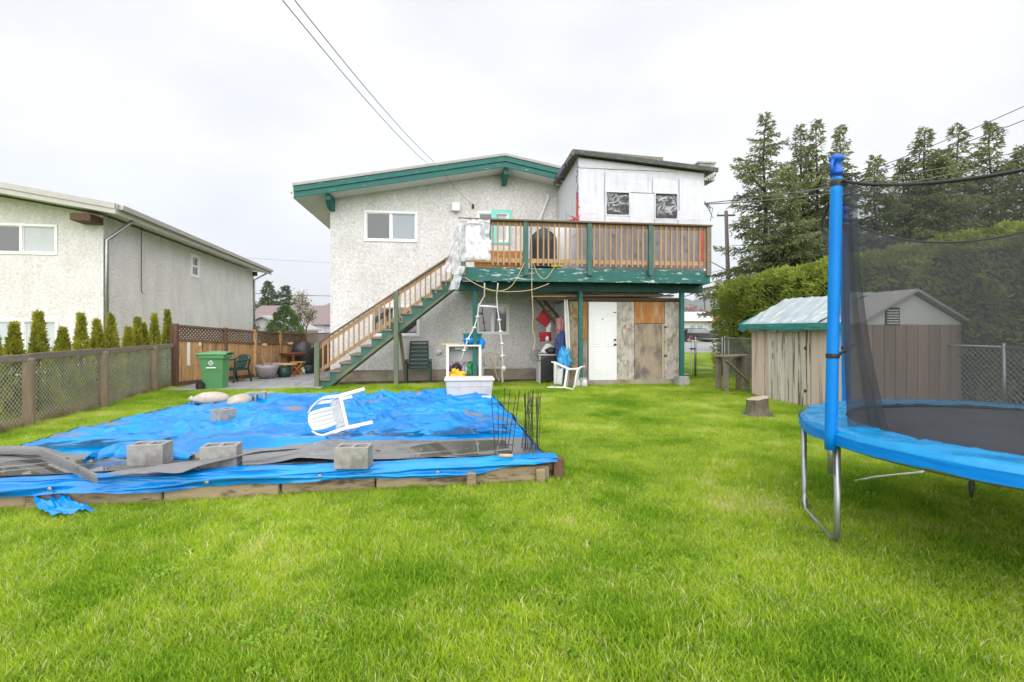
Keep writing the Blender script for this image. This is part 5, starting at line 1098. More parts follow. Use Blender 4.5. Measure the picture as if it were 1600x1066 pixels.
# hollow concrete blocks
def block(label, px, py, rz, z=.26, L=.30, name='concrete_block'):
    m = MB(); W_, H_ = .19, .19; t = .034
    m.box(-L / 2, L / 2, -W_ / 2, -W_ / 2 + t, 0, H_); m.box(-L / 2, L / 2, W_ / 2 - t, W_ / 2, 0, H_)
    for x in (-L / 2, -t / 2, L / 2 - t): m.box(x, x + t, -W_ / 2 + t, W_ / 2 - t, 0, H_)
    return tag(m.build(name, M['block'], loc=G(px, py, z) + Vector((0, .09, 0)), rot=(0, 0, rz), bevel=.004), label, 'block', 'concrete blocks weighing down the tarp')
block('leftmost concrete block standing in the puddle at the front of the tarp', 224, 728, R(9)); block('concrete block second from the left on the front membrane', 337, 731, R(14)); block('rightmost concrete block at the front near the folded blue hem', 548, 733, R(2))
block('concrete block alone in the middle of the blue tarp', 343, 664, R(62), .285, .22); b5 = block('concrete block lying on its side beside the sandbags', 397, 632, R(20), .25); b5.rotation_euler = (R(90), 0, R(20)); b5.location.z = .36
def sandbag(label, px, py, r, rz, sd):
    m = MB(); cloth_blob(m, (0, 0, r[2] * .85), r, sd, 24, 16, .14)
    m.v = [(x, y, max(z, 0)) for x, y, z in m.v]; t = thing('sandbag', label, 'sandbag', G(px, py, .25), rz, 'sandbags on the tarp corner')
    m.build('bag', M['sandbag'], t, smooth=True)
    m = MB(); m.tube([(-r[0] * .95, 0, r[2] * .5), (-r[0] * 1.12, -.01, r[2] * .6), (-r[0] * 1.3, -.02, r[2] * .9)], [.05, .025, .05], 8); m.build('tied_neck', M['sandbag'], t, smooth=True)
sandbag('plump beige sandbag, the left and larger of two', 331, 632, (.29, .20, .115), R(-6), 2.0); sandbag('plump beige sandbag, the right and smaller of two', 374, 636, (.24, .18, .11), R(-75), 5.0)
# tipped white chair on the tarp
wc = plastic_chair('white plastic chair lying tipped over on the blue tarp', M['plastic_white'], G(556, 683, .27) + Vector((0, .25, 0)), (0, 0, 0)); _c, _s = math.cos(R(40)), math.sin(R(40)); wc.rotation_euler = (Euler((R(-8), R(-16), 0)).to_matrix() @ Matrix(((0, -_s, -_c), (0, _c, -_s), (1, 0, 0)))).to_euler(); wc.scale = (.70, .70, .70); settle(wc, .25)
tag(MB().box(-.22, .22, -.07, .07, 0, .03).build('plank_offcut', M['grey_wood'], loc=G(525, 622, .0) + Vector((0, .35, 0)), rot=(0, 0, R(12)), bevel=.004), 'short weathered plank in the grass behind the tarp', 'plank')
# folded wire trellis standing at the front right corner
tr_ = thing('wire_fence_roll', 'folded black wire border fence standing on the tarp corner', 'wire fence', G(810, 715, .26))
o0 = tr_.location.copy()
def twire(p, q, r=.004): MB().tube([p - o0, q - o0], r, 5).build('wire_rod', M['dark_metal'], tr_)
lft = [(768, 622, 774, 722), (778, 621, 779, 695), (789, 606, 784, 695), (797, 608, 789, 695), (806, 619, 794, 696), (812, 610, 799, 714)]
for x0, y0, x1, y1 in lft: A_ = G(x1, min(y1, 714), .262); twire(A_, P(x0, y0, A_.y - .02))
for z in (630, 663, 695, 706): twire(P(768 + (z - 622) * .06, z, 4.85), P(811 - (z - 622) * .13, z, 4.95))
for i in range(22):
    x1 = 815 + i * 1.3 + random.uniform(-1, 1); x0 = x1 + random.uniform(-6, 8) + (6 if i < 4 else 0); A_ = G(x1, 713 - random.uniform(0, 14), .262); twire(A_, P(x0, 608 + random.uniform(0, 14), A_.y), .0026 if i % 4 else .0042)
for z in (622, 634, 646, 658, 670, 682, 694, 705): twire(P(817 + (705 - z) * .04, z, 5.0), P(845, z, 5.05), .0024)
tag(MB().tube([(0, 0, 0), (.13, -.01, .0)], .018, 8).build('wood_peg', M['pale_wood'], loc=G(780, 712, .285), smooth=True), 'short pale wooden peg at the foot of the wire fence', 'peg')
# ================================================================== FOLIAGE BUILDERS
def leaf_mesh(name, pos, dirs, L, Wd, mat, parent, rng, droop=0.0, tint=None):
    """many small pointed leaves / sprays: one quad folded along its rib each"""
    n = len(pos); d = dirs / (np.linalg.norm(dirs, axis=1, keepdims=True) + 1e-9)
    r = rng.normal(size=(n, 3)); s = np.cross(d, r); s /= (np.linalg.norm(s, axis=1, keepdims=True) + 1e-9)
    up = np.cross(s, d); L = np.asarray(L).reshape(-1, 1) * np.ones((n, 1)); Wd = np.asarray(Wd).reshape(-1, 1) * np.ones((n, 1))
    a = pos; tip = pos + d * L; tip[:, 2] -= droop * L[:, 0]; mid = pos + d * L * .45
    v = np.stack([a, mid + s * Wd / 2 - up * Wd * .12, tip, mid - s * Wd / 2 - up * Wd * .12], 1).reshape(-1, 3)
    b = np.arange(n) * 4; Fq = np.concatenate([np.stack([b, b + 1, b + 2], 1), np.stack([b, b + 2, b + 3], 1)])
    t = (rng.random(n) if tint is None else tint)
    return np_mesh(name, v, Fq, mat, parent, attrs={'tint': ('FLOAT', np.repeat(t, 4).astype(np.float32))})
def conifer(name, label, loc, H, Rb, seed, mat, bark, cat='tree', group=None, nb=95, bare=.12, sparse=1.0, leaf=.30):
    rng = np.random.default_rng(seed); t = thing(name, label, cat, loc, rng.random() * 6.28, group)
    m = MB(); k = 10; m.tube([(.12 * math.sin(i * 1.3 + seed) * i / k, .1 * math.cos(i * 1.1) * i / k, H * i / k) for i in range(k + 1)], [max(.02, H * .016 * (1 - i / k) + .01) for i in range(k + 1)], 8)
    m.build('trunk', bark, t, smooth=True); pos = []; dr = []; ln = []; tn_ = []; lim = MB()
    for i in range(nb):
        f = bare + (1 - bare) * ((i + rng.random()) / nb); z = H * f; az = i * 2.4 + rng.normal() * .5
        r = Rb * (1 - f) ** .85 * (.30 + .95 * rng.random()) * (1 + .40 * mnoise.noise(Vector((math.cos(az) * 1.3 + seed, math.sin(az) * 1.3, f * 5)))) * (1 if f > .2 else .75) + .12
        el = .45 * f - .10 + rng.normal() * .16; d0 = np.array([math.cos(az), math.sin(az), 0.0])
        ns = max(4, int(r * 7.5 * sparse)); base = np.array([0, 0, z]); tint_b = rng.random() * .6
        q = []
        for j in range(ns + 1):
            u = j / ns; q.append(base + d0 * r * u + np.array([0, 0, r * (math.sin(el) * u - .20 * u * u + .12 * u ** 4)]))
        if r > .5 and rng.random() < .8: lim.tube([tuple(x) for x in q[:: max(1, ns // 4)]], .018 + .012 * r, 4, False)
        for j in range(1, ns + 1):
            u = j / ns; side = np.array([-d0[1], d0[0], 0]); wl_ = r * .38 * (1 - u) ** .7 + .12
            for sgn in (-1, 1):
                m_ = 2 + int(wl_ / .17)
                for h in range(m_):
                    w = (h + rng.random() * .8) / m_
                    p = q[j] + side * sgn * wl_ * w + d0 * wl_ * w * .55 + np.array([0, 0, -wl_ * .45 * w * w + rng.normal() * .07])
                    pos.append(p); dr.append(side * sgn * .8 + d0 * .7 + rng.normal(size=3) * .55 + np.array([0, 0, -.2])); ln.append(leaf * (.6 + .7 * rng.random())); tn_.append(min(1, tint_b + .5 * rng.random()))
            pos.append(q[j]); dr.append(d0 + rng.normal(size=3) * .3); ln.append(leaf); tn_.append(tint_b)
    for i in range(30): z = H * (1 - .08 * rng.random()); pos.append(np.array([0.12 * math.sin(13 + seed), .1 * math.cos(11), z])); dr.append(np.array([*rng.normal(size=2), .6])); ln.append(leaf * .8); tn_.append(rng.random())
    ln = np.array(ln); lim.build('limbs', bark, t)
    leaf_mesh('crown', np.array(pos), np.array(dr), ln, ln * .36, mat, t, rng, .15, np.array(tn_))
    return t
def cedar_bush(name, label, loc, H, Rb, seed, mat, group=None, n=2600, leaf=.10, cat='tree', power=.75, topspike=True):
    rng = np.random.default_rng(seed); t = thing(name, label, cat, loc, rng.random() * 6.28, group)
    MB().tube([(0, 0, 0), (.01, 0, H * .5), (0, .01, H * .97)], [.03, .02, .005], 6).build('trunk', M['bark'], t)
    f = rng.random(n) ** 1.15; az = rng.random(n) * 6.283
    rr = Rb * (np.clip(1 - f, 0, 1) ** power) * (1 - .35 * np.exp(-f * 14)) + .012
    lump = 1 + .55 * np.array([mnoise.noise(Vector((math.cos(a) * 2.0, math.sin(a) * 2.0, z * 5 + seed))) for a, z in zip(az, f)])
    rad = rr * lump * (.45 + .6 * rng.random(n) ** .5)
    pos = np.stack([np.cos(az) * rad, np.sin(az) * rad, H * (f * .97 + .01)], 1)
    dr = np.stack([np.cos(az) * .6, np.sin(az) * .6, np.full(n, .9)], 1) + rng.normal(size=(n, 3)) * .35
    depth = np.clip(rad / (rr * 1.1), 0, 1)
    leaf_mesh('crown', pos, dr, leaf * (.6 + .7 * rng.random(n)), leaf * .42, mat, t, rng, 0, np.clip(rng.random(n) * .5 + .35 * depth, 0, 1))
    return t
def bare_tree(name, label, loc, H, seed, mat, leafmat=None, group=None, spread=.5, levels=4, leaves=1200, leaf=.12):
    rng = random.Random(seed); t = thing(name, label, 'tree', loc, 0, group); m = MB(); tips = []
    def grow(p, d, L, r, lv):
        q = p + d * L; mid = p.lerp(q, .5) + Vector((rng.gauss(0, .05), rng.gauss(0, .05), rng.gauss(0, .03))) * L
        m.tube([p, mid, q], [r, r * .85, r * .7], 5, False); tips.append((mid, q, lv))
        if lv == 0: return
        for k in range(rng.choice((2, 3, 3))):
            nd = (d + Vector((rng.gauss(0, spread), rng.gauss(0, spread), rng.gauss(.12, spread * .6)))).normalized(); grow(q if k else mid.lerp(q, .7), nd, L * rng.uniform(.6, .82), r * .62, lv - 1)
    grow(Vector((0, 0, 0)), Vector((0, 0, 1)), H * .30, H * .022, levels); m.build('trunk', M['twig'], t)
    if leafmat:
        r2 = np.random.default_rng(seed); outer = [q for q in tips if q[2] <= 1]; pos = []
        for i in range(leaves): a, b, _ = outer[int(r2.integers(len(outer)))]; pos.append(np.array(a.lerp(b, r2.random())) + r2.normal(size=3) * H * .03)
        leaf_mesh('crown', np.array(pos), r2.normal(size=(leaves, 3)), leaf * (.6 + .8 * r2.random(leaves)), leaf * .6, leafmat, t, r2)
    return t

# ================================================================== LEFT SIDE
# ---- neighbour's house
nb = thing('neighbour_house', 'white stucco neighbouring house with long low eave and downpipe', 'house', (NF.ox, NF.oy, 0), NF.t)
def NW(px, b): return NF.a(px, b)
nL, nD = -9.0, 14.6
zE = NF.z(180, 322, -.75); e_a = NF.a(180, -.75)
zNe = zE
w1 = (NF.a(-30, 0), NF.a(90, 0), NF.z(45, 398, 0), NF.z(45, 350, 0)); w2 = (NF.a(-40, 0), NF.a(91, 0), NF.z(45, 556, 0), NF.z(45, 499, 0))
def NFside(px, a=0.0):                                        # b on the side wall (a = 0) seen at pixel px
    r = (px - 800) / F; return (NF.ox + NF.c * a - r * (NF.oy + NF.s * a)) / (r * NF.c + NF.s)
def nsz(px, py, a=0.0): b = NFside(px, a); return CAM_H + (HY - py) / F * NF.Y(a, b)
sb0, sb1 = NFside(298), NFside(311); w3 = (sb0, sb1, nsz(304, 434), nsz(304, 398))
nsl = .16
mb = MB(); wall_grid(mb, nL, 0, 0, zNe - .25, 0, .2, [w1, w2]); wall_grid(mb, .2, nD, 0, zNe - .25, -.2, 0, [w3], swap=True)
mb.prism([(nL, zNe - .25), (0, zNe - .25), (0, zNe - .12), (-6.2, zNe - .12 + 6.2 * nsl), (nL, zNe - .12 + 3.4 * nsl)], lambda p, k: (p[0], .2 * k, p[1]))
mb.box(-.2, 0, .2, nD, zNe - .25, zNe - .14); mb.box(nL, nL + .2, .2, nD, 0, zNe); mb.box(nL + .2, -.2, nD - .2, nD, 0, zNe - .25)
mb.build('wall', M['stucco_white'], nb)
MB().box(nL + .3, -.3, 1.5, 1.6, 0, zNe - .3).build('room_partition', M['blind'], nb); MB().box(-1.6, -1.5, 1.7, nD - .4, 0, zNe - .3).build('room_partition', M['blind'], nb)
window(nb, *w1, 0, M['vinyl'], ('glass_dark', 'blind'), split=.52); window(nb, *w2, 0, M['vinyl'], ('blind', 'blind'), split=.58); window(nb, *w3, 0, M['vinyl'], ('glass_dark', 'glass_dark'), trim=.12, swap=True, horiz=True)
fr_b = -.75
def nroof(a): return zNe + .02 - nsl * (a - e_a) if a > -6.2 else zNe + .02 - nsl * (-6.2 - e_a) - nsl * (-6.2 - a)
rp = [nL - .3, -6.2, e_a]
rf = MB().prism([(a, nroof(a) - .02) for a in rp] + [(a, nroof(a) + .06) for a in reversed(rp)], lambda p, k: (p[0], fr_b + k * (nD + 1.75), p[1])).build('roof', M['roof_felt'], nb)
MB().prism([(a, nroof(a) - .20) for a in rp] + [(a, nroof(a) - .035) for a in reversed(rp)], lambda p, k: (p[0], fr_b + .05 + k * (nD + 1.6), p[1])).build('soffit', M['soffit'], rf)
for (o0_, o1_, dp_) in ((-.10, .05, -.04), (-.24, -.105, -.015)):
    MB().prism([(-6.2, nroof(-6.2) + o0_), (-6.2, nroof(-6.2) + o1_), (e_a, nroof(e_a) + o1_), (e_a, nroof(e_a) + o0_)], lambda p, k, dp_=dp_: (p[0], fr_b + dp_ + .035 * k, p[1])).build('fascia_board', M['trim_cream'] if 'trim_cream' in M else M['soffit'], rf)
    MB().box(e_a - dp_ - .03, e_a - dp_, fr_b, nD + 1.0, nroof(e_a) + o0_, nroof(e_a) + o1_).build('fascia_board', M['trim_cream'], rf)
gx = e_a + .10; m = MB(); m.prism([(-.05, -.10), (.04, -.10), (.07, .03), (-.05, .03)], lambda p, k: (gx + p[0], fr_b + .1 + k * (nD + 1.5), nroof(e_a) + .0 + p[1])); m.build('gutter', M['trim_cream'], rf)
a_, z_ = NF.a(118, -.4), NF.z(118, 331, -.4); MB().box(a_ - .02, 0.0, -.62, .02, zNe - .42, zNe - .22).build('beam_end', M['dark_fence'], nb)
dpx = [(NF.a(200, -.5), -.5, NF.z(200, 341, -.5)), (NF.a(164, -.06), -.06, NF.z(164, 366, -.06)), (.0 - .12, -.06, NF.z(162, 372, -.06)), (-.12, -.06, .1)]
MB().tube([(e_a, .35, zNe - .12), (.16, .12, zNe - .75), (.06, .06, zNe - .85), (.06, .06, .1)], .05, 8).build('downpipe', M['metal'], nb, smooth=True)
MB().tube([(e_a + .02, nD + .5, zNe - .1), (.06, nD - .1, zNe - .65), (.06, nD - .1, .1)], .05, 8).build('downpipe', M['metal'], nb, smooth=True)
MB().box(-.05, .22, nD - .25, nD - .05, zNe - .42, zNe - .18).build('beam_end', M['dark_fence'], nb)
bq1 = NFside(220); MB().tube([(.02, bq1, zNe - .15), (.02, bq1, nsz(220, 455)), (.06, bq1 + .02, nsz(220, 459))], .012, 5).build('wall_cable', M['cable'], nb)

# ---- chain link fence with timber posts
def chain_link(mb, A, B, z0, z1, step=.075, r=.0029):
    A, B = Vector(A), Vector(B); L = (B - A).length; d = (B - A) / L; h = z1 - z0
    nrm_ = Vector((-d.y, d.x, 0)) * r
    for sgn in (1, -1):
        x = -h
        while x < L + h:
            p0, p1 = (x, 0), (x + h, h)
            if sgn < 0: p0, p1 = (x + h, 0), (x, h)
            def clip(p, q):
                t0, t1 = 0.0, 1.0; dx = q[0] - p[0]
                for lim, s in ((0, 1), (L, -1)):
                    f0 = s * (p[0] - lim); f1 = s * (q[0] - lim)
                    if f0 < 0 and f1 < 0: return None
                    if f0 < 0: t0 = max(t0, f0 / (f0 - f1))
                    if f1 < 0: t1 = min(t1, f0 / (f0 - f1))
                return (t0, t1) if t1 > t0 + 1e-3 else None
            c = clip(p0, p1)
            if c:
                P0 = A + d * (p0[0] + (p1[0] - p0[0]) * c[0]) + Vector((0, 0, z0 + h * (c[0] if True else 0))) + nrm_ * sgn * .5
                P1 = A + d * (p0[0] + (p1[0] - p0[0]) * c[1]) + Vector((0, 0, z0 + h * c[1])) + nrm_ * sgn * .5
                mb.tube([P0, P1], r, 3, False)
            x += step
fp = [G(-40, 697), G(45, 672), G(162, 640), G(240, 616), G(272, 606)]
fence = thing('chain_link_fence', 'chain link fence on round timber posts along the left boundary', 'fence', fp[1])
o0 = fp[1].copy()
for i, (px, yb, yt) in enumerate(((45, 672, 559), (162, 640, 549), (240, 616, 541))):
    c = G(px, yb); h = 1.5 + (HY - yt) / F * c.y; m = MB(); m.lathe([(.075, -.1), (.075, h - .03), (.06, h)], 12, c - o0); m.build('post', M['post_wood'], fence)
for i in range(4):
    A_, B_ = fp[i], fp[i + 1]; zA_, zB_ = 1.16, 1.14
    if i == 0: A_ = fp[1] + (fp[1] - fp[2]) * 1.3
    m = MB(); m.bar(A_ - o0 + Vector((0, 0, 1.09 + random.uniform(-.01, .01))), B_ - o0 + Vector((0, 0, 1.09 + random.uniform(-.012, .012))), .04, .10); m.build('top_rail', M['grey_wood'], fence, bevel=.006)
    m = MB(); off = Vector((-.05, .0, 0)); chain_link(m, A_ - o0 + off, B_ - o0 + off, .03, 1.05); tag(m.build('wire_mesh', M['wire'], fence), kind='stuff')

# ---- young cedars between the fence and the neighbour
spec = [(22, 505), (60, 487), (98, 513), (127, 490), (152, 500), (173, 490), (200, 512), (214, 496), (224, 505), (241, 490), (262, 484), (-14, 500)]
names = ['second cedar from the left edge, below the pale window', 'tall bushy young cedar in front of the lower window', 'short young cedar right of the lower window', 'tall narrow young cedar, fourth behind the fence', 'slim young cedar just left of the downpipe', 'tall young cedar just right of the downpipe', 'short wide young cedar midway along the side wall', 'slim double tipped cedar midway along the side wall', 'small spindly cedar in the gap of the row', 'young cedar second from the board fence', 'young cedar nearest to the board fence', 'young cedar cut by the left edge of the picture']
def fenceY(px): return 1.0 / np.interp(px, [-60, 45, 162, 240, 275], [.158, .1342, .1068, .0864, .077])
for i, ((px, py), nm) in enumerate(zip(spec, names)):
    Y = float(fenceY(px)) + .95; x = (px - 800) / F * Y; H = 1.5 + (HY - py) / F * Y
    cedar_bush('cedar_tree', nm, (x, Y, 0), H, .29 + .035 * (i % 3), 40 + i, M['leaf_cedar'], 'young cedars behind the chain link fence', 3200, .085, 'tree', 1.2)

# ---- board fence with lattice top
bf = thing('board_fence', 'stained board fence with lattice top beside the paved path', 'fence', (0, 0, 0))
fpts = [G(275, 606), G(352, 597), G(398, 592), G(437, 586), G(476, 582)]
fz = [1.5 + (HY - y) / F * p.y for y, p in zip((507, 513, 516.5, 519, 520.5), fpts)]
fpts.append(Vector((HF.w(-5.2, 3.2).x, HF.w(-5.2, 3.2).y - .2, 0))); fz.append(1.42)
def lattice(A, B, zA0, zA1, zB0, zB1, step=.10):
    m = MB(); d = (B - A); L = d.length; d /= L; n = Vector((-d.y, d.x, 0)) * .006; h = (zA1 - zA0)
    for sgn in (1, -1):
        x = -h
        while x < L:
            x0, x1, y0, y1 = (x, x + h, 0, 1) if sgn > 0 else (x, x + h, 1, 0)
            if x0 < 0: t = -x0 / h; y0 = y0 + (y1 - y0) * t; x0 = 0
            if x1 > L: t = (L - x0) / (x1 - x0); y1 = y0 + (y1 - y0) * t; x1 = L
            za = lambda x, y: (zA0 + (zB0 - zA0) * x / L) * (1 - y) + (zA1 + (zB1 - zA1) * x / L) * y
            if x1 - x0 > .02: m.bar(A + d * x0 + n * sgn + Vector((0, 0, za(x0, y0))), A + d * x1 + n * sgn + Vector((0, 0, za(x1, y1))), .010, .036)
            x += step
    return m
for i in range(5):
    A_, B_ = fpts[i], fpts[i + 1]; zA_, zB_ = fz[i], fz[i + 1]; lh = .36; d = (B_ - A_); L = d.length; d = d / L; n_ = int(L / .14); nn = Vector((d.y, -d.x, 0))
    up = Vector((0, 0, 1))
    if i < 4 or True:
        m = MB(); m.box(A_.x - .05, A_.x + .05, A_.y - .05, A_.y + .05, 0, zA_ + .02); m.build('post', M['dark_fence'] if i in (0, 1, 4) else M['fence_board'], bf, bevel=.008)
    MB().bar(A_ + d * .05 + up * (zA_ - .03), B_ - d * .05 + up * (zB_ - .03), .09, .05).build('top_rail', M['lattice'], bf); MB().bar(A_ + d * .05 + up * (zA_ - lh - .03), B_ - d * .05 + up * (zB_ - lh - .03), .09, .06).build('middle_rail', M['lattice'], bf)
    MB().bar(A_ + d * .05 + up * .10, B_ - d * .05 + up * .10, .06, .10).build('bottom_rail', M['dark_fence'], bf)
    tag(lattice(A_ + d * .05, B_ - d * .05, zA_ - lh, zA_ - .055, zB_ - lh, zB_ - .055).build('lattice', M['lattice'], bf), kind='stuff')
    for k in range(n_):
        u = (k + .5) / n_; c = A_.lerp(B_, u); zt = zA_ + (zB_ - zA_) * u - lh - .055; w_ = L / n_ * .94; lo = .14 + random.uniform(-.03, .03)
        m = MB(); m.bar(c - d * w_ / 2 + nn * (.008 * (k % 2)) + up * (lo + zt) / 2, c + d * w_ / 2 + nn * (.008 * (k % 2)) + up * (lo + zt) / 2, .018, zt - lo); m.build('board', M['fence_board'] if i < 4 else M['dark_fence'], bf)
c = fpts[0]; m = MB(); m.box(c.x - .13, c.x - .06, c.y - .04, c.y + .06, 0, fz[0]); m.build('post', M['dark_fence'], bf, bevel=.008)
p = G(298, 607) ; 
def on_fence(px, i): 
    A_, B_ = fpts[i], fpts[i + 1]; r = (px - 800) / F; t = (r * A_.y - A_.x) / ((B_.x - A_.x) - r * (B_.y - A_.y)); return A_.lerp(B_, t)
q = on_fence(297, 0); MB().box(q.x - .035, q.x + .035, q.y - .09, q.y - .05, .55, 1.16).build('white_strip', M['white_paint'], bf)
q = on_fence(314, 0); MB().box(q.x - .03, q.x + .03, q.y - .07, q.y - .045, 1.06, 1.16).build('white_tag', M['white_paint'], bf)
for px, i in ((411, 2), (452, 3)): q = on_fence(px, i); MB().box(q.x - .16, q.x + .16, q.y - .10, q.y - .06, 1.0, 1.07).build('pale_batten', M['pale_wood'], bf)

# ---- green wheeled bin
bn = thing('wheeled_bin', 'green wheeled refuse bin with white print by the board fence', 'bin', G(325, 612) + Vector((0, .32, 0)), R(98))
m = MB(); m.prism([(-.21, -.26), (.21, -.26), (.23, .26), (-.23, .26)], lambda p, k: (p[0] * (1 + .26 * k), p[1] * (1 + .22 * k) + (.02 * k), .03 + .86 * k)); m.build('body', M['bin_green'], bn, bevel=.025)
m = MB(); m.box(-.305, .305, -.345, .36, .80, .90); m.build('rim', M['bin_green'], bn, bevel=.02)
m = MB(); m.grid(lambda u, v: ((u - .5) * .64, -.40 + .80 * v, .905 + .075 * math.sin(math.pi * u) ** .6 * (.35 + .65 * math.sin(math.pi * min(1, v * .9 + .1))) ), 12, 12); m.build('lid', M['bin_green'], bn, smooth=True, solid=.02)
MB().tube([(-.24, .42, .92), (.24, .42, .92)], .022, 8).build('handle', M['bin_green'], bn, smooth=True)
m = MB(); m.box(-.28, -.2, .33, .43, .84, .94); m.box(.2, .28, .33, .43, .84, .94); m.build('hinge_lug', M['bin_green'], bn, bevel=.01)
for s in (-1, 1): bn.scale = (.86, .84, .98); wh = MB().tube([(s * .24, .30, .13), (s * .30, .30, .13)], .13, 18).build('wheel', M['tyre'], bn, bevel=.02); MB().tube([(s * .301, .30, .13), (s * .312, .30, .13)], .06, 12).build('hub', M['dark_metal'], wh)
m = MB()
for (x0, z0, x1, z1) in ((-.07, .70, 0, .76), (0, .76, .07, .70), (.07, .70, 0, .64), (0, .64, -.07, .70), (-.03, .70, .03, .70)): m.bar((x0, 0, z0), (x1, 0, z1), .003, .018, (0, 0, 1))
m.bar((-.13, 0, .585), (.13, 0, .585), .003, .03); 
pr = m.build('printed_emblem', M['lettering_white'], bn); pr.location = (-.279, .0, .0); pr.rotation_euler = (R(3.6), 0, R(-90))
MB().box(-.265, -.24, -.24, -.12, .50, .53).build('moulded_rib', M['bin_green'], bn, bevel=.005); MB().box(-.265, -.24, .12, .24, .50, .53).build('moulded_rib', M['bin_green'], bn, bevel=.005)
plastic_chair('dark green plastic chair half hidden behind the green bin', M['plastic_green'], G(360, 601) + Vector((0, .2, .0)), (0, 0, R(-20)))
# ---- patio group
PB = Vector
def pp(px, py): return G(px, py)
pt = thing('plant_pot', 'large round grey glazed pot with dry stems on the paving', 'pot', pp(417, 594)); m = MB(); m.lathe([(.16, .0), (.20, .03), (.27, .16), (.32, .32), (.335, .40), (.30, .40), (.28, .34)], 24, (0, 0, .05)); m.build('pot', M['pot_grey'], pt, smooth=True)
m = MB(); m.lathe([(.24, 0), (.26, .05), (.2, .05)], 20); m.build('saucer', M['black'], pt, smooth=True)
m = MB()
for i in range(16): a = random.uniform(0, 6.28); m.tube([(.1 * math.cos(a), .1 * math.sin(a), .38), (.22 * math.cos(a), .2 * math.sin(a), .62), (.34 * math.cos(a + .2), .3 * math.sin(a), .78 + random.uniform(0, .12))], .006, 4, False)
m.build('dry_stem', M['twig'], pt); MB().lathe([(.29, .385), (.01, .40)], 20, cap=False).build('soil', M['dirt'], pt)
tk = M['teak']
tbl = thing('garden_table', 'red brown wooden garden table near the fence corner', 'table', pp(449, 585), R(-18))
for i in range(6): MB().box(-.62, .62, -.36 + i * .122, -.255 + i * .122, .70, .725).build('table_slat', tk, tbl)
for sx in (-.5, .5):
    for sy in (-.28, .28): MB().box(sx - .03, sx + .03, sy - .03, sy + .03, 0, .70).build('leg', tk, tbl)
MB().box(-.55, .55, -.3, .3, .64, .69).build('apron', tk, tbl)
bnch = thing('garden_bench', 'low wooden bench with crossed legs before the garden table', 'bench', pp(436, 591), R(-14))
MB().box(-.55, .55, -.15, .15, .42, .46).build('seat', M['pale_wood'], bnch)
for s in (-.42, .42): MB().bar((s - .14, 0, 0), (s + .14, 0, .42), .04, .05, (0, 1, 0)).build('leg', tk if s > 0 else M['pale_wood'], bnch); MB().bar((s + .14, .05, 0), (s - .14, .05, .42), .04, .05, (0, 1, 0)).build('leg', tk if s > 0 else M['pale_wood'], bnch)
def slat_chair(label, px, py, rz):
    t = thing('garden_chair', label, 'chair', pp(px, py), rz, 'wooden chairs round the garden table')
    for i in range(5): MB().bar((-.22 + i * .11, .21, .45), (-.22 + i * .11, .33, 1.02), .075, .02, (0, 1, 0)).build('back_slat', M['dark_fence'], t)
    MB().bar((-.26, .335, 1.03), (.26, .335, 1.03), .03, .05).build('back_rail', tk, t)
    for i in range(5): MB().box(-.24, .24, -.22 + i * .09, -.145 + i * .09, .42, .44).build('seat_slat', tk, t)
    for sx in (-.23, .23):
        for sy in (-.2, .2): MB().box(sx - .02, sx + .02, sy - .02, sy + .02, 0, .42).build('leg', tk, t)
slat_chair('wooden slat chair nearest the big grey pot', 427, 585, R(25)); slat_chair('dark wooden slat chair behind the garden table', 440, 583, R(-8))
cg = thing('covered_grill', 'kettle shaped grill under a dark cover at the fence corner', 'grill', pp(474, 584), R(10))
def cov2(u, v):
    t = u * 2 * math.pi; k = 1 + .08 * nz3(math.cos(t) * 2, math.sin(t) * 2, v * 3 + 5); w = .38 if v < .6 else .38 * math.cos((v - .6) / .4 * 1.4); w *= (1 - .3 * max(0, .35 - v))
    return (math.cos(t) * w * k, math.sin(t) * w * .8 * k, .35 + .75 * v)
MB().grid(cov2, 24, 14).build('cover', M['bbq_cover'], cg, smooth=True)
for i in range(3): a = i * 2.1; MB().tube([(.15 * math.cos(a), .15 * math.sin(a), .4), (.26 * math.cos(a), .26 * math.sin(a), 0)], .02, 6).build('leg', M['dark_metal'], cg)
for (lab, px, py, r, h) in (('black bucket shaped planter under the bench', 444, 592, .2, .36), ('dark square planter below the covered grill', 482, 586, .19, .32)):
    t = thing('planter', lab, 'planter', pp(px, py)); MB().lathe([(r * .8, 0), (r, h), (r * .88, h), (r * .8, h - .06)], 16).build('tub', M['plastic_green'], t, smooth=True); MB().lathe([(r * .85, h - .05), (.01, h - .04)], 16, cap=False).build('soil', M['dirt'], t)
st = thing('wooden_stool', 'orange brown wooden stool with crossed legs beside the planter', 'stool', pp(466, 588)); 
MB().box(-.2, .2, -.14, .14, .44, .47).build('seat', M['ply_orange'], st)
for s in (-.1, .1): MB().bar((-.17, s, 0), (.17, s, .44), .03, .05, (0, 1, 0)).build('leg', M['ply_orange'], st); MB().bar((.17, s + .03, 0), (-.17, s + .03, .44), .03, .05, (0, 1, 0)).build('leg', M['ply_orange'], st)
m = MB(); m.lathe([(.07, 0), (.08, .18), (.05, .22), (.05, .27)], 10); tag(m.build('spray_bottle', M['plastic_white'], loc=pp(473, 587) , smooth=True), 'white jug on the paving right of the stool', 'jug')
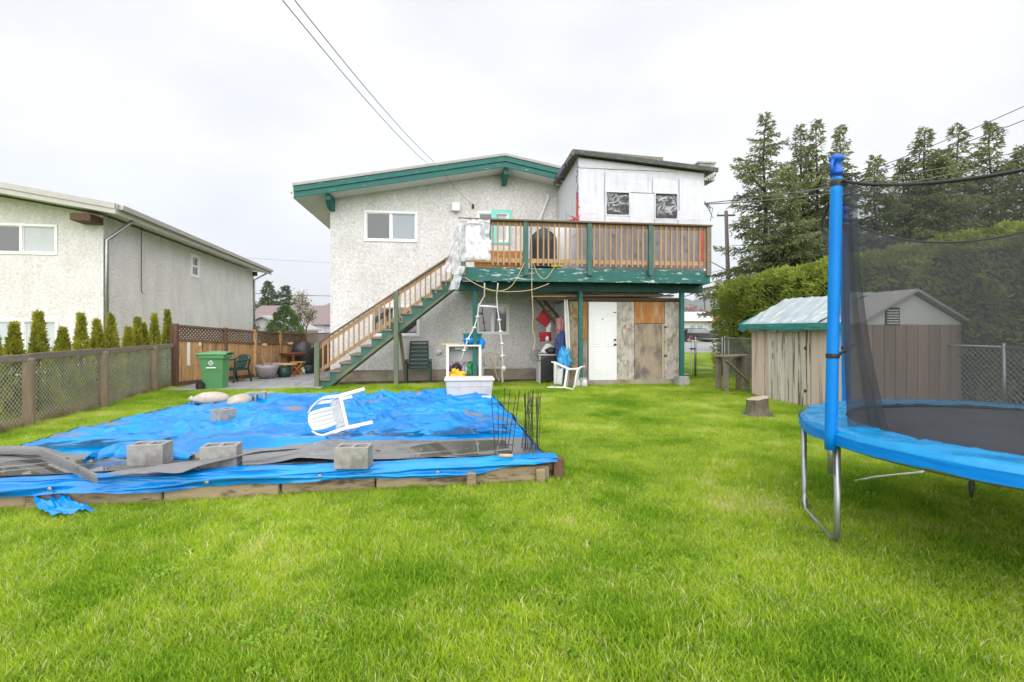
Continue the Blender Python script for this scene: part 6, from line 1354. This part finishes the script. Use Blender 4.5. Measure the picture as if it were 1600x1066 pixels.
# ---- beyond the fence on the left
fh = thing('far_house', 'far house with mauve shingle roof beyond the board fence', 'house', Vector((-20.5, 46, 0)))
MB().box(-5.5, 6.8, 0, 8, 0, 2.0).build('wall', M['siding_white'], fh)
m = MB(); m.prism([(-.5, 1.95), (8.5, 1.95), (4, 3.9)], lambda p, k: (-4.6 + 11.8 * k, p[0], p[1])); m.build('roof', M['mauve_roof'], fh)
MB().box(3.2, 6.2, -.06, 0, .9, 1.9).build('window', M['blind'], fh)
gr = thing('far_garage', 'small grey gabled garage left of the mauve roofed house', 'garage', Vector((-19.6, 38, 0)))
MB().prism([(-1.6, 0), (2.9, 0), (2.9, 1.4), (.65, 2.4), (-1.6, 1.4)], lambda p, k: (p[0], 5 * k, p[1])).build('wall', M['siding_grey'], gr)
m = MB(); m.prism([(-1.8, 1.38), (.65, 2.46), (3.1, 1.38), (3.1, 1.5), (.65, 2.6), (-1.8, 1.5)], lambda p, k: (p[0], -.3 + 5.6 * k, p[1])); m.build('roof', M['roof_felt'], gr)
conifer('fir_tree', 'pointed far fir on the left beyond the mauve roof', P(420, 0, 60) * Vector((1, 1, 0)), 7.2, 3.0, 3, M['leaf_fir_far'], M['bark'], group='far trees on the left', nb=46, leaf=.5); conifer('fir_tree', 'second far fir beside the bare tree', P(446, 0, 62) * Vector((1, 1, 0)), 6.9, 2.6, 8, M['leaf_fir_far'], M['bark'], group='far trees on the left', nb=42, leaf=.5)
conifer('fir_tree', 'dark far fir half hidden behind the neighbour corner', P(391, 0, 50) * Vector((1, 1, 0)), 4.4, 1.6, 12, M['leaf_fir_far'], M['bark'], group='far trees on the left', nb=34, leaf=.4)
bare_tree('bare_tree', 'leafless spreading tree behind the far house', P(463, 0, 52) * Vector((1, 1, 0)), 6.0, 4, M['twig'], M['leaf_dry'], spread=.45, levels=5, leaves=700, leaf=.16)
cedar_bush('conical_bush', 'rounded blue green conical bush before the far house', P(446, 0, 27) * Vector((1, 1, 0)), 2.75, 1.35, 61, M['leaf_bush'], None, 4200, .17, 'bush', .6)
bare_tree('twiggy_shrub', 'pale twiggy shrub left of the conical bush', P(415, 0, 30) * Vector((1, 1, 0)), 2.6, 14, M['twig'], M['leaf_dry'], spread=.5, levels=4, leaves=500, leaf=.10)
bare_tree('twiggy_shrub', 'pale twiggy shrub right of the conical bush', P(474, 0, 30) * Vector((1, 1, 0)), 3.3, 17, M['twig'], M['leaf_bush'], spread=.4, levels=4, leaves=500, leaf=.12)
wire('utility_cable', 'thin cable crossing between the two houses on the left', sag(P(385, 458, 34), P(560, 463, 34), .05), .02); wire('utility_cable', 'faint upper cable between the two houses on the left', sag(P(385, 403, 40), P(560, 412, 40), .05), .008)
# ================================================================== RIGHT SIDE
# ---- cedar hedge along the right boundary
rng = np.random.default_rng(99)
hedge = thing('cedar_hedge', 'tall clipped cedar hedge running along the right boundary', 'hedge', (7.4, 10, 0))
HH, HT = 3.12, 1.5
def hx(y): return 6.80 + (16.4 - y) * .085                    # face of the hedge nearest the yard
n = 64000; face = rng.random(n); y = 16.9 - rng.random(n) ** .85 * 14.5; u = rng.random(n)
x = np.zeros(n); z = np.zeros(n); nx = np.zeros(n); nyv = np.zeros(n); nzv = np.zeros(n)
isf = face < .62; ist = (face >= .62) & (face < .90); ise = face >= .90
z[isf] = .12 + u[isf] * (HH - .12); x[isf] = hx(y[isf]); nx[isf] = -1; nzv[isf] = .25
z[ist] = HH; x[ist] = hx(y[ist]) + u[ist] * HT; nzv[ist] = 1
y[ise] = 16.9; z[ise] = .12 + rng.random(ise.sum()) * (HH - .12); x[ise] = hx(16.9) + u[ise] * HT; nyv[ise] = 1
# rounded shoulders and end
sh = np.clip((z - (HH - .55)) / .55, 0, 1); x = np.where(isf, x + .30 * sh ** 2.2, x); endk = np.clip((y - 16.0) / .9, 0, 1); x = np.where(isf, x + .55 * endk ** 2, x); z = np.where(ist, z - .35 * np.clip(1 - u / .25, 0, 1) ** 2 - .4 * endk ** 2, z); y = np.where(ise, y - .35 * sh ** 2, y)
foot = np.clip((.7 - z) / .7, 0, 1); x = np.where(isf, x + .25 * foot ** 1.5, x)
lump = np.array([mnoise.noise(Vector((a * 1.1, b * 1.1, c * 1.1))) + .7 * mnoise.noise(Vector((a * 3.2, b * 3.2, c * 3.2))) for a, b, c in zip(x, y, z)])
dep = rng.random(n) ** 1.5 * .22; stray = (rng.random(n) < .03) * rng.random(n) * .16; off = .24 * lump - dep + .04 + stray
pos = np.stack([x + nx * off, y + nyv * off, z + nzv * off * .6], 1); dr = np.stack([nx, nyv, nzv + .55], 1) + rng.normal(size=(n, 3)) * .55
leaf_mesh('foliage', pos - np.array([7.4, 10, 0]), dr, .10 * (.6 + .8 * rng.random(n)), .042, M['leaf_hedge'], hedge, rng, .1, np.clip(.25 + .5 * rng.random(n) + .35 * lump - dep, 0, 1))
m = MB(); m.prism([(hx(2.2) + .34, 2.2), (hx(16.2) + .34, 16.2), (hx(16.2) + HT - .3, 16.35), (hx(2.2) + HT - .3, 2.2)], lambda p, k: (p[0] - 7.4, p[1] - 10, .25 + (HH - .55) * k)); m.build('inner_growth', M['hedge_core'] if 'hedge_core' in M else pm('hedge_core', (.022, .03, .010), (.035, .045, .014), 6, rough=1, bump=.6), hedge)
for i in range(11): yy = 16 - i * 1.25; MB().tube([(hx(yy) + .75 - 7.4, yy - 10, 0), (hx(yy) + .7 - 7.4, yy - 9.95, .5)], .05, 6).build('stem', M['bark'], hedge)

# ---- firs behind the hedge
firs = [(1195, 178, 33, 3.9, 1, 'tallest of the left firs, with long bare spreading branches'), (1250, 196, 36, 3.2, 2, 'slim fir second from the left behind the hedge'), (1276, 187, 34, 3.3, 3, 'pointed fir just left of the blue trampoline pole'), (1313, 197, 33, 3.0, 4, 'fir with drooping top directly behind the front trampoline pole'),
        (1368, 245, 30, 3.2, 5, 'broad lower fir to the right of the front trampoline pole'), (1412, 248, 32, 3.4, 6, 'wide fir in the dip between the two groups'), (1446, 200, 31, 3.6, 7, 'fir at the left of the right hand group'), (1496, 196, 33, 3.8, 8, 'dense fir in the middle of the right hand group'), (1549, 190, 32, 3.6, 9, 'tall fir right of the middle of the right hand group'), (1598, 228, 29, 3.4, 10, 'fir cut by the right edge of the picture'), (1232, 262, 31, 3.4, 11, 'lower bushy fir filling in behind the tallest one'), (1470, 236, 30, 3.6, 12, 'yellowish fir in front of the right hand group'), (1655, 215, 33, 3.6, 13, 'fir just beyond the right edge')]
for px, py, Y, rb, sd, lab in firs[:12]:
    H = 1.5 + (HY - py) / F * Y; conifer('fir_tree', lab, ((px - 800) / F * Y, Y, 0), H, rb * 1.2, 100 + sd, M['leaf_fir'], M['bark'], group='tall firs behind the hedge', nb=108, bare=.14, sparse=1.15, leaf=.27)

# ---- garden shed
SA = math.degrees(math.atan2(.29, -3.12))                     # long side direction
s0 = Vector((5.36, 11.15, 0)); s1 = Vector((5.65, 8.08, 0)); sd_ = (s1 - s0); SL = sd_.length; sd_ = sd_ / SL; sn = Vector((-sd_.y, sd_.x, 0))     # sn points right (into the shed)
shed = thing('garden_shed', 'small weathered board shed with a faded green tarp on its roof', 'shed', s0); SWd = 1.78; zE_, zR_ = 1.60, 2.12
def S_(l, w_, z): return sd_ * l + sn * w_ + Vector((0, 0, z))
nb_ = 13
for i in range(nb_):
    l0, l1 = SL * i / nb_, SL * (i + 1) / nb_; worn = 3 <= i <= 7; mt = 'shed_worn' if worn else 'shed_board'
    pr = .0 if not worn else .02
    lo = .02 if not (4 <= i <= 7) else .0
    m = MB(); m.bar(S_(l0 + .006, -pr - .004 * (i % 2), (zE_ + lo) / 2), S_(l1 - .006, -pr - .004 * (i % 2), (zE_ + lo) / 2), .02, zE_ - lo); m.build('board', M[mt], shed, bevel=.003)
for l in (SL * 3 / nb_, SL * 8 / nb_): MB().bar(S_(l - .03, -.035, zE_ / 2), S_(l + .03, -.035, zE_ / 2), .02, zE_ - .04).build('door_stile', M['shed_worn'], shed)
for z in (.35, 1.15):
    p = S_(SL * 7.6 / nb_, -.05, z); MB().lathe([(.03, 0), (.035, .02), (.015, .03)], 10).build('door_knob', M['dark_metal'], shed, loc=p, rot=(R(90), 0, R(85)))
for z in (.95, 1.2): MB().bar(S_(SL * 3.4 / nb_, -.045, z), S_(SL * 3.4 / nb_ + .02, -.045, z), .012, .12).build('hinge', M['metal'], shed)
for i in range(9):
    w0, w1 = SWd * i / 9, SWd * (i + 1) / 9; m = MB(); m.bar(S_(SL, w0 + .006, .80), S_(SL, w1 - .006, .80), .02, 1.56); m.build('board', M['shed_brown'], shed)
MB().box(-.001, .001, 0, .001, 0, .001)
m = MB(); m.prism([(0, zE_ - .02), (SWd, zE_ - .02), (SWd, zE_ + .0), (SWd / 2, zR_ - .03), (0, zE_ + .0)], lambda p, k: S_(SL - .02 + .03 * k, p[0], p[1])); gb = m.build('gable', M['siding_white'], shed)
m = MB()
vc = SWd * .30
for i in range(6): m.bar(S_(SL + .02, vc - .1 + 0, 1.72 - .12 + i * .042), S_(SL + .02, vc + .1, 1.72 - .12 + i * .042), .03, .02)
vt = m.build('vent', M['white_paint'], shed); MB().prism([(vc - .13, 1.57), (vc + .13, 1.57), (vc + .13, 1.86), (vc - .13, 1.86)], lambda p, k: S_(SL + .011 + .006 * k, p[0], p[1])).build('vent_frame', M['dark_metal'], vt)
m = MB(); m.box(0, .001, 0, .001, 0, .001)
MB().bar(S_(0, .02, .8), S_(0, SWd, .8), .02, 1.58).build('end_wall', M['shed_board'], shed); MB().bar(S_(.02, SWd, .8), S_(SL - .02, SWd, .8), .02, 1.58).build('rear_wall', M['shed_brown'], shed)
MB().prism([(0, zE_ - .02), (SWd, zE_ - .02), (SWd / 2, zR_ - .05)], lambda p, k: S_(-.01 + .02 * k, p[0], p[1])).build('end_gable', M['shed_board'], shed)
rfm = MB(); rfm.prism([(-.14, zE_ - .04), (SWd / 2, zR_), (SWd + .14, zE_ - .04), (SWd + .14, zE_ - .0), (SWd / 2, zR_ + .04), (-.14, zE_ - .0)], lambda p, k: S_(-.12 + (SL + .24) * k, p[0], p[1])); srf2 = rfm.build('roof', M['roof_felt'], shed)
def tarp2(u, v):
    l = -.2 + (SL * .80) * u + .10 * nz3(v * 4, 3) * u; w_ = -.19 + (SWd / 2 + .22) * v; base = zE_ - .02 + (zR_ - zE_ + .03) * (w_ + .14) / (SWd / 2 + .14)
    if v < .06: base -= .12 * (1 - v / .06) * (1 + .4 * nz3(u * 9, 1))
    q = .03 * max(0, 1 - abs(nz3(u * 7 + v * 1.5, v * 1.2, 3)) * 5) + .015 * nz3(u * 9, v * 6)
    return S_(l, w_, base + .035 + q)
tpm = MB(); tpm.grid(tarp2, 70, 44); shed_tarp = tpm.build('roof_tarp', M['tarp_green'], shed, smooth=True)
def hem2(u, v):
    l = -.2 + (SL + .05) * u; return S_(l, -.20 - .02 * v + .015 * nz3(u * 14, v * 3), zE_ + .02 - (.13 + .03 * nz3(u * 8, 5)) * v)
m = MB(); m.grid(hem2, 60, 8); m.build('tarp_hem', M['tarp_teal'], shed_tarp, smooth=True, solid=.006)
m = MB(); m.grid(lambda u, v: S_(-.2 - .02 * v, -.19 + (SWd / 2 + .22) * u, zE_ + (zR_ - zE_ + .03) * (u * .96) + .03 - (.14 + .04 * nz3(u * 5, 2)) * v), 24, 8); m.build('tarp_hem', M['tarp_teal'], shed_tarp, smooth=True, solid=.006)
# work bench against the shed
wbn = thing('work_bench', 'rough timber work bench leaning against the shed end', 'bench', Vector((5.1, 11.9, 0)), R(4))
MB().bar((-.18, 0, .86), (.55, .1, .88), .5, .035).build('bench_top', M['post_wood'], wbn)
for (x, y_) in ((-.08, -.15), (.42, -.15), (-.08, .2), (.42, .2)): MB().box(x - .05, x + .05, y_ - .05, y_ + .05, 0, .845).build('leg', M['grey_wood'], wbn)
MB().bar((-.12, -.24, .78), (.42, -.24, .28), .03, .12, (0, 1, 0)).build('brace', M['grey_wood'], wbn)
# tree stump
sp = thing('tree_stump', 'mossy cut tree stump on the lawn before the shed', 'stump', G(1184, 652)); m = MB(); rs = 26; prof = [(.30, -.03), (.24, .03), (.19, .10), (.175, .22), (.17, .325)]
vs = []
for r, z in prof:
    for k in range(rs): t = 2 * math.pi * k / rs; kk = 1 + .10 * nz3(math.cos(t) * 2.2, math.sin(t) * 2.2, z) + (.28 * max(0, math.sin(t * 5 + 1)) if z < .05 else .05 * math.sin(t * 5)); vs.append((r * kk * math.cos(t), r * kk * math.sin(t), z + .012 * nz3(t, z * 3) + (.03 * math.cos(t) if z > .3 else 0)))
m.add(vs, [(i * rs + k, i * rs + (k + 1) % rs, (i + 1) * rs + (k + 1) % rs, (i + 1) * rs + k) for i in range(len(prof) - 1) for k in range(rs)]); m.build('bark', M['stump'], sp, smooth=True)
m = MB(); m.add(vs[-rs:], [tuple(range(rs))]); m.build('cut_face', M['stump_top'], sp, loc=(0, 0, .001))

# ---- side chain link fence with gate, and the run before the hedge
sf = thing('side_fence', 'low galvanised chain link fence with gate between house and hedge', 'fence', (0, 0, 0))
yF = 15.55; zF = 1.22
gx_ = [(1066 - 800) / F * yF, (1086.5 - 800) / F * yF, (1138.5 - 800) / F * yF, 6.55]
for x in gx_[1:]: MB().tube([(x, yF, 0), (x, yF, zF + .05)], .032, 10).build('post', M['metal'], sf, smooth=True)
MB().tube([(gx_[1], yF, zF - .02), (gx_[3] + .9, yF + .1, zF - .02)], .022, 8).build('top_rail', M['metal'], sf, smooth=True)
m = MB(); chain_link(m, (gx_[1], yF, 0), (gx_[3] + .9, yF + .1, 0), .04, zF - .03, .085, .0022); tag(m.build('wire_mesh', M['wire'], sf), kind='stuff')
gt = thing('side_gate', 'narrow tube framed chain link gate beside the house corner', 'gate', (gx_[0], yF - .02, 0))
gw = (1080 - 1068) / F * yF; 
MB().tube([(.02, 0, .1), (.02, 0, 1.18), (gw + .05, 0, 1.18), (gw + .05, 0, .1), (.02, 0, .1)], .02, 8, False).build('gate_frame', M['metal'], gt, smooth=True)
m = MB(); chain_link(m, (.02, 0, 0), (gw + .05, 0, 0), .1, 1.17, .085, .0022); tag(m.build('wire_mesh', M['wire'], gt), kind='stuff')
MB().box(gw - .02, gw + .16, -.04, .0, .88, .92).build('latch', M['dark_metal'], gt); MB().bar((-.1, -.03, .02), (gw + .1, -.03, .02), .02, .02).build('drop_rod', M['dark_metal'], gt)
m = MB(); m.lathe([(.001, 0), (.05, .0), (.05, .008), (.001, .008)], 20); o = m.build('warning_disc', M['red_tape'], gt, loc=(gw + .0, -.045, 1.27), rot=(R(90), 0, 0))
hf = thing('hedge_fence', 'chain link fence run standing before the cedar hedge', 'fence', (0, 0, 0))
hy = [15.4, 12.6, 9.9, 7.35, 4.9]; hpts = [Vector((hx(y_) - .32, y_, 0)) for y_ in hy]
for p in hpts: MB().tube([p, p + Vector((0, 0, 1.3))], .03, 10).build('post', M['metal'], hf, smooth=True)
for A_, B_ in zip(hpts, hpts[1:]): MB().tube([A_ + Vector((0, 0, 1.24)), B_ + Vector((0, 0, 1.24))], .02, 8).build('top_rail', M['metal'], hf, smooth=True)
m = MB(); chain_link(m, hpts[0], hpts[-1], .04, 1.22, .085, .0022); tag(m.build('wire_mesh', M['wire'], hf), kind='stuff')

# ---- trampoline
TC = Vector((3.72, 3.39, 0)); TR = 1.5; ZT = .775
tr = thing('trampoline', 'large round trampoline with blue pad, foam poles and black safety net', 'trampoline', TC)
def ring(r, z, a): return Vector((r * math.cos(a), r * math.sin(a), z))
m = MB(); m.tube([ring(TR - .04, ZT - .06, 2 * math.pi * i / 96) for i in range(97)], .024, 8, False); m.build('frame_ring', M['metal'], tr, smooth=True)
m = MB(); m.grid(lambda u, v: ring(.02 + v * (TR - .28), ZT + .01 - .05 * (1 - v) ** 1.5 + .012 * nz3(math.cos(u * 6.28) * v * 3, math.sin(u * 6.28) * v * 3), u * 2 * math.pi), 96, 18); m.build('jumping_mat', M['mat_black'], tr, smooth=True)
NPAD = 6
for k in range(NPAD):                                          # the spring pad is sewn from six segments
    def pad(u, v, k=k):
        a = 2 * math.pi * (k - .006 + 1.012 * u) / NPAD + .3; x = v
        prof = [(TR - .29, .028), (TR - .26, .042), (TR - .14, .042), (TR + .0, .034), (TR + .03, .0), (TR + .032, -.06)]
        i = x * (len(prof) - 1); q = min(int(i), len(prof) - 2); f = i - q; r = prof[q][0] * (1 - f) + prof[q + 1][0] * f; z = prof[q][1] * (1 - f) + prof[q + 1][1] * f
        wr = .003 * (k % 2) + .016 * max(0, ridged(a * 7 + x * 3, x * 3 - a * 2, 3.3, 1)) ** 2 + .006 * nz3(a * 20, x * 6); hemw = (.03 * nz3(a * 6, 4) if x > .95 else 0)
        return ring(r, ZT + z + wr + hemw, a)
    m = MB(); m.grid(pad, 34, 20); pd = m.build('spring_pad', M['tramp_teal'], tr, smooth=True)
    m = MB(); m.grid(lambda u, v, k=k: ring(TR + .036 + .004 * nz3(u * 20 + k, v * 3), ZT + .012 - (.066 + .016 * nz3(u * 5 + k * 3, 1)) * v, 2 * math.pi * (k + u) / NPAD + .3), 34, 6); m.build('skirt', M['tramp_blue'], pd, smooth=True)
th0 = R(179.3)
def leg_set(aA, aB):
    A_, B_ = ring(TR + .0, 0, aA), ring(TR + .0, 0, aB); pts_ = [A_ + Vector((0, 0, ZT - .05)), A_ + Vector((0, 0, .16)), A_ + Vector((0, 0, .08)) + (B_ - A_) * .02, A_.lerp(B_, .10) + Vector((0, 0, .025)), A_.lerp(B_, .90) + Vector((0, 0, .025)), B_.lerp(A_, .02) + Vector((0, 0, .08)), B_ + Vector((0, 0, .16)), B_ + Vector((0, 0, ZT - .05))]
    MB().tube(pts_, .021, 10).build('leg', M['metal'], tr, smooth=True)
for q in range(3): a = th0 - R(120) * q; leg_set(a, a - R(29.6))
poles = [th0 - R(72) * k for k in range(5)]
ZP = 2.68
for k, a in enumerate(poles):
    base = ring(TR + .045, 0, a); lean = ring(.06 if k == 0 else .02, 0, a) if k != 0 else Vector((.055, .02, 0))
    top = base + lean
    MB().tube([base + Vector((0, 0, .52)), base + Vector((0, 0, .80))], .019, 10).build('pole_tube', M['metal'], tr, smooth=True)
    m = MB(); nseg = 18; m.tube([base.lerp(top, i / nseg) + Vector((0, 0, .68 + (ZP - .14 - .68) * i / nseg)) for i in range(nseg + 1)], [.038 * (1 + .05 * nz3(i * .8, k)) * (1 if i % 9 else .94) for i in range(nseg + 1)], 14); fs = m.build('foam_sleeve', M['tramp_blue'], tr, smooth=True)
    m = MB(); m.lathe([(.030, -.12), (.042, -.115), (.042, -.09), (.030, -.085), (.030, -.03), (.045, -.022), (.048, 0), (.03, .018), (.004, .022)], 18, top + Vector((0, 0, ZP))); m.tube([top + Vector((-.035, -.02, ZP - .02)), top + Vector((-.055, -.03, ZP - .06)), top + Vector((-.05, -.03, ZP - .12))], .012, 6); m.build('pole_cap', M['tramp_cap'], tr, smooth=True)
    m = MB(); z = 1.32; c = base.lerp(top, .35); m.lathe([(.041, -.016), (.043, 0), (.041, .016)], 14, c + Vector((0, 0, z))); m.tube([c + Vector((.03, .0, z)), c + Vector((0.07, .02, z + .02)), c + Vector((.12, .05, z + .03))], .012, 6); m.build('strap', M['black'], tr)
    m = MB(); m.tube([top + Vector((.02, 0, ZP - .16)), top + ring(-.06, ZP - .19, a)], .022, 6); m.lathe([(.040, -.20), (.042, -.17), (.036, -.15)], 12, top + Vector((0, 0, ZP))); m.build('net_tie', M['black'], tr)
netm, nn_, nl_, nmx = sheer('black_safety_net', (.07, .074, .082), .44, .8, .2)
m = MB()
def net_top(a):
    rel = ((th0 - a) / R(72)) % 1.0
    return ZP - .16 - .20 * (4 * rel * (1 - rel)) ** .9, TR - .03 - .10 * 4 * rel * (1 - rel)
def net(u, v):
    a = th0 - 2 * math.pi * u; zt, rt = net_top(a); rb, zb_ = TR - .30, ZT + .02
    r = rt + (rb - rt) * (1 - v) ** 2.2 - .10 * math.sin(math.pi * v) * (1 if v < 1 else 0) + .02 * nz3(math.cos(a) * 6, math.sin(a) * 6, v * 1.5)
    return ring(r, zb_ + (zt - zb_) * v, a)
m.grid(net, 200, 26); nt = m.build('safety_net', netm, tr, smooth=True)
m = MB(); m.tube([ring(net_top(th0 - 2 * math.pi * i / 200)[1], net_top(th0 - 2 * math.pi * i / 200)[0], th0 - 2 * math.pi * i / 200) for i in range(201)], .011, 6, False); m.build('net_hem', M['black'], nt, smooth=True)
# slack gathers of net beside the nearest pole
a = th0
m = MB(); m.grid(lambda u, v: ring(TR - .06 - (.10 + .22 * (1 - v) ** 2) * (.6 + .4 * math.sin(u * 9)) , ZT + .03 + (ZP - .22 - ZT) * v, a - R(1.0) - R(5.5) * u * (.4 + .6 * (1 - v) ** .5)), 14, 24); m.build('net_gather', netm, nt, smooth=True)
p = TC + ring(TR + .04, ZT - .17, math.atan2(2.28 - 3.18, 2.1 - 4.11) )
gp_ = P(1517, 757, 2.70) - TC
m = MB(); m.tube([gp_ + Vector((0, 0, .05)), gp_ + Vector((.004, 0, .0)), gp_ + Vector((.004, 0, -.03)), gp_ + Vector((.0, 0, -.07))], [.006, .014, .013, .007], 8); m.build('tie_toggle', M['black'], tr, smooth=True)
# a white hose in the grass under the trampoline
tag(MB().tube([G(1335, 752, .03), G(1370, 745, .045), G(1410, 741, .04), G(1440, 738, .05), G(1449, 732, .06)], .012, 6).build('garden_hose', M['plastic_white'], smooth=True), 'white hose end lying in the grass beneath the trampoline', 'hose')
tag((lambda m: (cloth_blob(m, (0, 0, .02), (.035, .03, .025), 3), m)[1])(MB()).build('stone', M['fieldstone'] if 'fieldstone' in M else M['sandbag'], loc=G(1190, 772, .01), smooth=True), 'small pinkish stone on the lawn left of the trampoline', 'stone')

# ---- street side: utility poles and cables
up_ = thing('utility_pole', 'tall leaning wooden utility pole with crossarm beyond the hedge', 'utility pole', ((1141 - 800) / F * 36, 36, 0))
o0 = up_.location.copy(); tp_ = P(1134.5, 330, 36) - o0
MB().tube([(0, 0, 0), tp_ * .5, tp_], [.17, .15, .12], 10).build('pole', M['pole_wood'], up_, smooth=True)
MB().bar(tp_ + Vector((-.65, 0, -.32)), tp_ + Vector((.65, 0, -.30)), .09, .11).build('crossarm', M['pole_wood'], up_)
for x in (-.55, .0, .55): MB().lathe([(.03, 0), (.06, .06), (.04, .12), (.06, .16), (.02, .22)], 8, tp_ + Vector((x, 0, -.25 if x else .0))).build('insulator', M['plastic_white'], up_)
MB().tube([tp_ * .57 + Vector((.0, 0, 0)), tp_ * .60 + Vector((-1.2, 0, .35)), tp_ * .60 + Vector((-2.1, 0, .62))], .035, 6).build('lamp_arm', M['metal'], up_); MB().tube([tp_ * .86 + Vector((.25, 0, .0)), tp_ * .86 + Vector((.4, 0, -.25)), tp_ * .86 + Vector((.3, 0, -.45))], .03, 6).build('cable_loop', M['cable'], up_)
up2 = thing('utility_pole', 'short far utility pole above the white house roof', 'utility pole', ((1101 - 800) / F * 85, 85, 0)); o2 = up2.location.copy(); MB().tube([(0, 0, 0), P(1101, 461, 85) - o2], [.16, .13], 8).build('pole', M['pole_wood'], up2)
T0 = o0 + tp_
lines = [('upper cable from the crossarm to the top right corner', T0 + Vector((.55, 0, -.1)), P(1640, 148, 24), .5), ('second cable from the crossarm toward the right edge', T0 + Vector((0, 0, .2)), P(1640, 172, 24), .6), ('cable leaving the left of the crossarm toward the sun room', T0 + Vector((-.55, 0, -.1)), P(1098, 358, 20), .0)]
for lab, A_, B_, s_ in lines[:2]: wire('utility_cable', lab, sag(A_, B_, s_), .022)
for lab, A_, B_, s_, r_ in (('cable from the sun room corner sweeping right across the firs, upper one', P(1101, 318, 14.5), P(1640, 226, 17), .18, .014), ('cable from the sun room corner sweeping right across the firs, lower one', P(1101, 319.5, 14.5), P(1640, 236, 17), .30, .014), ('cable falling from the mid pole to the deck corner', P(1139, 432, 36), P(1020, 466, 30), .1, .03), ('lower cable falling from the mid pole toward the carport gap', P(1141, 437, 36), P(1020, 478, 30), .1, .03), ('heavy cable running right from the pole along the hedge top', P(1141, 431, 36), P(1420, 405, 33), .3, .04), ('thin cable across the dark fir trunks', P(1136, 385, 36), P(1640, 305, 30), .4, .018), ('cable from the pole to the left behind the deck', P(1138, 420, 36), P(1040, 436, 40), .1, .02)):
    wire('utility_cable', lab, sag(A_, B_, s_), r_)
m = MB()
for i in range(5): A_ = P(1101, 318, 14.5); m.tube([A_, A_ + Vector((random.uniform(-.05, .25), 0, random.uniform(-.15, .12))), A_ + Vector((random.uniform(.0, .3), 0, random.uniform(-.55, -.1)))], .010, 5)
tag(m.build('cable_connector', M['cable']), 'knot of drooping cable ends at the right corner of the sun room', 'cable')
# ---- across the street
ah = thing('white_house', 'white bungalow across the street with pale and orange roofs', 'house', ((1095 - 800) / F * 66, 66, 0))
MB().box(-9, 2.0, 0, 9, 0, 2.65).build('wall', M['siding_white'], ah); MB().prism([(-.8, 2.6), (9.8, 2.6), (4.5, 4.0)], lambda p, k: (-10 + 12.2 * k, p[0], p[1])).build('roof', M['roof_pale'], ah)
MB().prism([(2.02, 0), (9.5, 0), (9.5, 2.6), (5.7, 4.1), (2.02, 2.65)], lambda p, k: (p[0], -1.5 + 10 * k, p[1])).build('wing_wall', M['siding_white'], ah); MB().prism([(1.1, 2.35), (5.7, 4.2), (10.2, 2.4), (10.2, 2.65), (5.7, 4.5), (1.1, 2.6)], lambda p, k: (p[0], -2.1 + 11 * k, p[1])).build('wing_roof', M['roof_orange'], ah)
for (x0, x1, z0, z1, y_) in ((-1.5, -.7, 1.5, 2.2, -.05), (-.55, .3, 1.5, 2.2, -.05), (.9, 1.7, 1.55, 2.45, -.05)): w_ = MB().box(x0, x1, y_, 0, z0, z1).build('window', M['vinyl'], ah); MB().box(x0 + .08, x1 - .08, y_ - .02, y_ - .001, z0 + .08, z1 - .08).build('pane', M['glass_blue'], w_)
MB().box(3.0, 5.4, -1.6, -1.5, 0, 1.9).build('garage_door', M['roof_pale'], ah)
van = thing('parked_car', 'dark estate car parked across the street', 'car', ((1091 - 800) / F * 57, 57, 0), R(2))
body = [(-2.3, .3), (2.3, .3), (2.35, .75), (2.1, .95), (1.2, 1.02), (.55, 1.62), (-1.7, 1.66), (-2.25, 1.05), (-2.35, .6)]
MB().prism(body, lambda p, k: (p[0], -.85 + 1.7 * k, p[1])).build('body', M['car_paint'], van, bevel=.08)
MB().prism([(-1.6, 1.1), (1.0, 1.08), (.5, 1.54), (-1.55, 1.57)], lambda p, k: (p[0], -.87 + 1.74 * k, p[1])).build('side_window', M['glass_blue'], van)
for x in (-1.45, 1.45):
    for y_ in (-.8, .8): wv = MB().tube([(x, y_ - .1, .33), (x, y_ + .1, .33)], .33, 16).build('wheel', M['tyre'], van); MB().tube([(x, y_ - .11, .33), (x, y_ + .11, .33)], .19, 12).build('rim', M['metal'], wv)
MB().box(2.25, 2.37, -.8, -.5, .68, .82).build('headlight', M['vinyl'], van); MB().box(2.25, 2.37, .5, .8, .68, .82).build('headlight', M['vinyl'], van)
cedar_bush('round_shrub', 'clipped green shrub right of the parked car', ((1121 - 800) / F * 58, 58, 0), 1.35, 2.0, 71, M['leaf_bush'], None, 2600, .22, 'shrub', .42)
bare_tree('blossom_tree', 'pinkish leafless tree behind the white house, right one', ((1085 - 800) / F * 84, 84, 0), 6.4, 31, M['twig'], M['blossom'], 'pinkish trees behind the white house', .5, 5, 900, .35); bare_tree('blossom_tree', 'pinkish leafless tree behind the white house, left one', ((1072 - 800) / F * 90, 90, 0), 7.0, 33, M['twig'], M['blossom'], 'pinkish trees behind the white house', .5, 5, 900, .35)

# ---- damp air over the valley
scene.cycles.volume_bounces = 0
hz_m = bpy.data.materials.new('damp_air'); hz_m.use_nodes = True; hn, hl = hz_m.node_tree.nodes, hz_m.node_tree.links; hn.remove(hn['Principled BSDF'])
hv = hn.new('ShaderNodeVolumePrincipled'); hv.inputs['Color'].default_value = (.82, .88, .96, 1); hv.inputs['Density'].default_value = .00008; hl.new(hv.outputs[0], hn['Material Output'].inputs['Volume'])
tag(MB().box(-9500, 9500, -400, 9500, -25, 1400).build('haze', hz_m), 'pale damp air filling the valley', 'haze', kind='stuff')
